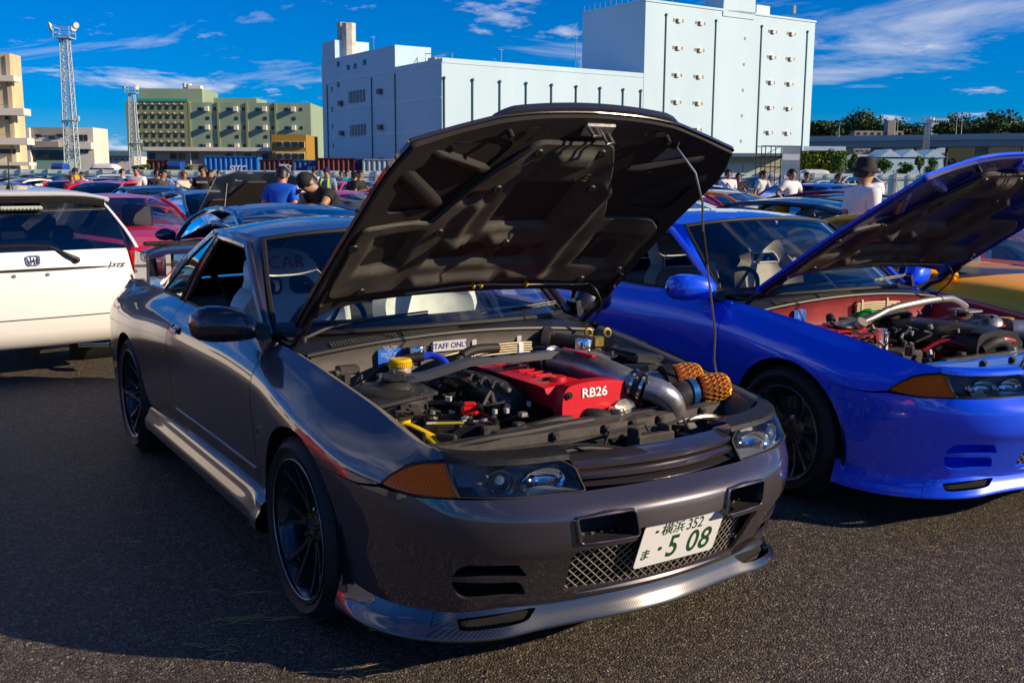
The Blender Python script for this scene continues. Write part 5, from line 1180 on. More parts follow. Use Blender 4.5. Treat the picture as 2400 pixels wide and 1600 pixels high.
def mirrors(T, pm, o):
    for sg in (1, -1):
        W_ = lambda mb: mb if sg > 0 else flipx(mb)
        m = MB(); G = []
        # teardrop housing lofted along x from root to tip
        for x, yc, zc, hy, hz in ((.775, -.63, .935, .030, .030), (.80, -.64, .945, .060, .052), (.84, -.655, .952, .078, .066), (.90, -.675, .957, .084, .072), (.95, -.690, .958, .080, .070), (.985, -.70, .956, .066, .060), (1.005, -.708, .954, .042, .042), (1.012, -.71, .953, .012, .012)):
            row = []
            for k in range(21):
                t = 2*PI*k/20; cx, sn = math.cos(t), math.sin(t); e = 2/2.6
                row.append(Vector((x, yc+hy*math.copysign(abs(cx)**e, cx)*(1 if cx > 0 else .75), zc+hz*math.copysign(abs(sn)**e, sn))))
            G.append(row)
        m.grid(G, flip=True); mo = obj('wing_mirror', W_(m), o.get('mirrorm', pm), T)
        f = MB(); f.grid([[Vector((x, y+dy, z+dz)) for dy, dz in ((-.05*w, -.035*w), (.05*w, -.035*w), (.035*w, .035*w), (-.035*w, .035*w), (-.05*w, -.035*w))] for x, y, z, w in ((.735, -.625, .905, 1.3), (.76, -.63, .920, 1.0), (.80, -.64, .935, .8))], flip=True); obj('mirror_foot', W_(f), BLACK, mo)
        g = MB(); g.box((.90, -.744, .957), (.16, .006, .105), .02); obj('mirror_glass', W_(g), CHROME, mo)
def bonnet(T, pm, o):
    phi = R_(o.get('bonnet_angle', 44.1)); H = Matrix.Translation((0, *HINGE)) @ Matrix.Rotation(phi, 4, 'X') @ Matrix.Translation((0, -HINGE[0], -HINGE[1]))
    def B():
        m = MB(); m.M = H; return m
    ex = lambda y: edge_x(y)-.004
    side = [(ex(y), y) for y in np.linspace(-.33, .725, 26)]
    front = [(.655, .742), (.60, .757), (.50, .783), (.42, .803), (.372, .815), (.33, .822), (.2, .833), (0, .838)]
    rear = [(.60, -.262), (.45, -.245), (.25, -.25), (0, -.255)]
    front = [(q.x, q.y) for q in catmull([Vector((*side[-2], 0)), Vector((*side[-1], 0))]+[Vector((*q, 0)) for q in front], None, 4)][4:]
    half = rear[::-1]+[(.68, -.30), (ex(-.36)-.012, -.36)]+side+front
    poly = half+[(-x, y) for x, y in half[::-1]][1:-1]
    sk = obj('bonnet', panel(bonnet_F(0.0), poly, step=.045, depth=.014, mb=B(), bstep=.03), pm, T, ang=50)
    # inner frame: rim all round, with the big openings left of and right of the pad
    def inset(k): return [(x*(1-k/.68), y-(k if y > .5 else -k if y < -.2 else 0)) for x, y in poly]
    inner = inset(.012)
    hl = roundpoly([(.615, .60), (.36, .745), (.245, .705), (.39, .36), (.60, .36)], [.05, .04, .04, .04, .04])
    hl2 = roundpoly([(.625, .30), (.625, -.05), (.42, -.10), (.42, .27)], .03)
    holes = [hl, [(-x, y) for x, y in hl], hl2, [(-x, y) for x, y in hl2], roundpoly([(.33, .25), (.14, .66), (-.14, .66), (-.33, .25), (-.30, -.06), (.30, -.06)], .04)]
    fo = lambda x, y: .022+.010*np.clip((np.abs(x)-.50)*5, 0, 1)+.006*np.clip((y-.72)*12, 0, 1)
    fr = obj('bonnet_frame', panel(bonnet_F(fo), inner, holes, step=.04, depth=-.018, mb=B(), bstep=.025), o['frame_paint'], sk, ang=50)
    under = obj('bonnet_underside', panel(bonnet_F(.0145), inset(.02), step=.06, mb=B(), flange=False), o['frame_paint'], sk)
    rb = B()      # pressed ribs across the open corners
    for sg in (1, -1):
        for a, b_, r in (((.640, .615), (.395, .365), .026), ((.560, .690), (.285, .560), .017)):
            G = []; dx, dy = b_[0]-a[0], b_[1]-a[1]; ln = math.hypot(dx, dy); nx, ny = -dy/ln, dx/ln
            for t in np.linspace(0, 1, 9):
                k_ = .4 if t in (0, 1) else 1.0; row = []
                for w_, h_ in ((-r*1.15, 0), (-r*.8, .018*k_), (-r*.5, .022*k_), (r*.5, .022*k_), (r*.8, .018*k_), (r*1.15, 0)):
                    row.append(Vector(bonnet_F(.0148+h_)(np.array([sg*(a[0]+dx*t+nx*w_)]), np.array([a[1]+dy*t+ny*w_]))[0]))
                G.append(row)
            rb.grid(G, flip=(sg > 0))
    obj('rib', rb, o['frame_paint'], sk)
    # sound pad: moulded mat with pressed shapes
    def bumpy(x, y, cx, cy, w, h, r=.03):
        dx = np.abs(x-cx)-w/2; dy = np.abs(y-cy)-h/2; d = np.hypot(np.maximum(dx, 0), np.maximum(dy, 0))+np.minimum(np.maximum(dx, dy), 0)
        return 1/(1+np.exp(np.clip(d/r*6, -30, 30)))
    def ph(x, y):
        ax = np.abs(x)
        h = .042+0*x
        h = h+0.0272*bumpy(x, y, 0, .64, .16, .07, .03)                        # nose
        h = h-0.0340*bumpy(x, y, .0, .36, .27, .27, .03)                       # deep square well
        h = h+0.0238*bumpy(x, y, -.25, .20, .05, .60, .03)+0.0170*bumpy(x, y, .25, .28, .04, .30, .03)
        h = h-0.0306*bumpy(x, y, .16, .06, .28, .12, .03)-0.0272*bumpy(x, y, -.10, .04, .22, .12, .03)
        h = h+0.0272*bumpy(x, y, .05, .155, .10, .05, .03)+0.0204*bumpy(x, y, .24, .16, .10, .04, .02)
        h = h-0.0306*bumpy(x, y, .50, .12, .16, .22, .04)-0.0272*bumpy(x, y, -.48, .08, .18, .20, .04)
        h = h+0.0238*bumpy(x, y, .15, -.10, .36, .05, .03)+0.0170*bumpy(x, y, -.2, -.10, .2, .04, .03)
        h = h-0.0204*bumpy(x, y, .27, .42, .10, .05, .03)
        h = h+.004*np.sin(x*23+y*9)*np.cos(y*17-x*5)
        return h
    pad = roundpoly([(.165, .712), (-.135, .712), (-.20, .60), (-.355, .285), (-.56, .31), (-.63, .245), (-.635, -.12), (-.40, -.145), (.40, -.145), (.655, -.135), (.66, .30), (.39, .285), (.262, .585)], [.03, .03, .03, .02, .03, .03, .04, .03, .03, .05, .03, .02, .03])
    padm = mat('sound_pad_felt', (.060, .056, .047), rough=.6, spec=.4, var=.3, vscale=14, bump=.5, bscale=700, bdist=.002)
    pd = obj('sound_pad', panel(bonnet_F(ph), pad, step=.0135, depth=-.02, mb=B(), bstep=.012), padm, sk, ang=60)
    rim = B(); Q = np.array(resample(pad, .03)); X = bonnet_F(lambda x, y: .034+0*x)(Q[:, 0], Q[:, 1]); rim.tube([Vector(p) for p in X]+[Vector(X[0])], .0065, 6); obj('pad_edge', rim, padm, pd)
    def on(x, y, off):
        return Vector(bonnet_F(off)(np.array([x]), np.array([y]))[0])
    for (x, y) in ((.215, .476), (-.185, .473), (.025, .155), (.334, .226), (.523, -.118), (.66, .193), (-.615, -.039), (-.48, -.125), (.15, .67), (-.11, .67)):
        f = B(); c = on(x, y, float(ph(np.array([x]), np.array([y]))[0])+.004); f.lathe([(.004, -.002), (.010, -.004), (.017, -.003), (.020, .003), (.021, .008)], c, (0, 0, 1), 16)
        f.box(c-Vector((0, 0, .003)), (.030, .005, .003)); f.box(c-Vector((0, 0, .003)), (.005, .030, .003)); obj('fastener', f, BLACK, pd)
    # lettering pressed into the mat
    Mt = H @ frame(on(.01, .53, .040), (-1, 0, 0), (0, 1, -.15)); text('lettering', 'SKYLINE', .058, padm, pd, Mt, extrude=.003, space=1.25, sx=1.15, shear=.2)
    # latch striker, rubber stops, slots
    la = B(); c = on(-.04, .775, .03)
    la.box(c, (.125, .055, .016), .006); la.tube([c+Vector((-.045, -.012, -.008)), c+Vector((-.045, -.012, -.05)), c+Vector((-.018, -.012, -.055)), c+Vector((-.018, -.012, -.008))], .006, 8); la.tube([c+Vector((.02, .012, -.008)), c+Vector((.02, .012, -.045)), c+Vector((.048, .012, -.045)), c+Vector((.048, .012, -.008))], .006, 8); obj('striker', la, o.get('strikerm', STEEL), sk)
    for (x, y, r) in ((.309, .765, .012), (-.33, .765, .012)):
        s_ = B(); c = on(x, y, .028); s_.cyl(c, c-Vector((0, 0, .03)), r, r*.8, 10); obj('rubber_stop', s_, RUBBER, sk)
    sl_ = B()
    for (x, y, w, h) in ((.22, .775, .045, .018), (-.297, .775, .045, .018), (.467, .725, .05, .016), (.16, .765, .012, .012), (-.24, .77, .012, .012), (.61, .55, .03, .012)):
        sl_.prism([(px, py) for px, py in rrect(0, 0, w, h, h*.45)], .002, Matrix.Translation(on(x, y, .0335)))
    obj('drain_slot', sl_, DARK, sk)
    if o.get('hood_lip'):
        hl_ = B(); G = []
        for x in np.linspace(-.372, .372, 25):
            y = .838-.020*(x/.372)**2-.02*max(0, abs(x)-.33)/.042; k = 1-.5*max(0, abs(x)-.30)/.072; b_ = on(x, y, 0)
            G.append([b_+Vector((0, -.055, .002)), b_+Vector((0, -.045, .016*k)), b_+Vector((0, .004, .024*k)), b_+Vector((0, .014, .015*k)), b_+Vector((0, .010, -.006)), b_+Vector((0, -.006, -.010))])
        hl_.grid(G); obj('bonnet_lip', hl_, carbon(), sk)
    if o.get('labels'):
        lm_ = mat('grey_caution_label', (.22, .21, .20), rough=.5, var=.5, vscale=160, stretch=(1, 4, 1))
        for pts in ([(-.386, .705), (-.49, .689), (-.459, .609), (-.365, .623)], [(-.36, .595), (-.41, .588), (-.402, .563), (-.352, .571)]):
            l_ = B(); l_.add([on(x, y, .0165) for x, y in pts], [(0, 1, 2, 3)]); obj('label_sticker', l_, lm_, sk, smooth=False)
    # washer pipe along the rear edge with yellow clips
    wp = B(); wp.tube([on(x, y, .036) for x, y in ((.30, -.195), (.10, -.185), (-.05, -.175), (-.2, -.185), (-.35, -.18), (-.5, -.175), (-.545, -.165))], .004, 6, sub=4); obj('washer_pipe', wp, mat('pale_hose', (.35, .32, .28), rough=.5), sk)
    yc = B()
    for x in (.0, -.035, -.25): yc.box(on(x, -.18, .036), (.012, .018, .022), .003)
    obj('hose_clip', yc, mat('yellow_plastic', (.75, .50, .02), rough=.4), sk)
    tb = MB(); p0 = H @ on(-.545, -.165, .036); p3 = Vector((-.60, -.30, .875)); tb.tube([p0, p0+Vector((-.02, .03, -.03)), (p0+p3)/2+Vector((-.03, .05, 0)), p3], .0045, 6, sub=5); obj('washer_hose', tb, BLACK, T)
    for sg in (1, -1):    # hinges
        h = MB(); a = Vector((sg*.685, -.46, .88)); b_ = H @ on(sg*.672, -.22, .03); h.tube([a, a+Vector((0, .06, .05)), (a+b_)/2+Vector((0, .02, .0)), b_, H @ on(sg*.665, -.08, .03)], [.014, .013, .012, .012, .010], 8); h.box(H @ on(sg*.67, -.2, .03), (.02, .08, .05), .006, Matrix.Rotation(phi, 3, 'X'))
        for q in (-.18, -.23): h.cyl(H @ on(sg*.66, q, .03), H @ on(sg*.66, q, .048), .010, n=6)
        obj('bonnet_hinge', h, o.get('hingem', BLACK), T)
    # prop rod with its bends
    rd = MB(); top = H @ on(-.405, .722, .032); base = Vector(o['rod_base'])
    rd.tube([top+Vector((0, .01, .02)), top, top.lerp(base, .10)+Vector((-.02, .05, 0)), top.lerp(base, .22)+Vector((-.035, .045, 0)), top.lerp(base, .34)+Vector((-.028, .03, 0)), top.lerp(base, .78)+Vector((-.03, .0, 0)), top.lerp(base, .90)+Vector((0, 0, 0)), base], .0043, 8); obj('prop_rod', rd, mat('plated_rod', (.30, .32, .32), rough=.3, metal=.9), T)
    gp = MB(); a = top.lerp(base, .34)+Vector((-.028, .03, 0)); b_ = top.lerp(base, .48)+Vector((-.029, .02, 0)); gp.cyl(a, b_, .006, n=8); obj('rod_grip', gp, BLACK, T)

def engine_bay(T, pm, o):
    bw = o['bay']      # paint inside the bay
    fw = MB()          # firewall and cowl
    G = []
    for x in np.linspace(-.66, .66, 23):
        c = (x/.66)**2; yt = -.335-.02*c; zt = .898-.045*c
        G.append([Vector((x, yt+.012, zt-.004)), Vector((x, yt, zt-.02)), Vector((x, yt-.015, zt-.05)), Vector((x, yt-.012, .76)), Vector((x, yt+.01, .66)), Vector((x, yt+.05, .50)), Vector((x, yt+.06, .30))])
    fw.grid(G); F = obj('firewall', fw, bw, T, ang=50)
    sw = MB()
    for k in range(7):
        x = -.48+.155*k; sw.tube([(x, -.357-.02*(x/.66)**2, .835), (x, -.352-.02*(x/.66)**2, .755)], [.004, .004], 6)
    obj('firewall_bead', sw, bw, F)
    sl_ = MB(); sl_.tube([Vector((x, -.332-.025*(x/.66)**2, .902-.045*(x/.66)**2)) for x in np.linspace(-.67, .67, 25)], .009, 8); obj('bonnet_seal', sl_, mat('seal_rubber_grey', (.035, .034, .032), rough=.5), T)
    cw = MB(); G = []
    for x in np.linspace(-.70, .70, 25):
        c = (x/.70)**2; G.append([Vector((x, -.345-.03*c, .900-.045*c)), Vector((x, -.37-.08*c, .915-.035*c)), Vector((x, -.40-.16*c, .918-.028*c)), Vector((x, -.43-.26*c, .905-.02*c))])
    cw.grid(G); C_ = obj('cowl_panel', cw, BLACK, T)
    vg = MB()          # cowl vent: small raised cells
    for k in range(46):
        for r in range(3):
            x = .56-.012*k; c = (x/.70)**2
            if 22 < k < 25: continue
            vg.box((x, -.352-.04*c-.011*r, .9095-.044*c+.005*r), (.0085, .008, .004))
    obj('cowl_vent', vg, DUSTY, C_, smooth=False)
    for (px, ex_, ln) in ((.633, .40, 1), (-.04, -.26, 1)):      # wipers
        w = MB(); a = Vector((px, -.41-.10*(px/.7)**2, .925-.03*(px/.7)**2)); b_ = Vector((ex_, -.47-.10*(ex_/.7)**2, .955)); w.cyl(a-Vector((0, 0, .02)), a+Vector((0, 0, .008)), .018, .015, 12)
        w.tube([a, a.lerp(b_, .5)+Vector((0, 0, .012)), b_], [.010, .009, .007], 6); d = Vector((-.30, .035 if px > .3 else -.01, .022)); w.box(b_+Vector((-.02, 0, 0)), (.05, .02, .014), .004); 
        w.tube([b_+Vector((.24, -.05, -.005)), b_, b_+d], [.004, .007, .004], 6); w.tube([b_+Vector((.24, -.05, -.014)), b_+Vector((0, 0, -.010)), b_+d+Vector((0, 0, -.01))], .004, 6); obj('wiper', w, BLACK, T)
    # inner wings, towers, floor of the bay
    iw = MB()
    for sg in (1, -1):
        G = []
        for y in np.linspace(-.36, .66, 14):
            ex_, ez = edge_x(y), edge_z(y); G.append([Vector((sg*(ex_-.004), y, ez-.004)), Vector((sg*(ex_-.022), y, ez-.010)), Vector((sg*(ex_-.05), y, ez-.03)), Vector((sg*(ex_-.06), y, ez-.07)), Vector((sg*(ex_-.10), y, ez-.16)), Vector((sg*.50, y, .50)), Vector((sg*.42, y, .32))])
        iw.grid(G, flip=(sg < 0))
        # strut tower
        tw = MB(); tw.lathe([(.02, .035), (.055, .035), (.062, .030), (.075, .012), (.13, .006), (.145, -.005), (.165, -.12), (.18, -.25)], (sg*.47, -.03, .765), (sg*-.12, 0, 1), 26)
        tb = [(-.14, -.13), (.16, -.13), (.20, .10), (.16, .20), (-.12, .16)]; M = Matrix.Translation((sg*.49, -.03, .757)) @ Matrix.Rotation(R_(4*sg), 4, 'Y'); tw.prism([(p[0]*sg, p[1]) for p in (tb if sg > 0 else tb[::-1])], .012, M)
        tow = obj('strut_tower', tw, o['tower'], T); st = MB()
        for a in (0, 2.1, 4.2): c = Vector((sg*.47+.05*math.cos(a), -.03+.05*math.sin(a), .80)); st.cyl(c, c+Vector((0, 0, .030)), .005, n=6); st.cyl(c, c+Vector((0, 0, .008)), .010, n=6)
        obj('stud', st, STEEL, tow)
    obj('inner_wing', iw, bw, T, ang=50)
    fl = MB(); fl.box((0, .15, .36), (1.1, 1.1, .02)); obj('undertray', fl, DARK, T, smooth=False)
    # front panel / radiator support with bolts, latch plate, cables
    rs = MB(); G = []
    for x in np.linspace(-.63, .63, 24):
        yy = .565-.045*(x/.63)**2; w = .004*math.sin(x*19); G.append([Vector((x, yy-.05, .680)), Vector((x, yy-.04, .700+w)), Vector((x, yy-.015, .705+w)), Vector((x, yy+.004, .698)), Vector((x, yy+.008, .668)), Vector((x, yy+.018, .664)), Vector((x, yy+.018, .648)), Vector((x, yy-.03, .64))])
    rs.grid(G, flip=True); RS = obj('radiator_support', rs, o['support'], T, ang=30)
    for x in (.17, -.04, -.16, -.285, -.50):
        b = MB(); y = .565-.045*(x/.63)**2; b.box((x, y+.012, .682), (.028, .014, .034), .003); b.cyl((x, y+.018, .684), (x, y+.026, .684), .009, n=6); b.cyl((x, y+.018, .684), (x, y+.021, .684), .013, n=12); obj('bolt_bracket', b, DUSTY, RS)
    ra = MB(); ra.box((0, .50, .55), (.74, .05, .32), .01); obj('radiator', ra, BAYBLACK, T)
    cap = MB(); cap.cyl((-.15, .49, .690), (-.15, .49, .722), .030, n=20); cap.cyl((-.15, .49, .722), (-.15, .49, .728), .026, n=20); obj('radiator_cap', cap, mat('cap_steel', (.5, .5, .42), rough=.3, metal=1), T)
    lp = MB()         # latch and its brackets, in front of the support
    lp.box((-.13, .72, .645), (.16, .03, .09), .006); lp.tube([(.05, .66, .62), (.02, .67, .70), (-.12, .68, .715), (-.14, .68, .68), (-.28, .69, .715), (-.33, .69, .64)], .006, 6); lp.box((-.06, .70, .66), (.018, .06, .10), .004); lp.box((-.19, .70, .66), (.018, .06, .10), .004); lp.cyl((-.16, .735, .65), (-.16, .75, .65), .014, n=10); lp.cyl((-.09, .735, .63), (-.09, .75, .63), .014, n=10); obj('bonnet_latch', lp, DUSTY, T)
    for (x, y, z, sx_, sy_, sz_) in ((.30, .66, .665, .10, .03, .02), (.22, .70, .640, .03, .05, .05), (-.26, .72, .640, .03, .05, .06), (-.44, .66, .655, .07, .04, .04), (-.52, .63, .665, .05, .03, .03), (.40, .64, .655, .06, .04, .03)):
        q = MB(); q.box((x, y, z), (sx_, sy_, sz_), .005); q.cyl((x, y+sy_/2, z), (x, y+sy_/2+.006, z), .008, n=6); obj('front_bracket', q, DUSTY, T)
    q = MB(); q.tube([(-.30, .64, .69), (-.40, .66, .70), (-.47, .65, .685), (-.50, .62, .66)], .011, 8, sub=3); obj('steel_pipe', q, STEEL, T)
    cb = MB()
    for k, (y, z, dx) in enumerate(((.66, .645, 0), (.68, .655, .01), (.70, .64, .02), (.645, .63, 0))):
        cb.tube([(.42-dx, y-.02, z-.03), (.30, y, z), (.16, y+.01, z+.012), (.05, y, z-.005), (-.06, y-.02, z-.03)], .011-.0015*k, 8, sub=4)
    cb.tube([(.36, .66, .685), (.16, .72, .69), (-.02, .80, .66)], .004, 6, sub=4); obj('wiring_loom', cb, RUBBER, T)
    hn = MB(); hn.lathe([(.0, 0), (.03, .004), (.052, .012), (.058, .024), (.05, .034)], (-.36, .66, .645), (0, .8, .5), 20); obj('horn', hn, DUSTY, T)
    fp = MB(); fp.grid([[Vector((x, .60-.04*(x/.6)**2, .60)), Vector((x, .82-.05*(x/.3)**2 if abs(x) < .33 else .82-.30*(abs(x)-.1), .60))] for x in np.linspace(-.62, .62, 20)], flip=True); fp.box((0, .58, .5), (1.2, .02, .3)); obj('front_crossmember', fp, DARK, T, smooth=False)
    o['engine'](T, o)

def hexmesh_filter(T, c, ax, r, name, gold):
    """mushroom air filter with a honeycomb cage"""
    f = MB(); ax = Vector(ax).normalized(); prof = [(r*.62, -.02), (r*.66, .0), (r*.95, .004), (r, .02), (r*.98, .075), (r*.80, .105), (r*.4, .118), (0.001, .12)]
    f.lathe(prof, c, ax, 28); o_ = obj(name, f, mat('red_filter_foam', (.22, .02, .008), rough=.8), T)
    g = MB(); c = Vector(c); u = ax.orthogonal().normalized(); v = ax.cross(u); P = cspline(np.array([0, .25, .5, .75, 1]), np.array([[r*1.01, .012], [r*1.015, .05], [r*.99, .078], [r*.82, .108], [r*.42, .122]]))
    n = 18
    def pt(i, j): 
        q = P(np.array([min(1, max(0, j))]))[0]; a = 2*PI*i/n; return c+(u*math.cos(a)+v*math.sin(a))*q[0]+ax*q[1]
    rows = 6
    for j in range(rows):
        for i in range(n):
            off = .5 if j % 2 else 0; t0, t1, t2 = j/rows, (j+.34)/rows, (j+1)/rows
            a, b_, c_, d = pt(i+off, t0), pt(i+off, t1), pt(i+off+.5, t2), pt(i+off-.5, t2)
            for p, q in ((a, b_), (b_, c_), (b_, d)): g.cyl(p, q, .0024, n=4, cap=False)
    obj('filter_cage', g, gold, o_, smooth=False)
def engine_grey(T, o):
    RED = mat('wrinkle_red_paint', (.62, .008, .022), rough=.42, bump=.35, bscale=900, bdist=.001, coat=.1)
    ALU = mat('cast_aluminium', (.38, .37, .36), rough=.4, metal=.85, var=.25, vscale=40, rvar=.1)
    # blue plate and sticker on the firewall
    def onfw(x, z): return Vector((x, -.335-.02*(x/.66)**2-.004, z))
    b = MB(); b.box(onfw(.335, .815)+Vector((0, .004, 0)), (.105, .004, .085), .001); bp = obj('data_plate', b, mat('blue_plate', (.01, .13, .62), rough=.4), T)
    tw = mat('pale_print', (.5, .62, .8), rough=.6)
    text('lettering', 'NISSAN MOTOR CO LTD\nMODEL   BNR32\nCHASSIS  NO\nBNR32\nENGINE RB26 2568 CC\nCOLOR KH2   TRIM G\nTRANS  AXLE\nPLANT', .0085, tw, bp, frame(onfw(.335, .815)+Vector((0, .0075, .030)), (-1, 0, 0), (0, 0, 1)), extrude=.0002)
    s_ = MB(); s_.box(onfw(.070, .850)+Vector((0, .004, 0)), (.155, .003, .042), .001); st = obj('staff_sticker', s_, mat('grey_sticker', (.55, .55, .58), rough=.4), T)
    text('lettering', 'STAFF ONLY', .031, mat('navy_print', (.02, .04, .20), rough=.5), st, frame(onfw(.070, .850)+Vector((0, .0062, 0)), (-1, 0, 0), (0, 0, 1)), extrude=.0003, bold=.0006)
    # cam covers
    def cover(x0, x1, y0, y1, zt, nm):
        m = MB(); G = []; xs = [x0, x0+.012, x0+.03, (x0+x1)/2, x1-.03, x1-.012, x1]; hz_ = [zt-.085, zt-.03, zt-.008, zt, zt-.008, zt-.03, zt-.085]
        ys = [(y0, -.06), (y0+.012, -.012), (y0+.05, 0), (y1-.06, 0), (y1-.012, -.004), (y1, -.02)]
        for y, dz in ys: G.append([Vector((x, y, z+dz*(1 if 0 < i < 6 else 0))) for i, (x, z) in enumerate(zip(xs, hz_))])
        m.grid(G, flip=True); m.add([Vector((x, y1, z-.02*(1 if 0 < i < 6 else 0))) for i, (x, z) in enumerate(zip(xs, hz_))], [tuple(range(7))]); return obj(nm, m, RED, T, ang=30)
    cv = cover(.06, -.07, -.22, .40, .815, 'cam_cover'); cover(-.15, -.28, -.22, .40, .815, 'cam_cover')
    # front timing cover with the lettering
    tc_ = MB(); poly = roundpoly([(-.30, .66), (.055, .66), (.062, .76), (.045, .815), (-.05, .826), (-.17, .822), (-.29, .79)], [.01, .01, .03, .05, .06, .06, .03]); M = Matrix(((1, 0, 0, 0), (0, 0, -1, .455), (0, 1, 0, 0), (0, 0, 0, 1))); tc_.prism(poly, .055, M)
    tim = obj('timing_cover', tc_, RED, T, ang=50)
    text('lettering', 'RB26', .046, mat('white_print', (.85, .85, .85), rough=.5), tim, frame((-.075, .457, .785), (-1, 0, 0), (0, 0, 1)), extrude=.0015, bold=.0008, sx=1.12)
    bo = MB()
    for x, z in ((.035, .785), (-.275, .775)): bo.cyl((x, .455, z), (x, .463, z), .013, n=14); bo.cyl((x, .463, z), (x, .468, z), .007, n=6)
    obj('bolt', bo, BLACK, tim)
    bt_ = MB()
    for x0 in (.052, -.062, -.158, -.272):
        for k in range(7): bt_.cyl((x0, -.18+.09*k, .775), (x0, -.18+.09*k, .792), .006, n=6)
    obj('cover_bolt', bt_, STEEL, cv, kind='stuff')
    rbs = MB()
    for k in range(9): rbs.box((-.005, -.15+.055*k, .8165), (.075, .012, .006), .002)
    obj('cover_rib', rbs, RED, cv, kind='stuff')
    rc = random.Random(21)
    for cn, col_, n_ in (('pale_connector', (.45, .43, .36), 16), ('ochre_connector', (.40, .26, .05), 9), ('steel_clip', (.45, .44, .42), 22)):
        q = MB()
        for k in range(n_):
            c0 = Vector((rc.choice((rc.uniform(.10, .50), rc.uniform(-.55, -.30))), rc.uniform(-.26, .42), rc.uniform(.70, .765))); q.box(c0, (rc.uniform(.010, .026), rc.uniform(.010, .026), rc.uniform(.008, .018)), .002, Matrix.Rotation(rc.uniform(0, 3), 3, 'Z'))
        obj(cn, q, mat('conn_'+cn, col_, rough=.35, metal=.7 if 'steel' in cn else 0), T, kind='stuff')
    fr_ = MB(); fr_.tube([(.165, -.20, .795), (.165, .05, .80), (.16, .27, .785)], .009, 8); obj('fuel_rail', fr_, STEEL, T)
    hz2 = MB()
    for k in range(14):
        P0 = Vector((rc.uniform(-.6, .55), rc.uniform(-.28, .30), rc.uniform(.72, .80))); hz2.tube([P0, P0+Vector((rc.uniform(-.08, .08), rc.uniform(-.05, .05), .03)), P0+Vector((rc.uniform(-.16, .16), rc.uniform(-.09, .09), .0))], rc.choice((.004, .006)), 6, sub=4)
    obj('thin_hose', hz2, mat('grey_hose', (.09, .085, .08), rough=.5), T, kind='stuff')
    oc = MB(); oc.cyl((-.005, .33, .812), (-.005, .33, .828), .032, .030, 18); obj('oil_cap', oc, RED, T)
    tb = MB(); tb.cyl((-.20, .455, .695), (-.20, .47, .695), .055, n=24); tb.cyl((-.20, .47, .695), (-.20, .478, .695), .03, n=6); obj('cam_pulley', tb, ALU, T)
    ec = MB(); ec.box((-.11, .05, .765), (.06, .46, .04), .01); ec.box((-.11, .10, .79), (.05, .40, .012), .004); obj('coil_cover', ec, BAYBLACK, T)
    # plenum, crossover pipe and couplers
    PIPE = mat('grey_alloy_pipe', (.34, .33, .35), rough=.33, metal=.75, var=.15, vscale=20, rvar=.08)
    pp = MB(); pp.tube([(-.15, .09, .835), (-.165, .19, .84), (-.19, .30, .832), (-.22, .38, .815), (-.26, .44, .795)], [.047, .05, .052, .05, .046], 16, sub=4); obj('crossover_pipe', pp, PIPE, T)
    rb = MB(); rb.box((-.165, .23, .885), (.022, .20, .008), .003); obj('pipe_rib', rb, RED, T)
    cp = MB(); cp.tube([(-.135, .01, .825), (-.15, .09, .835)], [.055, .053], 16); cp.tube([(-.255, .435, .797), (-.285, .475, .783)], [.053, .053], 16); obj('silicone_coupler', cp, BLACK, T)
    cl = MB()
    for a, b_ in (((-.148, .075, .834), (-.150, .087, .8345)), ((-.257, .438, .796), (-.263, .446, .793)), ((-.278, .466, .786), (-.284, .474, .783))): cl.cyl(a, b_, .0565, n=20)
    for p in ((-.235, .475, .825), (-.262, .505, .812)): cl.box(p, (.012, .03, .012), .003, Matrix.Rotation(R_(40), 3, 'Z'))
    obj('hose_clamp', cl, CHROME, T)
    el = MB(); el.tube([(-.285, .475, .783), (-.33, .51, .765), (-.37, .52, .73), (-.39, .515, .68), (-.39, .50, .62)], [.046, .047, .047, .046, .044], 14, sub=4); obj('intercooler_elbow', el, PIPE, T)
    # airflow meters, filters
    am = MB(); am.tube([(-.40, .20, .755), (-.45, .235, .752), (-.56, .30, .745)], [.036, .040, .040], 18); am.lathe([(.040, 0), (.048, .002), (.048, .012), (.040, .014)], (-.455, .238, .752), (-.11, .065, -.007), 20); obj('airflow_meter', am, ALU, T)
    ab = MB(); ab.box((-.43, .24, .80), (.10, .05, .03), .005, Matrix.Rotation(R_(-32), 3, 'Z')); obj('meter_plug', ab, BLACK, T)
    b2 = MB(); b2.tube([(-.44, .43, .70), (-.49, .445, .728), (-.545, .46, .738)], [.050, .050, .048], 16, sub=3); obj('intake_pipe', b2, BAYBLACK, T)
    bl = MB(); bl.lathe([(.0495, -.012), (.052, -.010), (.052, .010), (.0495, .012)], (-.525, .456, .737), (-.9, .2, .1), 20); obj('blue_clamp', bl, mat('blue_band', (.02, .16, .42), rough=.3, metal=.6), T)
    gold = mat('gold_honeycomb', (.80, .36, .03), rough=.3, metal=.5)
    hexmesh_filter(T, (-.555, .462, .742), (-.75, .35, .12), .054, 'air_filter', gold); hexmesh_filter(T, (-.565, .305, .755), (-.85, .25, .10), .054, 'air_filter', gold)
    bkp = MB(); bkp.lathe([(.045, -.03), (.062, -.028), (.066, .004), (.045, .006)], (-.553, .300, .752), (-.85, .25, .10), 20); obj('filter_base', bkp, RUBBER, T)
    # strut brace
    br = MB(); pts = [(.435, -.01, .812), (.37, .03, .822), (.22, .08, .868), (.03, .13, .875), (-.205, .13, .874), (-.35, .10, .846), (-.43, .06, .815)]; G = []
    for i, p in enumerate(pts):
        p = Vector(p); w = .024; G.append([p+Vector((0, -w, 0)), p+Vector((0, -w, .006)), p+Vector((0, w, .006)), p+Vector((0, w, -.020)), p+Vector((0, w-.004, -.020)), p+Vector((0, w-.004, 0)), p+Vector((0, -w, 0))])
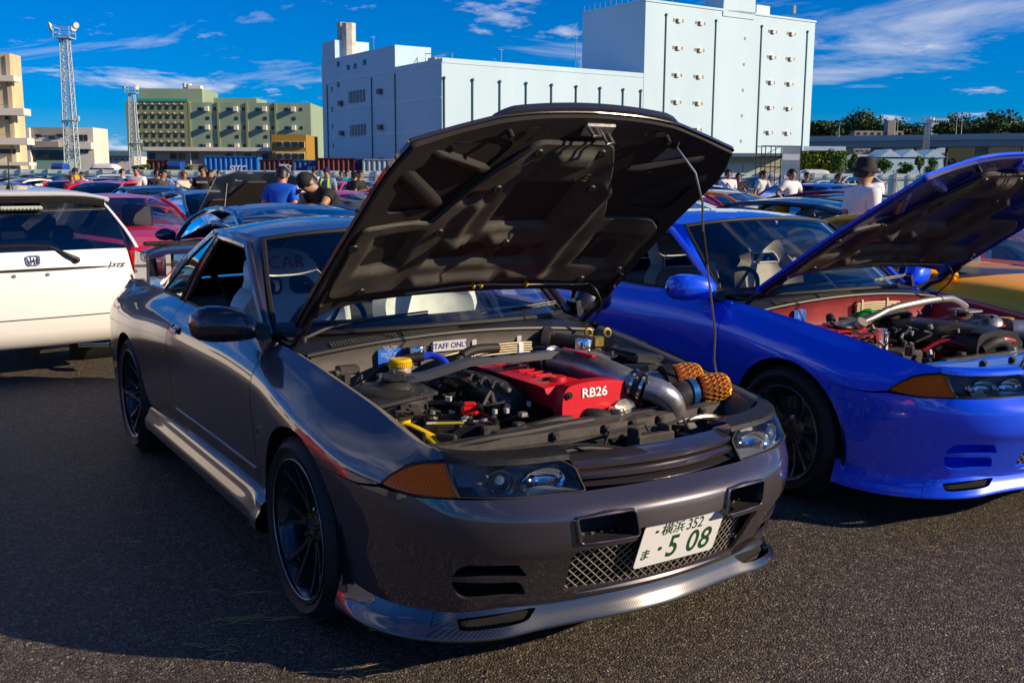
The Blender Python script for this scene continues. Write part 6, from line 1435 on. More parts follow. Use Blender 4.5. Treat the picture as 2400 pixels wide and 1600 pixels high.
    br.grid(G, flip=False); B_ = obj('strut_brace', br, mat('brace_dark_grey', (.20, .20, .20), rough=.32, metal=.7), T, ang=25)
    pl = MB()
    for sg in (1, -1): pl.prism(roundpoly([(-.06, -.07), (.05, -.07), (.06, .06), (-.05, .07)], .02), .008, Matrix.Translation((sg*.46, -.03, .808)))
    obj('brace_plate', pl, BLACK, B_)
    hl_ = MB()
    for x in (.13, .045, -.04): hl_.cyl((x, .115, .8785), (x, .115, .8825), .012, n=14)
    obj('brace_hole', hl_, DARK, B_)
    # brake fluid reservoir with yellow cap, hoses
    rv = MB(); rv.lathe([(0, .0), (.036, 0), (.040, .008), (.040, .045), (.036, .055)], (.375, -.165, .765), (0, 0, 1), 24); R0 = obj('fluid_reservoir', rv, mat('cloudy_plastic', (.42, .36, .30), rough=.4, trans=.2), T)
    yc = MB(); n = 36; yc.lathe([(.040, 0), (.042, .002), (.042, .026), (.038, .031), (.014, .032), (.001, .030)], (.375, -.165, .818), (0, 0, 1), 36)
    for k in range(n): a = 2*PI*k/n; yc.box((.375+.042*math.cos(a), -.165+.042*math.sin(a), .832), (.004, .004, .020), M=Matrix.Rotation(a, 3, 'Z'))
    obj('reservoir_cap', yc, mat('yellow_cap', (.80, .52, .01), rough=.4), R0)
    bh = MB(); bh.tube([(.235, -.25, .832), (.20, -.235, .835), (.175, -.20, .820), (.165, -.16, .785), (.165, -.14, .74)], .0145, 12, sub=4); obj('blue_hose', bh, mat('blue_silicone', (.02, .06, .72), rough=.25, coat=.4), T)
    kh = MB(); kh.tube([(.235, -.25, .832), (.30, -.265, .825), (.37, -.26, .805), (.44, -.25, .775), (.50, -.22, .73), (.56, -.18, .70)], .019, 10, sub=4); kh.tube([(.56, -.10, .71), (.50, -.14, .755), (.45, -.17, .755), (.41, -.18, .73)], .017, 10, sub=4); kh.tube([(-.10, -.24, .84), (.02, -.22, .845), (.10, -.20, .82), (.15, -.17, .77)], .020, 10, sub=4); kh.tube([(.0, .30, .66), (-.02, .40, .690), (-.06, .47, .705), (-.11, .49, .695)], .028, 12, sub=4); kh.tube([(.02, .45, .70), (.10, .46, .705), (.22, .45, .69)], .014, 8, sub=4); kh.tube([(.55, .52, .685), (.42, .54, .700), (.27, .54, .702), (.12, .53, .705), (-.02, .52, .705)], .014, 8, sub=4); obj('rubber_hose', kh, RUBBER, T)
    sv = MB(); sv.lathe([(0, .03), (.030, .028), (.032, .022), (.032, 0), (.018, -.006), (.014, -.05)], (.235, -.300, .838), (0, 0, 1), 22); obj('vacuum_valve', sv, CHROME, T)
    bx = MB(); bx.box((.535, -.295, .80), (.085, .05, .035), .006); bx.box((.545, -.29, .77), (.03, .04, .05), .004); bx.cyl((.58, -.28, .795), (.60, -.27, .795), .014, n=10); obj('solenoid_box', bx, DUSTY, T)
    # right (driver far) side: brake master and reservoir
    mc = MB(); mc.tube([(-.43, -.30, .835), (-.47, -.24, .832), (-.53, -.18, .828)], [.036, .036, .034], 16); mc.cyl((-.42, -.315, .836), (-.40, -.34, .838), .05, .06, 16); obj('brake_booster', mc, BAYBLACK, T)
    sr = MB(); sr.lathe([(0, .045), (.036, .043), (.038, .036), (.038, 0), (0, 0)], (-.435, -.105, .825), (0, 0, 1), 24); obj('steel_reservoir', sr, CHROME, T)
    gd = MB(); gd.box((-.60, -.24, .825), (.06, .05, .05), .008); gd.lathe([(.014, 0), (.022, .006), (.022, .016), (.012, .02)], (-.58, -.28, .86), (0, 1, .2), 12); gd.lathe([(.014, 0), (.022, .006), (.022, .016), (.012, .02)], (-.65, -.24, .86), (0, 1, .2), 12); gd.cyl((-.52, -.12, .80), (-.46, -.07, .80), .022, n=12); obj('clutch_cylinder', gd, mat('brassy_zinc', (.36, .26, .07), rough=.4, metal=.9, var=.3, vscale=40), T)
    bo = MB(); bo.box((-.60, .02, .80), (.16, .22, .045), .012, Matrix.Rotation(R_(-8), 3, 'Y')); bo.box((-.56, .12, .775), (.18, .12, .02), .006); obj('relay_cover', bo, BLACK, T)
    yl = MB(); yl.lathe([(.026, -.03), (.03, 0), (.036, .004), (.036, .016), (.0, .018)], (-.635, .20, .765), (0, 0, 1), 18); obj('washer_cap', yl, mat('aged_yellow_plastic', (.45, .30, .08), rough=.5), T)
    # left: fuse box, battery, washer neck
    fb = MB(); M = Matrix.Rotation(R_(-14), 3, 'Z'); fb.box((.468, .055, .70), (.085, .225, .075), .008, M); fbx = obj('fuse_box', fb, DUSTY, T, ang=30)
    fs = MB()
    for i in range(2):
        for j in range(9): fs.box(Vector((.468, .055, .7385))+M @ Vector((-.018+.036*i, -.092+.023*j, 0)), (.028, .017, .004), .001, M)
    obj('fuse_lid_ridge', fs, mat('lid_print', (.05, .048, .04), rough=.6), fbx)
    bt = MB(); M = Matrix.Rotation(R_(-26), 3, 'Z'); bt.box((.355, .225, .62), (.225, .175, .15), .008, M); B1 = obj('battery', bt, mat('battery_case', (.016, .016, .017), rough=.4), T, ang=30)
    bl = MB(); bl.box(Vector((.355, .225, .6965))+M @ Vector((.03, .065, 0)), (.115, .024, .002), 0, M); obj('battery_label', bl, mat('yellow_green_label', (.55, .50, .02), rough=.5), B1); 
    wl = MB(); wl.box(Vector((.355, .225, .697))+M @ Vector((.085, .065, 0)), (.03, .024, .002), 0, M); wl.box(Vector((.355, .225, .697))+M @ Vector((-.075, .04, 0)), (.03, .02, .002), 0, M); obj('battery_sticker', wl, WHITEP, B1)
    ri = MB()
    for k in (-.095, -.085, -.075, .065, .075, .085, .095): ri.box(Vector((.355, .225, .675))+M @ Vector((k, .089, 0)), (.004, .004, .03), 0, M)
    obj('battery_rib', ri, BLACK, B1)
    rt = MB(); rt.box((.318, .262, .728), (.060, .046, .034), .010, M); rt.box((.318, .262, .75), (.045, .03, .014), .005, M); rt.box((.300, .235, .72), (.03, .05, .02), .006, M); obj('terminal_cover', rt, mat('red_plastic', (.62, .012, .010), rough=.32), B1)
    tm = MB(); tm.cyl((.43, .20, .70), (.43, .20, .728), .012, .010, 10); tm.cyl((.43, .20, .70), (.43, .20, .706), .02, n=10); tm.box((.455, .185, .71), (.05, .02, .008), .002); obj('battery_terminal', tm, STEEL, B1)
    hd = MB(); hd.tube([(.30, .10, .71), (.29, .19, .715), (.275, .30, .712), (.27, .37, .70)], .010, 6); hd.tube([(.395, .08, .725), (.34, .13, .73), (.31, .20, .73), (.30, .24, .735)], .012, 8, sub=3); obj('battery_clamp', hd, BLACK, T)
    yn = MB(); yn.cyl((.545, .205, .690), (.545, .205, .712), .024, .026, 16); obj('washer_filler_cap', yn, mat('yellow_cap', (0, 0, 0)), T); y2 = MB(); y2.tube([(.545, .21, .69), (.53, .27, .675), (.505, .34, .655), (.49, .40, .63)], [.018, .026, .028, .02], 10, sub=3); obj('washer_neck', y2, MATS['yellow_cap'], T)
    bk = MB(); bk.tube([(.245, -.05, .79), (.21, .02, .79), (.17, .06, .76), (.16, .10, .72)], .018, 8, sub=3); bk.box((.195, -.03, .765), (.09, .10, .03), .01); bk.cyl((.215, -.03, .77), (.215, -.03, .79), .035, n=18); obj('throttle_linkage', bk, mat('dull_gold_steel', (.20, .15, .08), rough=.42, metal=.8, var=.4, vscale=30), T)
    pl = MB(); pl.tube([(.12, -.18, .735), (.125, 0, .74), (.125, .18, .735), (.12, .27, .72)], [.05, .06, .06, .045], 12, sub=3)
    for k in range(6): y = -.16+.075*k; pl.tube([(.12, y, .74), (.08, y, .765), (.05, y, .745)], .020, 8, sub=2)
    obj('intake_plenum', pl, BAYBLACK, T)
    for k in range(5):
        y = -.12+.08*k; inj = MB(); inj.cyl((.17, y, .775), (.16, y, .80), .010, n=8); inj.box((.165, y+.02, .79), (.02, .018, .025), .003); inj.tube([(.165, y, .80), (.19, y+.02, .81), (.215, y+.04, .79)], .005, 6, sub=3); obj('injector_plug', inj, DUSTY, T)
    pipes = MB()
    for k in range(5):
        z = .79+.010*k; pipes.tube([(.10, -.325, z-.02), (-.06, -.335, z), (-.12, -.335, z+.005), (-.30, -.335, z+.004), (-.36, -.33, z-.01), (-.46, -.30, z-.05)], .0035, 6, sub=3)
    obj('brake_line', pipes, mat('olive_pipe', (.20, .17, .12), rough=.4, metal=.6), T)
    for x in (-.05, -.27):
        b = MB(); b.box((x, -.335, .81), (.028, .016, .05), .004); obj('line_clip', b, WHITEP, T); b2 = MB(); b2.box((x, -.345, .862), (.024, .006, .05), .002); obj('foil_tab', b2, mat('foil', (.5, .5, .5), rough=.5, metal=.5), T)
    rnd = random.Random(4); wr = MB()          # looms and small pipes threading the bay
    for k in range(26):
        x0, y0, z0 = rnd.uniform(-.5, .5), rnd.uniform(-.25, .42), rnd.uniform(.64, .74); P = [Vector((x0, y0, z0))]
        for q in range(4): P.append(P[-1]+Vector((rnd.uniform(-.11, .11), rnd.uniform(-.08, .08), rnd.uniform(-.03, .03))))
        wr.tube(P, rnd.choice((.004, .006, .009)), 6, sub=3)
    obj('wiring', wr, RUBBER, T)
    sm = MB()
    for k in range(40):
        x, y, z = rnd.uniform(-.52, .52), rnd.uniform(-.25, .42), rnd.uniform(.60, .70); sm.box((x, y, z), (rnd.uniform(.02, .07), rnd.uniform(.02, .07), rnd.uniform(.02, .05)), .005, Matrix.Rotation(rnd.uniform(0, 3), 3, 'Z'))
    obj('small_fitting', sm, BAYBLACK, T)
    sm = MB()
    for k in range(24):
        x, y, z = rnd.uniform(-.5, .5), rnd.uniform(-.25, .40), rnd.uniform(.68, .73); sm.cyl((x, y, z), (x+rnd.uniform(-.02, .02), y+rnd.uniform(-.02, .02), z+.02), rnd.uniform(.006, .012), n=8)
    obj('small_bolt', sm, STEEL, T)

def number_plate(T):
    U = Vector((0, .348, .937)).normalized(); Rr = Vector((-1, -.017, 0)).normalized(); M = frame((-.03, .972, .421), Rr, U)
    p = MB(); p.prism(rrect(0, 0, .33, .165, .012, 3), .003, M); pl = obj('number_plate', p, mat('plate_white', (.80, .80, .79), rough=.45), T, ang=30)
    g = mat('plate_green', (.012, .075, .02), rough=.5); f = Matrix.Translation((0, 0, .0034))
    text('plate_lettering', '横浜', .047, g, pl, M @ Matrix.Translation((-.045, .049, .0034)), extrude=.0004, bold=.0004, shear=.0)
    text('plate_lettering', '352', .060, g, pl, M @ Matrix.Translation((.046, .049, .0034)), extrude=.0004, sx=.78, bold=.0002)
    text('plate_lettering', '5 08', .118, g, pl, M @ Matrix.Translation((.045, -.026, .0034)), extrude=.0004, sx=.82, bold=.0015, space=1.08)
    text('plate_lettering', 'ま', .044, g, pl, M @ Matrix.Translation((-.132, -.036, .0034)), extrude=.0004, bold=.0008)
    text('plate_lettering', '・', .055, g, pl, M @ Matrix.Translation((-.076, -.026, .0034)), extrude=.0004, bold=.002)
    b = MB(); b.box((-.11, .052, .0045), (.010, .010, .003), .002); b.box((.11, .052, .0045), (.010, .010, .003), .002); b.v = [tuple(M @ Vector(q)) for q in b.v]; obj('plate_bolt', b, DUSTY, pl)
    h = MB(); M2 = frame((-.03, .966, .43), Rr, U); h.box((0, 0, 0), (.30, .15, .006)); h.v = [tuple(M2 @ Vector(q)) for q in h.v]; obj('plate_holder', h, DARK, pl)
def fender_badge(T):
    s0, v0 = SH.yz(-.375, .584); c = Vector(SH.F(s0, v0)[0]); M = frame(c+Vector((.003, 0, 0)), (0, 1, 0), (0, 0, 1)) 
    b = MB(); b.prism(roundpoly([(-.010, -.027), (.012, -.020), (.012, .027), (-.010, .020)], .005), .004, M); bd = obj('badge', b, CHROME, T)
    text('badge_lettering', 'R', .034, mat('badge_dark', (.03, .03, .03), rough=.4), bd, M @ Matrix.Translation((.001, 0, .0045)), extrude=.0006)
GREY = mat('gunmetal_metallic_paint', (.040, .034, .041), rough=.34, metal=.45, coat=1.0, flake=.5)
BLUE = mat('bright_blue_metallic_paint', (.002, .075, .88), rough=.34, metal=.08, coat=1.0, flake=.4)
RIMB = mat('gloss_black_alloy', (.028, .028, .031), rough=.22, metal=.3, coat=.6)
GREYI = mat('gunmetal_shade_tone', (.024, .022, .022), rough=.6, spec=.3)  # body paint repeated darker: shade of bonnet underside and ducts put into colour
SEATG = mat('white_green_seat_shell', (.85, .88, .84), rough=.45, var=.12, vscale=12)
hero_o = dict(lip=carbon(), duct=GREYI, meshm=mat('mesh_wire', (.30, .27, .22), rough=.4, metal=.7), wkey='twin19', wheel=dict(z=.318, R=.318, W_=.26, rim=.256, rimcol=RIMB, spokes='twin'),
    window_open=True, seat='double', seatm=SEATG, seat_text=True, projector=True, amber=AMBER, frame_paint=GREYI, hood_lip=True, labels=True, bay=mat('bay_grey_paint', (.15, .14, .125), rough=.42, var=.2, vscale=10, rvar=.1), tower=mat('bay_satin_black', (.030, .030, .030), rough=.35, rvar=.1, vscale=12), support=DUSTY, rod_base=(-.655, .46, .765), engine=engine_grey, mirrorm=mat('gunmetal_dark_mirror', (.045, .036, .046), rough=.32, metal=.6, coat=.8), wx=1.0)
hero = coupe('sports_coupe', 'dark gunmetal grey coupe in front with bonnet up and red engine cover', (-.016, 3.867, 0), 3.7019, GREY, hero_o)
number_plate(hero); fender_badge(hero)

BLUEI = mat('blue_inner_paint', (.004, .012, .16), rough=.35, coat=.3)
def engine_blue(T, o):
    BK = mat('black_crackle', (.012, .012, .013), rough=.4, bump=.3, bscale=900, bdist=.001); ALU = MATS['cast_aluminium']; REDP = mat('faded_red_bay', (.30, .045, .05), rough=.45, var=.2, vscale=8)
    def onfw(x, z): return Vector((x, -.335-.02*(x/.66)**2-.004, z))
    b = MB(); b.box(onfw(.42, .805)+Vector((0, .004, 0)), (.085, .004, .08), .001); bp = obj('data_plate', b, MATS['blue_plate'], T)
    text('lettering', 'NISSAN\nMODEL\nCHASSIS\nENGINE\nCOLOR', .010, MATS['pale_print'], bp, frame(onfw(.42, .805)+Vector((0, .0075, .02)), (-1, 0, 0), (0, 0, 1)), extrude=.0002)
    cv = MB(); G = []
    for y, dz in ((-.22, -.06), (-.20, -.01), (.38, 0), (.41, -.02)): G.append([Vector((x, y, z+dz*(0 < i < 6))) for i, (x, z) in enumerate(((.05, .72), (.04, .775), (0, .80), (-.10, .805), (-.24, .80), (-.28, .775), (-.29, .72)))])
    cv.grid(G, flip=True); obj('cam_cover', cv, BK, T, ang=30)
    tc_ = MB(); poly = roundpoly([(-.30, .64), (.055, .64), (.062, .74), (.045, .795), (-.05, .806), (-.17, .802), (-.29, .77)], [.01, .01, .03, .05, .06, .06, .03]); M = Matrix(((1, 0, 0, 0), (0, 0, -1, .455), (0, 1, 0, 0), (0, 0, 0, 1))); tc_.prism(poly, .055, M); tim = obj('timing_cover', tc_, BK, T, ang=50)
    text('lettering', 'RB26', .046, BK, tim, frame((-.075, .457, .755), (-1, 0, 0), (0, 0, 1)), extrude=.003, bold=.0008)
    br = MB(); br.tube([(.47, -.02, .815), (.40, .03, .83), (.30, .07, .865), (.20, .09, .895), (.0, .10, .915), (-.16, .08, .915), (-.30, .04, .90), (-.50, -.03, .845)], .019, 12, sub=4); br.tube([(.47, .06, .815), (.36, .08, .85), (.26, .085, .885)], .017, 10, sub=3); br.box((.47, .0, .812), (.14, .16, .012), .004); br.box((-.50, -.03, .822), (.12, .14, .012), .004); br.cyl((.45, .08, .82), (.45, .10, .84), .028, n=14); obj('strut_brace', br, mat('brushed_brace', (.50, .47, .44), rough=.35, metal=.8), T)
    pi_ = MB(); pi_.tube([(-.26, .40, .79), (-.34, .45, .785), (-.45, .48, .77), (-.56, .49, .755)], .052, 16, sub=4); obj('crossover_pipe', pi_, MATS['grey_alloy_pipe'], T); cp = MB(); cp.tube([(-.50, .486, .762), (-.60, .495, .75)], .058, 16); obj('silicone_coupler', cp, BLACK, T)
    gh = MB(); gh.tube([(.20, -.20, .79), (.16, -.16, .825), (.10, -.14, .83), (.05, -.15, .80)], .022, 10, sub=4); obj('green_hose', gh, mat('green_silicone', (.01, .35, .02), rough=.3), T)
    bh = MB(); bh.tube([(.36, -.18, .74), (.36, -.18, .80), (.33, -.22, .815), (.28, -.26, .79)], .022, 10, sub=4); bh.tube([(.05, -.16, .80), (-.10, -.14, .83), (-.2, -.16, .80)], .026, 10, sub=4); bh.tube([(.02, .45, .72), (-.06, .47, .755), (-.16, .46, .74)], .028, 10, sub=4); obj('rubber_hose', bh, RUBBER, T)
    rv = MB(); rv.lathe([(0, 0), (.035, 0), (.038, .05), (.038, .062), (0, .066)], (.33, -.11, .765), (0, 0, 1), 22); obj('fluid_reservoir', rv, mat('olive_reservoir', (.10, .095, .06), rough=.4), T)
    ct = MB(); ct.cyl((.43, .20, .70), (.43, .20, .80), .038, n=20); ct.cyl((.43, .20, .80), (.43, .20, .815), .028, n=16); obj('catch_tank', ct, CHROME, T)
    fb = MB(); fb.box((.50, .12, .715), (.09, .20, .07), .008, Matrix.Rotation(R_(-14), 3, 'Z')); fb.box((.36, .26, .67), (.16, .14, .10), .01); obj('fuse_box', fb, DUSTY, T)
    tu = MB(); tu.lathe([(.02, -.02), (.05, -.015), (.065, 0), (.05, .02), (.02, .03)], (-.36, .22, .80), (.3, .2, 1), 22); tu.tube([(-.30, .10, .76), (-.33, .17, .80), (-.36, .22, .80)], .035, 12, sub=3); obj('turbo', tu, ALU, T)
    ls = MB()
    for k in range(6): z = .805+.010*k; ls.tube([(.02, -.318, z), (-.05, -.322, z+.004), (-.20, -.322, z+.002), (-.32, -.315, z-.006)], .0035, 6, sub=2)
    obj('brake_line', ls, mat('olive_pipe', (.2, .17, .12)), T)
    for x in (-.02, -.22): c = MB(); c.box((x, -.32, .835), (.018, .014, .085), .003); obj('line_clip', c, mat('cream_clip', (.60, .52, .30), rough=.5), T)
    rd = MB(); rd.tube([(.20, .26, .70), (.12, .30, .745), (.05, .36, .735), (.0, .44, .70)], .012, 8, sub=3); rd.tube([(-.02, .46, .74), (-.10, .48, .765), (-.20, .47, .745)], .012, 8, sub=3); obj('red_hose', rd, mat('red_hose', (.35, .008, .015), rough=.4), T)
    rp = MB(); rp.prism(roundpoly([(.42, -.10), (.64, -.14), (.66, .06), (.40, .10)], .02), .012, Matrix.Translation((0, 0, .79))); obj('tower_panel', rp, mat('shiny_red_panel', (.45, .012, .02), rough=.3, coat=.5), T)
    yl = MB(); yl.lathe([(.026, -.03), (.03, 0), (.036, .004), (.036, .016), (.0, .018)], (-.62, .14, .78), (0, 0, 1), 18); obj('washer_cap', yl, MATS['aged_yellow_plastic'], T)
    rnd = random.Random(9); wr = MB()
    for k in range(34):
        P = [Vector((rnd.uniform(-.55, .55), rnd.uniform(-.28, .42), rnd.uniform(.68, .80)))]
        for q in range(4): P.append(P[-1]+Vector((rnd.uniform(-.10, .10), rnd.uniform(-.07, .07), rnd.uniform(-.04, .04))))
        wr.tube(P, rnd.choice((.004, .006, .010)), 6, sub=3)
    obj('wiring', wr, RUBBER, T)
    sm = MB()
    for k in range(50):
        x, y, z = rnd.uniform(-.55, .55), rnd.uniform(-.28, .42), rnd.uniform(.64, .76); sm.box((x, y, z), (rnd.uniform(.02, .06), rnd.uniform(.02, .06), rnd.uniform(.02, .06)), .005, Matrix.Rotation(rnd.uniform(0, 3), 3, 'Z'))
    obj('small_fitting', sm, BAYBLACK, T)
    sm = MB()
    for k in range(40):
        x, y, z = rnd.uniform(-.5, .5), rnd.uniform(-.25, .40), rnd.uniform(.70, .80); sm.cyl((x, y, z), (x+rnd.uniform(-.02, .02), y+rnd.uniform(-.02, .02), z+.02), rnd.uniform(.006, .014), n=8)
    obj('small_bolt', sm, ALU, T)
REDBAY = mat('faded_red_bay', (.30, .045, .05), rough=.45, var=.2, vscale=8)
blue_o = dict(lip=BLUE, duct=BLUE, meshm=MATS['mesh_wire'], wkey='deep18', wheel=dict(z=.318, R=.318, W_=.26, rim=.236, rimcol=mat('polished_lip_rim', (.25, .25, .26), rough=.25, metal=.9), spokes='twin'),
    window_open=True, seat='bar', seatm=mat('tan_grey_leather', (.36, .31, .24), rough=.5, var=.15, vscale=20), seat_trim=WHITEP, projector=False, amber=AMBER, frame_paint=BLUEI, hood_lip=False, labels=False, bay=REDBAY, tower=REDBAY, support=mat('blue_support', (.01, .10, .50), rough=.4), rod_base=(-.655, .46, .765), engine=engine_blue, bonnet_angle=39.0, eyelid=BLUE, imirror=mat('silver_mirror_back', (.5, .5, .5), rough=.3), strikerm=BLUE)
blue = coupe('sports_coupe', 'bright blue coupe with bonnet up and red engine bay', (2.05, 5.265, 0), 3.669, BLUE, blue_o)

# ------------------------------------------------------------------ the other cars
def paint(name, c, metal=.3, rough=.3): return mat('paint_'+name, c, rough=rough, metal=metal, coat=.85)
PLATE = mat('plate_white', (.80, .80, .79)); SILV = mat('alloy_silver', (.45, .46, .48), rough=.3, metal=.9); TYRE = RUBBER
_SW = {}
def small_wheel(parent, x, y, R, side, col=None):
    k = (round(R, 3), col.name if col else 's')
    if k not in _SW:
        t = MB(); t.lathe([(R*.68, -.01), (R*.72, .004), (R*.85, .008), (R*.97, -.006), (R, -.03), (R, -.17), (R*.9, -.2)], axis=(1, 0, 0), n=28)
        r = MB(); r.lathe([(R*.70, -.008), (R*.68, .0), (R*.64, -.02), (R*.60, -.05)], axis=(1, 0, 0), n=28)
        for q in range(5):
            a = 2*PI*q/5; tg = Vector((0, -math.sin(a), math.cos(a))); G = []
            for rr, xx in ((.02, -.02), (R*.35, -.02), (R*.66, -.008)): c = Vector((xx, math.cos(a)*rr, math.sin(a)*rr)); w_ = R*.10; G.append([c-tg*w_+Vector((-.02, 0, 0)), c-tg*w_, c+tg*w_, c+tg*w_+Vector((-.02, 0, 0))])
            r.grid(G)
        r.cyl((-.06, 0, 0), (-.055, 0, 0), R*.62, n=20)
        me = []
        for nm, mb, m in (('tyre', t, TYRE), ('rim', r, col or SILV)):
            o_ = obj(nm, mb, m); me.append(o_.data); bpy.data.objects.remove(o_)
        _SW[k] = me
    w = bpy.data.objects.new('wheel', _SW[k][0]); COL.objects.link(w); w.parent = parent; w.location = (x, y, R); w.rotation_euler = (0, 0, 0 if side > 0 else PI)
    r = bpy.data.objects.new('rim', _SW[k][1]); COL.objects.link(r); r.parent = w
    return w
def car(label, loc, heading, pm, kind='coupe', L_=4.4, W_=1.74, H=1.28, group='show cars parked in rows', wing=None, bonnet_up=False, seat=None, name=None, glassm=None, roofm=None, det=True, rimm=None, tail='round', banner=None, cat='car', parts=()):
    """car built from lofted sections; +y of the car is its front. loc: ground point of the car's middle; heading: (x, y) of its nose"""
    T = thing(name or {'coupe': 'sports_car', 'sedan': 'saloon_car', 'hatch': 'hatchback', 'suv': 'sport_utility', 'classic': 'classic_coupe'}[kind], label, cat, (loc[0], loc[1], 0), math.atan2(-heading[0], heading[1]), group)
    h = L_/2; w = W_/2; GL = glassm or GLASSC
    # deck line (bonnet, waist, boot): y fraction, height fraction
    if kind == 'hatch' or kind == 'suv': deck = [(1, .42), (.93, .53), (.80, .62), (.45, .68), (.2, .70), (-.5, .72), (-.88, .74), (-1, .62)]; gl = (.46, .16, -.62, -.93)
    elif kind == 'sedan': deck = [(1, .40), (.94, .50), (.80, .58), (.40, .68), (.1, .69), (-.45, .71), (-.85, .72), (-1, .62)]; gl = (.42, .12, -.40, -.66)
    elif kind == 'classic': deck = [(1, .48), (.95, .56), (.8, .60), (.30, .68), (0, .68), (-.5, .68), (-.9, .62), (-1, .52)]; gl = (.16, -.06, -.40, -.86)
    else: deck = [(1, .38), (.94, .48), (.80, .56), (.35, .68), (.05, .69), (-.45, .71), (-.86, .72), (-1, .62)]; gl = (.30, .02, -.40, -.76)
    dk = cspline(np.array([-p[0] for p in deck]), np.array([p[1]*H for p in deck]))
    wp = cspline(np.array([-1, -.94, -.8, -.5, 0, .5, .85, .96, 1.0]), np.array([.62, .80, .93, .985, 1, 1, .96, .84, .70])*w)
    bt = cspline(np.array([-1, -.9, 0, .9, 1.0]), np.array([.30, .20, .18, .20, .30])); ys = np.r_[np.linspace(1, .85, 6), np.linspace(.8, -.8, 18), np.linspace(-.85, -1, 6)]
    G = []
    for q in ys:
        z, ww, zb = float(dk(np.array(-q))), float(wp(np.array(-q))), float(bt(np.array(-q))); cr = .03
        half = [(0, z+cr), (ww*.5, z+cr*.75), (ww*.82, z+.005), (ww*.93, z-.03), (ww*.985, z-.10), (ww, z-.20), (ww, max(zb+.10, z*.55)), (ww*.985, zb+.08), (ww*.92, zb)]
        G.append([Vector((-x, q*h, zz)) for x, zz in half[::-1]]+[Vector((x, q*h, zz)) for x, zz in half[1:]])
    b = MB(); b.grid(G); b.add([G[0][i] for i in range(len(G[0]))], [tuple(range(len(G[0])))[::-1]]); b.add([G[-1][i] for i in range(len(G[0]))], [tuple(range(len(G[0])))])
    body = obj('body', b, pm, T, ang=40)
    # greenhouse
    a0, a1, c1, c0 = [g_*h for g_ in gl]; zd = lambda y: float(dk(np.array(-y/h)))
    wr = w*.68; wb = w*.86; zr = H-.03; zA, zC = zd(a0)+.01, zd(c0)+.01
    def arc(y, z, ww, dy, dz, n=7): return [Vector((ww*t, y+dy*(1-t*t), z+dz*(1-t*t))) for t in np.linspace(-1, 1, n)]
    wB, wT = arc(a0, zA, wb, .14, .02), arc(a1, zr-.02, wr, .06, .03); rT, rB = arc(c1, zr-.02, wr, -.05, .03), arc(c0, zC, wb*.94, -.10, .02)
    sa = [wB[-1], Vector(((wb+wr)/2+.02, (a0+a1)/2, (zA+zr)/2+.03)), wT[-1]]; sc_ = [rT[-1], Vector(((wb*.94+wr)/2+.02, (c0+c1)/2, (zC+zr)/2+.03)), rB[-1]]
    fl = lambda Q: [Vector((-p.x, p.y, p.z)) for p in Q]
    rail = [wT[-1], Vector((wr+.01, (a1+c1)/2, zr+.01)), rT[-1]]
    obj('windscreen', MB().grid(coons(wB, wT, fl(sa), sa, 10, 6), flip=True), GL, T); obj('rear_window', MB().grid(coons(rT, rB, fl(sc_), sc_, 10, 6), flip=True), GL, T)
    obj('roof', MB().grid(coons(wT, rT, fl(rail), rail, 10, 8, bulge=(0, 0, .02)), flip=True), roofm or pm, T)
    belt = [wB[-1], Vector((w*.90, (a0+c0)/2, zd((a0+c0)/2)+.01)), rB[-1]]
    bp = (a1+c1)/2-.12*h
    for sg in (1, -1):
        W2 = (lambda mb: mb) if sg > 0 else flipx
        sgls = coons(belt, rail, sa, sc_, 16, 6); obj('side_glass', W2(MB().grid(sgls)), GL, T)
        p = MB()
        for Q, r in ((sa, .028), (sc_, .030), (rail, .028)): p.tube(catmull(Q, None, 5), r, 6)
        p.tube(catmull(belt, None, 4), .014, 5)
        i = 9; p.tube([sgls[i][j] for j in range(0, 7)], .028, 6); obj('pillar', W2(p), pm, T)
        m = MB(); m.ball((w*.90+.10, a0-.14, zA+.07), (.11, .07, .065), 10, 6); m.box((w*.90, a0-.12, zA+.02), (.10, .06, .03), .01); obj('wing_mirror', W2(m), pm, T)
    # cabin: seats and dark floor
    it = MB(); it.box((0, (a0+c0)/2, zA-.16), (wb*1.7, (a0-c0)*.9, .04)); it.box((0, a0-.25, zA-.02), (wb*1.6, .35, .06), .02); obj('cabin_floor', it, DARK, T, smooth=False)
    for sg in (1, -1):
        s_ = MB(); y = (a1+c1)/2+.02*h; s_.box((sg*.36, y, zA+.06), (.42, .14, .42), .05, Matrix.Rotation(R_(12), 3, 'X')); s_.box((sg*.36, y-.06, zA+.31), (.24, .10, .16), .04, Matrix.Rotation(R_(12), 3, 'X')); obj('seat', s_, seat or BLACK, T)
    # wheels in dark arches
    R = .31; ya, yb = h*.62, -h*.60
    for sg in (1, -1):
        for y in (ya, yb):
            m = MB(); m.cyl((sg*(w-.08), y, R), (sg*(w+.004), y, R), R+.035, n=28); obj('wheel_arch', m, DARK, T); small_wheel(T, sg*(w+.012), y, R, sg, rimm)
    # lamps, plates, bumper lines
    zf, zt = float(dk(np.array(-.94))), float(dk(np.array(.95)))
    def facing(y, n=20): return float(wp(np.array(-y/h)))
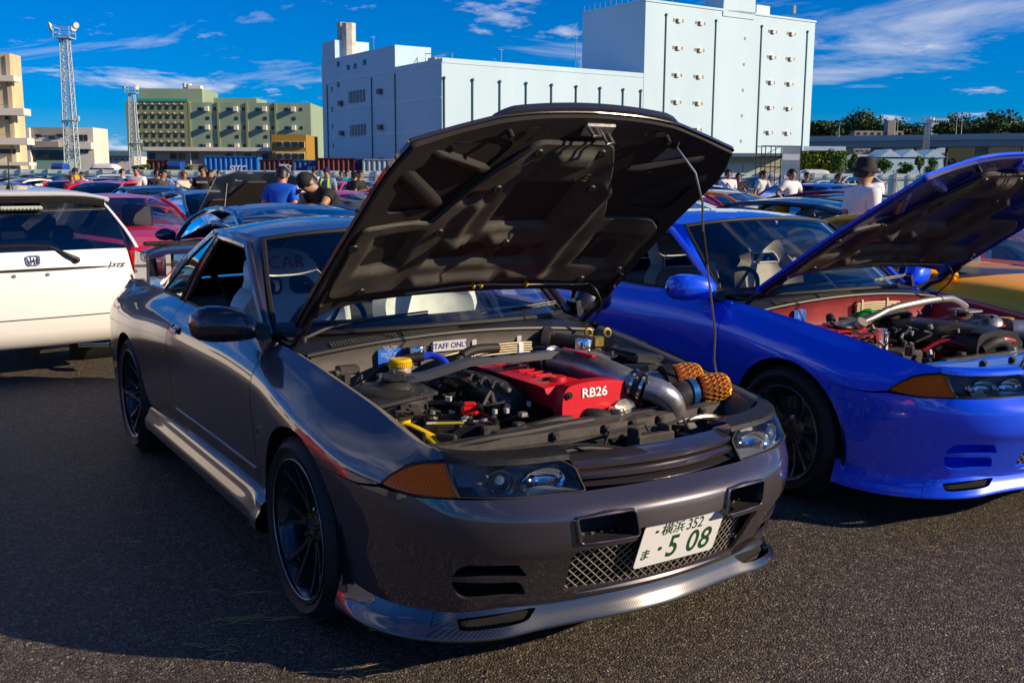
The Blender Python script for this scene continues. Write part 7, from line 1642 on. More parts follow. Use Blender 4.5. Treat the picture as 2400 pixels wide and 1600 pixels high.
    for sg in (1, -1):
        m = MB(); m.box((sg*w*.60, h*.965, zf-.05), (.34, .10, .09), .03, Matrix.Rotation(R_(-22*sg), 3, 'Z')); obj('headlamp', m, mat('headlamp_glass', (.55, .58, .60), rough=.08, metal=.6), T)
        m = MB()
        if tail == 'round':
            for q in (.50, .74): m.cyl((sg*w*q, -h*.99, zt-.12), (sg*w*q, -h*.99-.02, zt-.12), .07, n=16)
        else: m.box((sg*w*.60, -h*.985, zt-.10), (.40, .08, .11), .02, Matrix.Rotation(R_(10*sg), 3, 'Z'))
        obj('tail_lamp', m, REDLENS, T)
    m = MB(); m.box((0, h*1.0, .36), (.33, .02, .165), .005); obj('number_plate', m, PLATE, T); m = MB(); m.box((0, -h*1.005, zt-.20), (.33, .02, .165), .005); obj('number_plate', m, PLATE, T)
    m = MB(); m.box((0, h*.985, .28), (W_*.52, .06, .12), .02); m.box((0, h*.975, zf-.10), (W_*.34, .06, .05), .015); obj('grille', m, DARK, T); m = MB(); m.box((0, -h*.99, .30), (W_*.6, .04, .05), .01); obj('rear_valance', m, DARK, T)
    if wing:
        m = MB(); zz = zt+wing; m.box((0, -h*.90, zz), (W_*.92, .26, .022), .008); obj('rear_wing', m, BLACK if wing > .25 else pm, T)
        for sg in (1, -1): m = MB(); m.box((sg*w*.55, -h*.89, (zt+zz)/2), (.03, .14, zz-zt), .008); obj('wing_strut', m, BLACK if wing > .25 else pm, T); m = MB(); m.box((sg*W_*.46, -h*.90, zz-.02), (.012, .28, .12), .004); obj('wing_end', m, BLACK if wing > .25 else pm, T)
    if bonnet_up:
        m = MB(); y0 = a0+.12; P_ = [(-.66, 0), (.66, 0), (.68, 1.05), (.40, 1.22), (-.40, 1.22), (-.68, 1.05)]; M = Matrix.Translation((0, y0, zA+.02)) @ Matrix.Rotation(R_(bonnet_up), 4, 'X'); m.prism(P_, .02, M); bo = obj('bonnet', m, pm, T)
        m = MB(); m.prism(roundpoly([(-.58, .10), (.58, .10), (.58, .48), (.34, .50), (.16, .98), (-.16, .98), (-.34, .50), (-.58, .48)], .05), .02, M @ Matrix.Translation((0, 0, -.024))); obj('sound_pad', m, MATS['sound_pad_felt'], bo)
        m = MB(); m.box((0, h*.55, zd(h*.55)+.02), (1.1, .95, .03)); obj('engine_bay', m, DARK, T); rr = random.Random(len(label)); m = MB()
        for k in range(14): m.box((rr.uniform(-.45, .45), h*.55+rr.uniform(-.4, .4), zd(h*.55)+.05), (.16, .16, .08), .02)
        obj('engine', m, STEEL, T); m = MB(); m.cyl((.6, h*.75, zd(h*.7)), (.45, y0+.75, zA+.02+1.0*math.sin(R_(bonnet_up))), .006, n=5); obj('prop_rod', m, STEEL, T)
    if banner:
        m = MB(); G2 = coons(wB, wT, fl(sa), sa, 10, 6); m.grid([[G2[i][j]+Vector((0, .012, .012)) for j in (5, 6)] for i in range(1, 10)], flip=True); bo = obj('sunstrip', m, WHITEP, T); p = (G2[5][5]+G2[5][6])/2+Vector((0, .03, .02))
        text('banner_lettering', banner, .12, mat('black_print', (.02, .02, .02), rough=.5), bo, frame(p, (-1, 0, 0), (0, -.6, .6)), extrude=.002, bold=.003)
    return T
HD = Vector((-.531, .847))          # rows behind stand nose away from the camera
def mid_from_rear(rc, L_): return (rc[0]+HD.x*L_/2, rc[1]+HD.y*L_/2)
car('deep blue round coupe nose away directly behind the grey coupe', mid_from_rear((-1.35, 8.75), 4.4), HD, paint('deep_blue', (.006, .022, .085), .5, .25), L_=4.4, H=1.23, W_=1.80, group=None, glassm=GLASSD)
car('scarlet coupe with small white windscreen lettering right of the white hatchback', (-5.35, 14.0), (.58, -.815), paint('scarlet', (.75, .008, .012), .1), H=1.24, group=None)
car('steel blue coupe with its black lined bonnet raised', (-4.95, 17.3), (.62, -.785), paint('steel_blue', (.05, .12, .20), .4), H=1.25, bonnet_up=34, wing=.16, group=None)
car('midnight blue car with a high black wing behind the scarlet coupe', (-7.7, 21.9), (-.53, .85), paint('midnight', (.006, .012, .07), .4), wing=.36, group=None)
car('slate grey coupe with yellow seats seen from behind', (2.75, 11.6), (-.80, .60), paint('slate', (.035, .060, .085), .6), H=1.29, seat=mat('yellow_seat', (.70, .42, .01), rough=.6), L_=4.5, group=None)
car('mustard coupe low behind the slate grey one', (4.2, 13.6), (-.53, .85), paint('mustard_deep', (.30, .15, .015), .4), group=None)
car('red coupe with a white lettered windscreen strip', (2.62, 17.0), (.25, -.97), paint('pure_red', (.62, .01, .012), .1), banner='SPEEDMESSEN', group=None)
car('yellow coupe with black roof pillars beyond the slate grey coupe', (4.0, 18.6), (.80, -.60), paint('yellow', (.62, .33, .01), .1), group=None)
car('bright blue hatchback with dark glass facing away', (6.9, 24.5), (-.45, .89), paint('azure', (.006, .07, .55), .3), kind='hatch', H=1.38, glassm=GLASSD, group=None)
car('crimson coupe beside the man in the bucket hat', (6.9, 20.5), (.75, -.66), paint('crimson', (.22, .006, .018), .3), group=None)
car('black coupe right behind the raised blue bonnet hinge', (5.2, 15.0), (.70, -.71), paint('black', (.008, .008, .010), .2), group=None)
car('white topped blue car peeping over the blue coupe roof', (3.0, 21.5), (.9, -.43), paint('royal', (.01, .06, .42), .3), group=None)
car('low white car roof just over the blue coupe', (2.2, 13.6), (.85, -.53), paint('white', (.75, .76, .77), 0), H=1.24, group=None)
car('black coupe under the right edge of the blue bonnet', (6.6, 12.2), (.53, -.85), paint('black', None), group=None)
# the mustard classic next in the front row
car('mustard yellow classic coupe with chrome screen trim right of the blue coupe', (3.42, 7.50), (.50, -.866), mat('paint_mustard', (1.0, .44, .005), rough=.4, coat=.15), kind='classic', L_=4.2, W_=1.66, H=1.27, group=None)
car('silver saloon left of the frame, mirrored in the grey door', (-7.2, 2.6), (.53, -.85), paint('silver', (.40, .42, .44)), 'sedan', H=1.38, group=None)
car('red hatchback left of the frame, mirrored in the grey flank', (-8.6, 5.4), (.53, -.85), MATS['paint_scarlet'], 'hatch', H=1.42, group=None)
# far rows, in front of the fence
FAR = [ # label, px, D, roof height, kind, paint, heading, extra
 ('red saloon from behind with a white plate left of the white shirted man', 283, 27, 1.34, 'sedan', ('scarlet', None), (.1, .99), {}),
 ('red car half hidden by the boy in red and blue', 172, 29, 1.34, 'coupe', ('scarlet', None), (.3, -.95), {}),
 ('pale cream rounded car at the far left', 118, 34, 1.36, 'classic', ('cream', (.62, .52, .42)), (.6, .8), {}),
 ('teal estate against the fence at the left', 150, 44, 1.52, 'suv', ('teal', (.02, .13, .15)), (.9, .4), {}),
 ('dark green hatchback next to the teal estate', 215, 46, 1.44, 'hatch', ('bottle', (.01, .05, .05)), (.9, .4), {}),
 ('black coupe roof level with the aerial', 45, 26, 1.30, 'coupe', ('black', None), (.95, -.3), {'wing': .3}),
 ('yellow roofed small car left of the red saloon', 250, 40, 1.38, 'hatch', ('yellow', None), (.7, -.7), {}),
 ('white van like car behind the man in the white shirt', 310, 52, 1.50, 'suv', ('white', None), (.9, .4), {}),
 ('white hatchback left of the dark dressed pair', 360, 33, 1.42, 'hatch', ('white', None), (.5, -.85), {}),
 ('white coupe with striped bonnet in front of the fence', 425, 31, 1.38, 'hatch', ('white', None), (.85, -.5), {}),
 ('silver white car between the two dark shirts', 490, 44, 1.44, 'sedan', ('white', None), (.8, -.6), {}),
 ('maroon coupe right of the man in the black lettered shirt', 522, 30, 1.33, 'coupe', ('maroon', (.16, .006, .02)), (.2, .98), {}),
 ('dark blue hatchback behind the steward', 758, 42, 1.44, 'hatch', ('deep_blue', None), (.4, -.9), {}),
 ('silver saloon left of the steward', 690, 38, 1.40, 'sedan', ('silver', None), (.6, -.8), {}),
 ('red saloon with white plate right of the steward', 798, 31, 1.34, 'sedan', ('scarlet', None), (.3, .95), {}),
 ('bright red roof beside the man in the black cap', 838, 17, 1.26, 'coupe', ('scarlet', None), (.8, -.6), {}),
 ('dark car with raised black bonnet at the bonnet edge', 855, 33, 1.36, 'coupe', ('black', None), (.7, .7), {'bonnet_up': 50}),
 ('white sports saloon parked at the fence by the coach', 1912, 66, 1.36, 'hatch', ('white', None), (-.97, -.25), {}),
 ('white crossover parked at the fence right of the saloon', 1976, 64, 1.66, 'suv', ('white', None), (-.97, -.25), {}),
 ('grey pickup fronted car beside the scaffold', 1735, 46, 1.55, 'suv', ('silver', None), (.5, -.86), {}),
 ('blue car roof below the pair by the scaffold', 1665, 25, 1.33, 'sedan', ('royal', None), (.9, -.4), {}),
 ('dark hatchback low at the left fence', 25, 46, 1.40, 'hatch', ('black', None), (.95, .3), {}),
 ('green black coupe behind the aerial base', 75, 40, 1.36, 'coupe', ('bottle', None), (.95, .3), {}),
 ('dark saloon behind the maroon coupe', 565, 47, 1.42, 'sedan', ('black', None), (.9, -.4), {}),
 ('navy coupe over the blue shirted man shoulder', 735, 29, 1.32, 'coupe', ('deep_blue', None), (.8, -.5), {}),
]
for (lab, px, D, H, kd, (pn, pc), hd, ex) in FAR: car(lab, (wx(px, D), D), hd, paint(pn, pc) if pc else MATS['paint_'+pn], kd, H=H, W_=1.78 if kd == 'suv' else 1.7, glassm=GLASSD, group='cars in the rows toward the fence', **ex)

# ------------------------------------------------------------------ the white hatchback, seen from behind at the left
def hatch_rear():
    T = thing('white_hatchback', 'white hatchback parked with its tail to the camera at the left', 'car', (-3.46, 7.42, 0), .70); T.scale = (1, 1, .96)
    P = paint('hatch_white', (.80, .79, .77), 0, .35); w = .83      # local: tail face at y = 0, body runs to +y
    rows = [(.27, .78, .12), (.31, .81, .05), (.40, .825, .01), (.55, .832, .0), (.70, .83, .01), (.86, .825, .035), (.965, .812, .058), (1.01, .80, .068)]
    def sec(z, ww, yo, n=15):
        o = []
        for t in np.linspace(-1, 1, n): q = abs(t); o.append(Vector((ww*t*(1-.0*q), yo+.045*q**2+.16*max(0, q-.82)/.18*max(0, q-.82)/.18, z)))
        return o
    b = MB(); G = [[Vector((-p.x, p.y, p.z)) for p in sec(z, ww, yo)] for z, ww, yo in rows]
    G = [[Vector((-ww, 3.5, z)), Vector((-ww, 1.2, z))]+sec(z, ww, yo)+[Vector((ww, 1.2, z)), Vector((ww, 3.5, z))] for z, ww, yo in rows]
    b.grid(G, flip=True); body = obj('body', b, P, T, ang=60)
    g = MB(); G = []
    for (z, ww, yo) in ((1.01, .80, .068), (1.08, .775, .10), (1.16, .745, .155), (1.28, .69, .25), (1.37, .645, .33)): G.append([Vector((ww*t, yo+.035*t*t, z)) for t in np.linspace(-.97, .97, 13)])
    g.grid(G, flip=True); obj('rear_window', g, glass('hatch_rear_glass', (.42, .50, .50), .7), T)
    fr = MB()
    for sg in (1, -1): fr.grid([[Vector((sg*ww*.96, yo+.03, z)), Vector((sg*ww, yo+.05, z)), Vector((sg*(ww+.012), yo+.16, z)), Vector((sg*(ww+.01), yo+.30, z))] for z, ww, yo in ((1.01, .80, .068), (1.08, .775, .10), (1.16, .745, .155), (1.28, .69, .25), (1.37, .645, .33), (1.40, .63, .36))], flip=(sg < 0))
    [obj('pillar', q_, P, T) for q_ in islands(fr)]
    r = MB(); r.grid([[Vector((ww*t, yo-.05*(1-t*t)*k, z+.045*(1-t**4))) for t in np.linspace(-1, 1, 15)] for z, ww, yo, k in ((1.375, .655, .315, 1), (1.395, .66, .30, 1), (1.41, .655, .33, 1), (1.425, .64, .55, 0), (1.45, .625, 1.2, 0), (1.45, .61, 2.0, 0), (1.40, .60, 2.5, 0))], flip=True); obj('roof', r, P, T)
    sp = MB(); sp.grid([[Vector((.62*t, yo-.04*(1-t*t), z+.04*(1-t**4))) for t in np.linspace(-1, 1, 15)] for z, yo in ((1.392, .30), (1.36, .305), (1.33, .32), (1.335, .40))], flip=True); obj('spoiler_black_lip', sp, BLACK, T)  # black lip under the roof's rear edge
    bl = MB(); bl.box((.0, .262, 1.332), (.30, .03, .032), .01); bk = obj('brake_light', bl, mat('clear_brake_lens', (.45, .50, .42), rough=.15, coat=1), T)
    led = MB(); 
    for k in range(10): led.box((-.12+.027*k, .245, 1.331), (.014, .006, .016), .002)
    obj('light_cell', led, mat('pale_led', (.42, .46, .38), rough=.3), bk)
    for sg in (1, -1):
        side = MB(); side.grid([[Vector((sg*ww, y, z)) for z, ww in ((1.05, .80), (1.2, .745), (1.37, .66))] for y in (.34, .9, 1.6, 2.4)], flip=(sg < 0)); obj('side_glass', side, glass('hatch_rear_glass'), T)
        m = MB(); G = []; zr_ = [r_[0] for r_ in rows]+[1.16, 1.28]; wr_ = [r_[1] for r_ in rows]+[.745, .69]; yr_ = [r_[2] for r_ in rows]+[.155, .25]
        for z, q0 in ((.79, .935), (.86, .90), (.96, .895), (1.06, .905), (1.16, .925), (1.24, .955)):
            ww, yo = np.interp(z, zr_, wr_), np.interp(z, zr_, yr_); row = []
            for q in (q0, (q0+1)/2, 1.0): row.append(Vector((sg*(ww*q+.004), yo+.045*q**2+.16*(max(0, q-.82)/.18)**2*(1 if z < 1.1 else .3)-.006, z)))
            row.append(Vector((sg*(ww+.007), row[-1].y+.14*(1 if z > .85 else .4), z))); G.append(row)
        m.grid(G[:4], flip=(sg < 0)); tl = obj('tail_lamp', m, mat('tail_red', (.70, .012, .006), rough=.12, coat=1, var=.3, vscale=40), T); m = MB(); m.grid(G[3:], flip=(sg < 0)); obj('clear_lens', m, mat('tail_clear', (.42, .48, .55), rough=.1, coat=1, metal=.3, var=.5, vscale=60), tl); m = MB(); m.box((sg*.765, .03, .80), (.07, .04, .05), .015); obj('amber_lens', m, AMBER, tl)
        wheelh = MB(); wheelh.cyl((sg*.55, 1.0, .31), (sg*.825, 1.0, .31), .35, n=24); obj('wheel_arch', wheelh, DARK, T); small_wheel(T, sg*.82, 1.0, .30, sg); small_wheel(T, sg*.82, 3.4, .30, sg)
    wi = MB(); wi.tube([(.30, .040, .945), (.24, .05, .975), (.14, .085, 1.035), (.05, .098, 1.05)], [.020, .018, .013, .010], 8, sub=4); wi.tube([(.14, .085, 1.040), (-.10, .085, 1.055), (-.30, .083, 1.050), (-.62, .095, 1.045)], [.012, .014, .010, .006], 6, sub=3); wi.ball((.305, .040, .935), (.026, .02, .026)); obj('rear_wiper', wi, BLACK, T)
    tr = MB(); tr.grid([[Vector((x, .034+.045*(x/.83)**2, .872+dz)) for dz in (.012*k_, -.012*k_)] for x, k_ in [(x, max(.05, 1-((x-.05)/.53)**2)**.5) for x in np.linspace(-.47, .57, 15)]]); obj('handle_recess', tr, BLACK, T)
    sc_ = MB()
    for x in (-.14, .09): sc_.cyl((x, .04, .835), (x, .022, .835), .013, n=10)
    obj('plate_bolt', sc_, STEEL, T)
    gp = MB(); gp.grid([[Vector((x, -.001+.045*(x/.83)**2, .505+dz+.03*max(0, (x-.2))**2*0)) for dz in (.0035, -.0035)] for x in np.linspace(-.8, .55, 12)]); obj('hatch_seam', gp, DARK, T)
    lw = MB(); lw.grid([[Vector((x, .09+.05*(x/.8)**2, .285)), Vector((x, .20, .27)), Vector((x, .5, .26))] for x in np.linspace(-.78, .78, 9)]); obj('underbody', lw, DARK, T)
    em = MB(); c = Vector((0.0, .050, .945)); fr_ = frame(c, (1, 0, 0), (0, .22, 1)); R1 = rrect(0, 0, .095, .078, .022, 4); n = len(R1)
    vs = [fr_ @ Vector((x*(1+.08*y/.04), y, .0)) for x, y in R1]+[fr_ @ Vector((x*(1+.08*y/.04), y, -.006)) for x, y in R1]; ins = [(x*.84*(1+.08*y/.04), y*.82) for x, y in R1]; vs += [fr_ @ Vector((x, y, -.006)) for x, y in ins]+[fr_ @ Vector((x, y, .0)) for x, y in ins]
    # emblem: rounded frame with an H inside
    vs = [Vector((p.x, p.y-.012, p.z)) for p in vs]; fs = []
    for q in range(3): fs += [(q*n+i, q*n+(i+1) % n, (q+1)*n+(i+1) % n, (q+1)*n+i) for i in range(n)]
    em.add(vs, fs)
    for sg in (1, -1): em.box(c+Vector((sg*.020, -.016, .0)), (.011, .006, .060), .002, Matrix.Rotation(R_(5*sg), 3, 'Y'))
    em.box(c+Vector((0, -.016, -.002)), (.034, .006, .010), .002); obj('emblem', em, CHROME, T)
    text('lettering', 'Jazz', .062, mat('dark_badge', (.05, .05, .055), rough=.25, metal=.8), T, frame((.60, .056, .885), (1, 0, 0), (0, .18, 1)), extrude=.003, shear=.35, sx=1.35)
    ex = MB(); ex.lathe([(.040, 0), (.046, .0), (.047, .10), (.047, .12)], (.60, -.0, .235), (0, 1, 0), 24); ex.lathe([(.040, 0), (.038, .03), (.036, .12)], (.60, 0, .235), (0, 1, 0), 24); ex.cyl((.36, .30, .235), (.56, .18, .235), .03, n=12); ex.cyl((.3, .35, .24), (.1, .4, .24), .07, n=14); obj('exhaust', ex, CHROME, T)
    eb = MB(); eb.cyl((.60, .09, .235), (.60, .10, .235), .04, n=18); obj('exhaust_inside', eb, mat('soot_brown', (.05, .03, .02), rough=.8), T)
    an = MB(); an.lathe([(0, .05), (.012, .05), (.022, .025), (.034, 0)], (0.02, .62, 1.462), (0, -.15, 1), 14); an.tube([(0.02, .62, 1.50), (.02, .60, 1.72)], [.006, .003], 6); obj('roof_aerial', an, BLACK, T)
    it = MB(); it.box((0, 2.0, .95), (1.3, .1, .06)); it.box((0, .75, .90), (1.3, .12, .30), .05); it.box((0, 1.85, .70), (1.4, 3.2, .04)); it.box((-.33, 1.35, 1.02), (.44, .14, .46), .05); it.box((.33, 1.35, 1.02), (.44, .14, .46), .05); it.box((-.33, 1.33, 1.28), (.24, .10, .15), .04); it.box((.33, 1.33, 1.28), (.24, .10, .15), .04)
    for x in (-.4, .05, .4): it.box((x, .78, 1.10), (.24, .09, .14), .04)
    obj('seats', it, BLACK, T); rc = MB(); rc.box((.12, 1.28, 1.27), (.16, .12, .08), .03); obj('red_headrest', rc, mat('red_fabric', (.45, .01, .03), rough=.7), T); mm = MB(); mm.box((-.05, 2.2, 1.26), (.26, .03, .07), .02); obj('interior_mirror', mm, BLACK, T)
    ws = MB(); ws.grid([[Vector((x, 2.75, .98)), Vector((x*.85, 2.25, 1.38))] for x in (-.7, .7)]); obj('windscreen', ws, GLASSC, T)
    fr2 = MB(); fr2.grid([[Vector((x, 2.7, .98)), Vector((x, 3.5, .80))] for x in (-.78, 0, .78)], flip=True); obj('bonnet', fr2, P, T)
    return T
hatch_rear()

# ------------------------------------------------------------------ people
SKIN = mat('skin', (.42, .23, .14), rough=.5); HAIRB = mat('black_hair', (.010, .008, .007), rough=.45); HAIRO = mat('orange_brown_hair', (.22, .07, .015), rough=.5)
_POSE = {}
def pose_mesh(pose):
    """one continuous body per pose: jointed skeleton grown with a skin modifier; returns mesh + face regions"""
    if pose in _POSE: return _POSE[pose]
    V = []; E = []; Rr = []; reg = {}
    def v(p, r, par=None, region='skin'):
        V.append(Vector(p)); Rr.append(r); i = len(V)-1
        if par is not None: E.append((par, i)); reg[(par, i)] = region
        return i
    lean = {'bend': .85, 'lean': .22}.get(pose, 0.0)
    def up(x, y, z):     # upper body tips forward about the hips when bending
        dz = z-.95; c, s = math.cos(lean), math.sin(lean); return (x, y*c+dz*s, .95+dz*c-y*s)
    pel = v((0, 0, .95), (.140, .105)); sp = v(up(0, 0, 1.12), (.132, .10), pel, 'shirt'); ch = v(up(0, 0, 1.30), (.160, .115), sp, 'shirt'); uc = v(up(0, -.008, 1.395), (.135, .088), ch, 'shirt'); nk = v(up(0, -.008, 1.455), (.060, .062), uc, 'shirt')
    hb = v(up(0, .014, 1.530), (.062, .072), nk); hm = v(up(0, .012, 1.605), (.077, .096), hb); ht = v(up(0, .0, 1.655), (.062, .080), hm)
    v(up(0, .102, 1.585), .015, hm)
    for sg in (1, -1):
        sh = v(up(sg*.175, -.005, 1.392), .066, uc, 'shirt')
        if pose == 'hips': el, wr, hd = up(sg*.36, -.06, 1.20), up(sg*.20, .06, 1.04), up(sg*.15, .09, 1.01)
        elif pose == 'phone': el, wr, hd = up(sg*.235, .02, 1.16), up(sg*.12, .24, 1.22), up(sg*.07, .29, 1.27)
        elif pose == 'bend': el, wr, hd = (sg*.26, .42, 1.16), (sg*.24, .60, .98), (sg*.22, .66, .93)
        elif pose == 'point' and sg > 0: el, wr, hd = up(.24, .16, 1.28), up(.22, .38, 1.36), up(.21, .46, 1.38)
        else: el, wr, hd = up(sg*.235, -.03, 1.14), up(sg*.25, .06, .91), up(sg*.245, .09, .84)
        mid = Vector(up(sg*.175, -.005, 1.392)).lerp(Vector(el), .62); m_ = v(mid, .054, sh, 'shirt'); e = v(el, .042, m_); w = v(wr, .030, e); h = v(hd, (.040, .020), w)
        d = (Vector(hd)-Vector(wr)).normalized(); sd = d.cross(Vector((0, 0, 1))); sd = sd.normalized() if sd.length > .1 else Vector((0, 1, 0))
        if abs(d.z) > .7: sd = Vector((0, 1, 0))
        for k in range(4): f0 = v(Vector(hd)+d*.035+sd*(.030-.020*k), .0095, h); v(Vector(hd)+d*(.085-.006*abs(k-1))+sd*(.032-.021*k), .008, f0)
        t0 = v(Vector(wr).lerp(Vector(hd), .6)+sd*.045, .011, h); v(Vector(hd)+sd*.055+d*.02, .009, t0)
        st = .16 if pose == 'walk' else 0
        hp = v((sg*.085, -.01 if lean == 0 else -.06, .90), .092, pel, 'legs'); kn = v((sg*.10, .02+sg*st*.6, .50), .062, hp, 'legs'); an = v((sg*.105, -.02+sg*st, .10), .042, kn, 'legs'); v((sg*.115, .13+sg*st, .045), (.045, .035), an, 'shoes')
    me = bpy.data.meshes.new('person'); me.from_pydata([tuple(p) for p in V], E, []); o = bpy.data.objects.new('tmp', me); COL.objects.link(o)
    md = o.modifiers.new('s', 'SKIN'); md.use_smooth_shade = True; sv = me.skin_vertices[0].data
    for i, r in enumerate(Rr): sv[i].radius = r if hasattr(r, '__len__') else (r, r)
    sv[0].use_root = True; ss = o.modifiers.new('d', 'SUBSURF'); ss.levels = 2; ss.render_levels = 2
    bm = bpy.data.meshes.new_from_object(o.evaluated_get(bpy.context.evaluated_depsgraph_get())); bpy.data.objects.remove(o)
    n = len(bm.vertices); co = np.empty(n*3); bm.vertices.foreach_get('co', co); co = co.reshape(-1, 3); nr = np.empty(n*3); bm.vertices.foreach_get('normal', nr); nr = nr.reshape(-1, 3)
    F = [tuple(p.vertices) for p in bm.polygons]; fc = np.array([co[list(f)].mean(0) for f in F]); best = np.full(len(F), 9.0); rg = np.array(['skin']*len(F), dtype=object)
    for (a, b) in E:
        A, B = np.array(V[a]), np.array(V[b]); t = np.clip(((fc-A)@(B-A))/((B-A)@(B-A)+1e-9), 0, 1); d = np.linalg.norm(fc-(A+t[:, None]*(B-A)), axis=1); k = d < best; best[k] = d[k]; rg[k] = reg[(a, b)]
    rg[(fc[:, 2] < .97) & (rg == 'shirt') & (lean == 0)] = 'legs'
    rg[(fc[:, 2] < .99) & (rg == 'skin') & (np.abs(fc[:, 0]) < .16) & (fc[:, 2] > .80) & (np.hypot(fc[:, 0], fc[:, 1]) < .19) & (lean == 0)] = 'legs'
    head = Vector(up(0, .010, 1.605))
    _POSE[pose] = (co, nr, F, rg, head, lean); return _POSE[pose]
_PM = {}
def person(label, px, D, face, pose='down', shirt=(.7, .7, .7), legs=(.02, .025, .04), hair='black', hat=None, h=1.72, long=False, extra=None, group=None, loc=None):
    co, nr, F, rg, head, lean = pose_mesh(pose); x = wx(px, D) if loc is None else loc[0]; y = D if loc is None else loc[1]
    T = thing('person', label, 'person', (x, y, 0), math.atan2(-face[0], face[1]), group, h/1.715)
    def cloth(name, regs, off, m, zmin=None):
        k = (pose, name, off)
        if k not in _PM:
            idx = {}; mb = MB(); fs = []
            for f, r in zip(F, rg):
                if r in regs:
                    q = []
                    for i in f:
                        if i not in idx: idx[i] = len(mb.v); mb.v.append(tuple(co[i]+nr[i]*off))
                        q.append(idx[i])
                    fs.append(tuple(q))
            mb.f = fs; mb.m = [0]*len(fs); _PM[k] = mb
        return obj(name, _PM[k], m, T, ang=180)
    cm = lambda c, r=.8: mat('cloth_%03d_%03d_%03d' % tuple(int(v*255) for v in c), c, rough=r, var=.12, vscale=6)
    cloth('body', ('skin', 'shirt', 'legs', 'shoes'), 0.0, SKIN)
    cloth('dress' if long else 'shirt', ('shirt', 'legs') if long else ('shirt',), .016, cm(shirt))
    if not long: cloth('trousers', ('legs',), .010, cm(legs))
    cloth('shoe', ('shoes',), .008, BLACK)
    R3 = Matrix.Rotation(-lean, 3, 'X')
    def local(mb): 
        mb.v = [tuple(R3 @ Vector(p)+head) for p in mb.v]; return mb
    if hair:
        m = MB(); G = []
        for i in range(16):
            a = 2*PI*i/15; row = []
            for j in range(8):
                t = j/7; fr = math.sin(a); low = -.055 if fr < -.1 else (.055 if fr > .6 else -.01); zt = .112; z = low+(zt-low)*t; rr = math.sqrt(max(0, 1-(max(0, z)/.115)**2)); row.append(Vector((.092*rr*math.cos(a), -.010+.112*rr*math.sin(a), z)))
            G.append(row)
        m.grid(G); obj('hair', local(m), HAIRB if hair == 'black' else HAIRO, T)
        if hair == 'long': pass
    if hat:
        m = MB()
        if hat[0] == 'bucket': m.lathe([(.001, .145), (.06, .145), (.085, .135), (.098, .075), (.103, .04), (.150, .005), (.152, .0), (.10, .030)], (0, -.005, .0), (0, .08, 1), 24)
        else: m.lathe([(.001, .125), (.05, .118), (.085, .085), (.102, .03), (.104, .015)], (0, -.005, 0), (0, 0, 1), 20); m.grid([[Vector((x_, .09+.02, .02)), Vector((x_*.8, .19-.06*(x_/.09)**2, .012))] for x_ in np.linspace(-.085, .085, 7)])
        obj('hat', local(m), cm(hat[1]), T)
    m = MB(); m.ball((.034, .098, .0), .011, 6, 4); m.ball((-.034, .098, .0), .011, 6, 4); obj('eyes', local(m), HAIRB, T, kind='stuff')
    m = MB(); m.box((0, .098, -.055), (.042, .010, .008), .003); obj('mouth', local(m), mat('lip', (.30, .12, .09), rough=.5), T); m = MB(); m.ball((.090, -.01, -.01), (.012, .024, .032), 6, 5); obj('ear', local(m), SKIN, T); m = MB(); m.ball((-.090, -.01, -.01), (.012, .024, .032), 6, 5); obj('ear', local(m), SKIN, T)
    if extra: extra(T)
    return T
def strap(T): m = MB(); m.tube([(.12, .0, 1.44), (.05, .135, 1.32), (-.08, .14, 1.15), (-.16, .06, 1.02), (-.10, -.11, 1.10), (.08, -.13, 1.35), (.12, 0, 1.44)], .014, 5, sub=3); obj('shoulder_strap', m, BLACK, T)
def vest(T):
    m = MB(); m.tube([(.09, .10, 1.44), (.10, .145, 1.30), (.10, .14, 1.05)], .030, 5, sub=3); m.tube([(-.09, .10, 1.44), (-.10, .145, 1.30), (-.10, .14, 1.05)], .030, 5, sub=3); m.tube([(.10, -.13, 1.40), (0, -.15, 1.25), (-.1, -.13, 1.40)], .03, 5, sub=3)
    m.tube([(math.cos(t)*.165, math.sin(t)*.135, 1.06) for t in np.linspace(0, 2*PI, 17)], .028, 5); obj('safety_vest', m, mat('hi_vis_yellow', (.55, .75, .02), rough=.6), T)
def print_(T): m = text('shirt_lettering', 'RACING', .07, mat('shirt_print', (.8, .8, .8), rough=.7), T, frame((0, .150, 1.33), (-1, 0, 0), (0, 0, 1)), extrude=.002)
K = (.012, .012, .014); Wt = (.78, .77, .76)
person('man in a royal blue T shirt seen from behind at the raised bonnet', 655, 15.0, (.25, .97), 'lean', (.006, .11, .62), K, h=1.66, loc=(-3.06, 13.5))
person('man in a black shirt and black cap bending over a car', 0, 0, (-.75, -.62), 'bend', K, K, hat=('cap', (.015, .015, .016)), h=1.80, loc=(-1.98, 12.3))
person('man in a white T shirt and black bucket hat looking down', 0, 0, (.72, .20), 'down', Wt, (.03, .03, .035), hat=('bucket', (.014, .014, .016)), h=1.70, loc=(3.42, 10.1))
G1 = 'visitors among the parked cars'
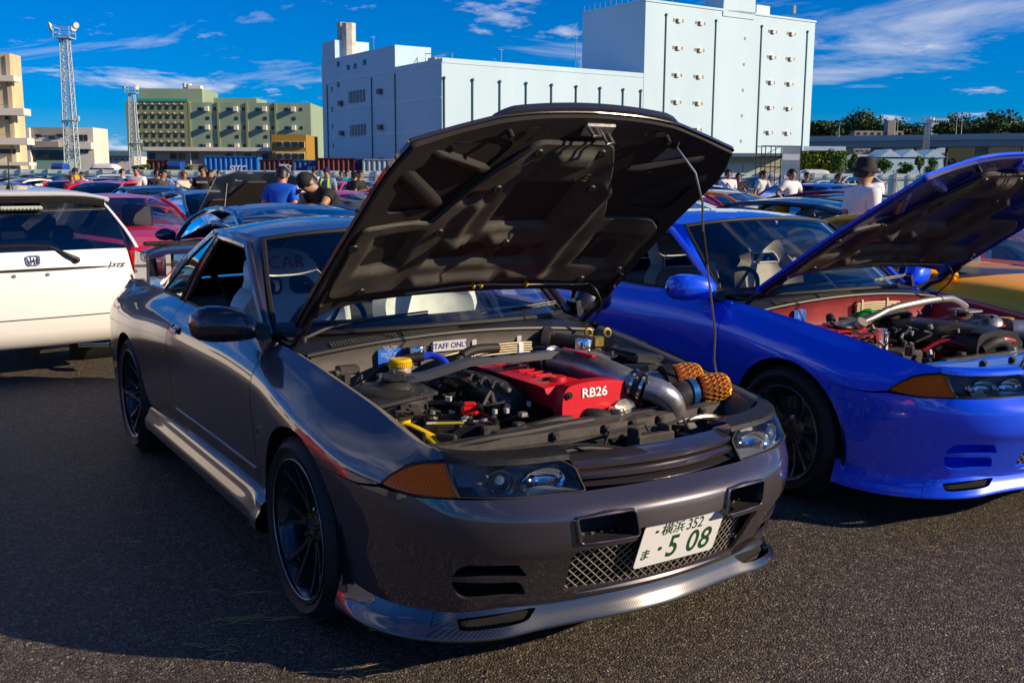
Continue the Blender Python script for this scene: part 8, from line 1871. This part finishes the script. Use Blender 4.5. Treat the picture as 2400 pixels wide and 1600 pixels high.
for a in (
 ('man in a white shirt with hands on hips by the scaffold', 1845, 22, (.5, -.85), 'hips', Wt, (.05, .05, .06), 'black', None, 1.72, None),
 ('man in a white T shirt with a dark strap across the chest', 1698, 27, (.3, -.95), 'down', Wt, (.02, .02, .03), 'black', None, 1.74, strap),
 ('man in a navy shirt beside the strapped white shirt', 1722, 29, (.1, -1), 'phone', (.02, .02, .05), K, 'black', None, 1.66, None),
 ('man in a pale grey T shirt and jeans bending near the scaffold', 1768, 28, (.8, -.6), 'lean', (.50, .54, .58), (.03, .06, .14), 'black', None, 1.74, None),
 ('person in a faded pink shirt leaning beside the pale grey shirt', 1784, 29, (-.8, -.5), 'lean', (.50, .42, .42), K, 'black', None, 1.72, None),
 ('man in a charcoal T shirt between scaffold and white saloon', 1880, 34, (.7, -.7), 'down', (.03, .03, .035), K, 'black', None, 1.72, None),
 ('man in a sleeveless black top by the white crossover', 1953, 30, (.8, -.6), 'down', K, (.05, .05, .05), 'black', None, 1.66, None),
 ('man in a yellow shirt and dark cap at the far left', 187, 37, (.5, -.85), 'phone', (.60, .38, .01), K, 'black', ('cap', K), 1.74, None),
 ('person in white with a dark bag strap beside the yellow shirt', 203, 33, (-.4, -.9), 'phone', Wt, (.02, .02, .03), 'black', None, 1.60, strap),
 ('boy in a red and navy top near the far left', 178, 27, (.6, -.8), 'down', (.20, .01, .03), (.02, .02, .08), 'orange', None, 1.52, None),
 ('person in a pale vest shirt left of the red saloon', 296, 36, (.8, .5), 'down', (.55, .52, .48), K, 'black', None, 1.72, None),
 ('tall man in white shirt and white trousers by the red saloon', 330, 27, (-.2, -.98), 'down', Wt, (.65, .64, .60), 'black', None, 1.74, None),
 ('woman in black standing behind the dark grey shirt', 377, 26, (.5, -.85), 'down', K, K, 'black', None, 1.68, None),
 ('man in a dark grey T shirt looking right', 389, 24, (.95, -.2), 'down', (.045, .045, .05), K, 'black', None, 1.64, None),
 ('distant person in black at the fence', 397, 55, (.2, -.98), 'down', K, K, 'black', None, 1.74, None),
 ('woman in a cream dress with orange brown hair', 438, 26, (.7, -.6), 'down', (.62, .52, .36), None, 'orange', None, 1.62, None),
 ('man in a black T shirt with white chest lettering', 483, 25, (.1, -1), 'down', K, (.5, .5, .5), 'black', None, 1.74, print_),
 ('person in a white shirt right of the lettered black shirt', 499, 26, (.9, .3), 'down', Wt, K, 'black', None, 1.66, None),
 ('man in a dark jacket at the fence behind the maroon coupe', 503, 44, (-.3, -.95), 'down', (.04, .03, .025), K, 'black', None, 1.75, None),
 ('person in a lavender shirt near the fence', 519, 46, (-.8, -.5), 'down', (.42, .40, .62), K, 'black', None, 1.72, None),
 ('man in a white shirt and dark cap left of the raised bonnet', 557, 30, (.8, -.5), 'lean', Wt, K, 'black', ('cap', K), 1.66, None),
 ('person in pale clothes between the blue and black shirts', 707, 24, (.6, -.8), 'lean', (.70, .62, .62), K, 'black', None, 1.52, None),
 ('man in grey with a dark cap behind the black cap', 740, 40, (-.5, -.8), 'down', (.60, .58, .55), K, 'black', None, 1.75, None),
 ('steward in blue grey shirt and yellow reflective vest', 770, 27, (-.3, -.95), 'down', (.20, .28, .40), K, 'black', ('cap', (.02, .02, .10)), 1.72, vest),
 ('distant person in camouflage brown right of the steward', 803, 42, (.3, -.95), 'down', (.10, .10, .07), K, 'black', None, 1.72, None),
 ('person in a turquoise shirt carrying a bag', 816, 38, (.5, -.85), 'phone', (.01, .26, .34), K, 'black', None, 1.72, strap),
 ('person in a pale brown shirt at the bonnet edge', 831, 34, (-.5, -.8), 'down', (.40, .30, .22), K, 'black', None, 1.68, None),
 ('man in black with hand to chin beside the bonnet edge', 845, 25, (.9, -.4), 'phone', K, K, 'black', None, 1.66, None),
 ('dark haired person low beside the hand to chin man', 834, 27, (.4, .9), 'down', (.03, .025, .03), K, 'black', None, 1.62, None)):
    lab, px, D, fc, ps, sh, lg, hr, ht, hh, ex = a
    person(lab, px, D, fc, ps, sh, lg or K, hr, ht, hh, lg is None, ex, G1)

# ------------------------------------------------------------------ small things on the ground
GRASSM = mat('dry_grass_blade', (.34, .25, .08), rough=.7); GRASSG = mat('green_yellow_blade', (.40, .38, .03), rough=.6)
def grass(label, px, py, n, spread, seed, lm=GRASSM, ln=.10):
    rnd = random.Random(seed); c = onground(px, py); mb = MB()
    for k in range(n):
        a = rnd.uniform(-.5, .5)+rnd.choice((0, 0, PI)); p = Vector((c.x+rnd.uniform(-spread, spread), c.y+rnd.uniform(-spread, spread)*.4, .004)); L_ = ln*rnd.uniform(.5, 1.3); d = Vector((math.cos(a), math.sin(a)*.6, 0))
        mb.tube([p, p+d*L_*.5+Vector((0, rnd.uniform(-.01, .01), rnd.uniform(.002, .012))), p+d*L_+Vector((0, rnd.uniform(-.02, .02), .003))], [.0014, .0013, .0005], 4, sub=2)
    return tag(obj('dry_grass', mb, lm, kind='stuff'), label, 'dry grass')
grass('tangle of dry grass stalks in the shadow before the front wheel', 590, 1455, 16, .08, 1); grass('sparse dry stalks left of the front wheel', 540, 1390, 7, .10, 2, ln=.07); grass('dry grass stalks at the shadow edge below the wheel', 520, 1530, 6, .10, 3)
grass('yellow green stalks under the front lip corner', 885, 1480, 6, .03, 4, GRASSG, .09); grass('straw stalks lying on sunlit asphalt at the bottom edge', 830, 1585, 5, .08, 5, ln=.14); grass('few straws on the asphalt right of the grey coupe', 2190, 1290, 3, .10, 6, ln=.06); grass('single dry straws on the shaded asphalt at the left', 330, 1260, 4, .18, 7, ln=.05)
rnd = random.Random(12); mb = MB()
for k in range(60):
    q = onground(rnd.uniform(0, 2400), rnd.uniform(1120, 1595)); a = rnd.uniform(0, PI); d = Vector((math.cos(a), math.sin(a), 0))*rnd.uniform(.006, .018); mb.tube([q-d+Vector((0, 0, .003)), q+Vector((0, 0, .006)), q+d+Vector((0, 0, .003))], .0012, 4)
tag(obj('ground_litter', mb, GRASSM, kind='stuff'), 'tiny dry bits scattered over the asphalt', 'litter')
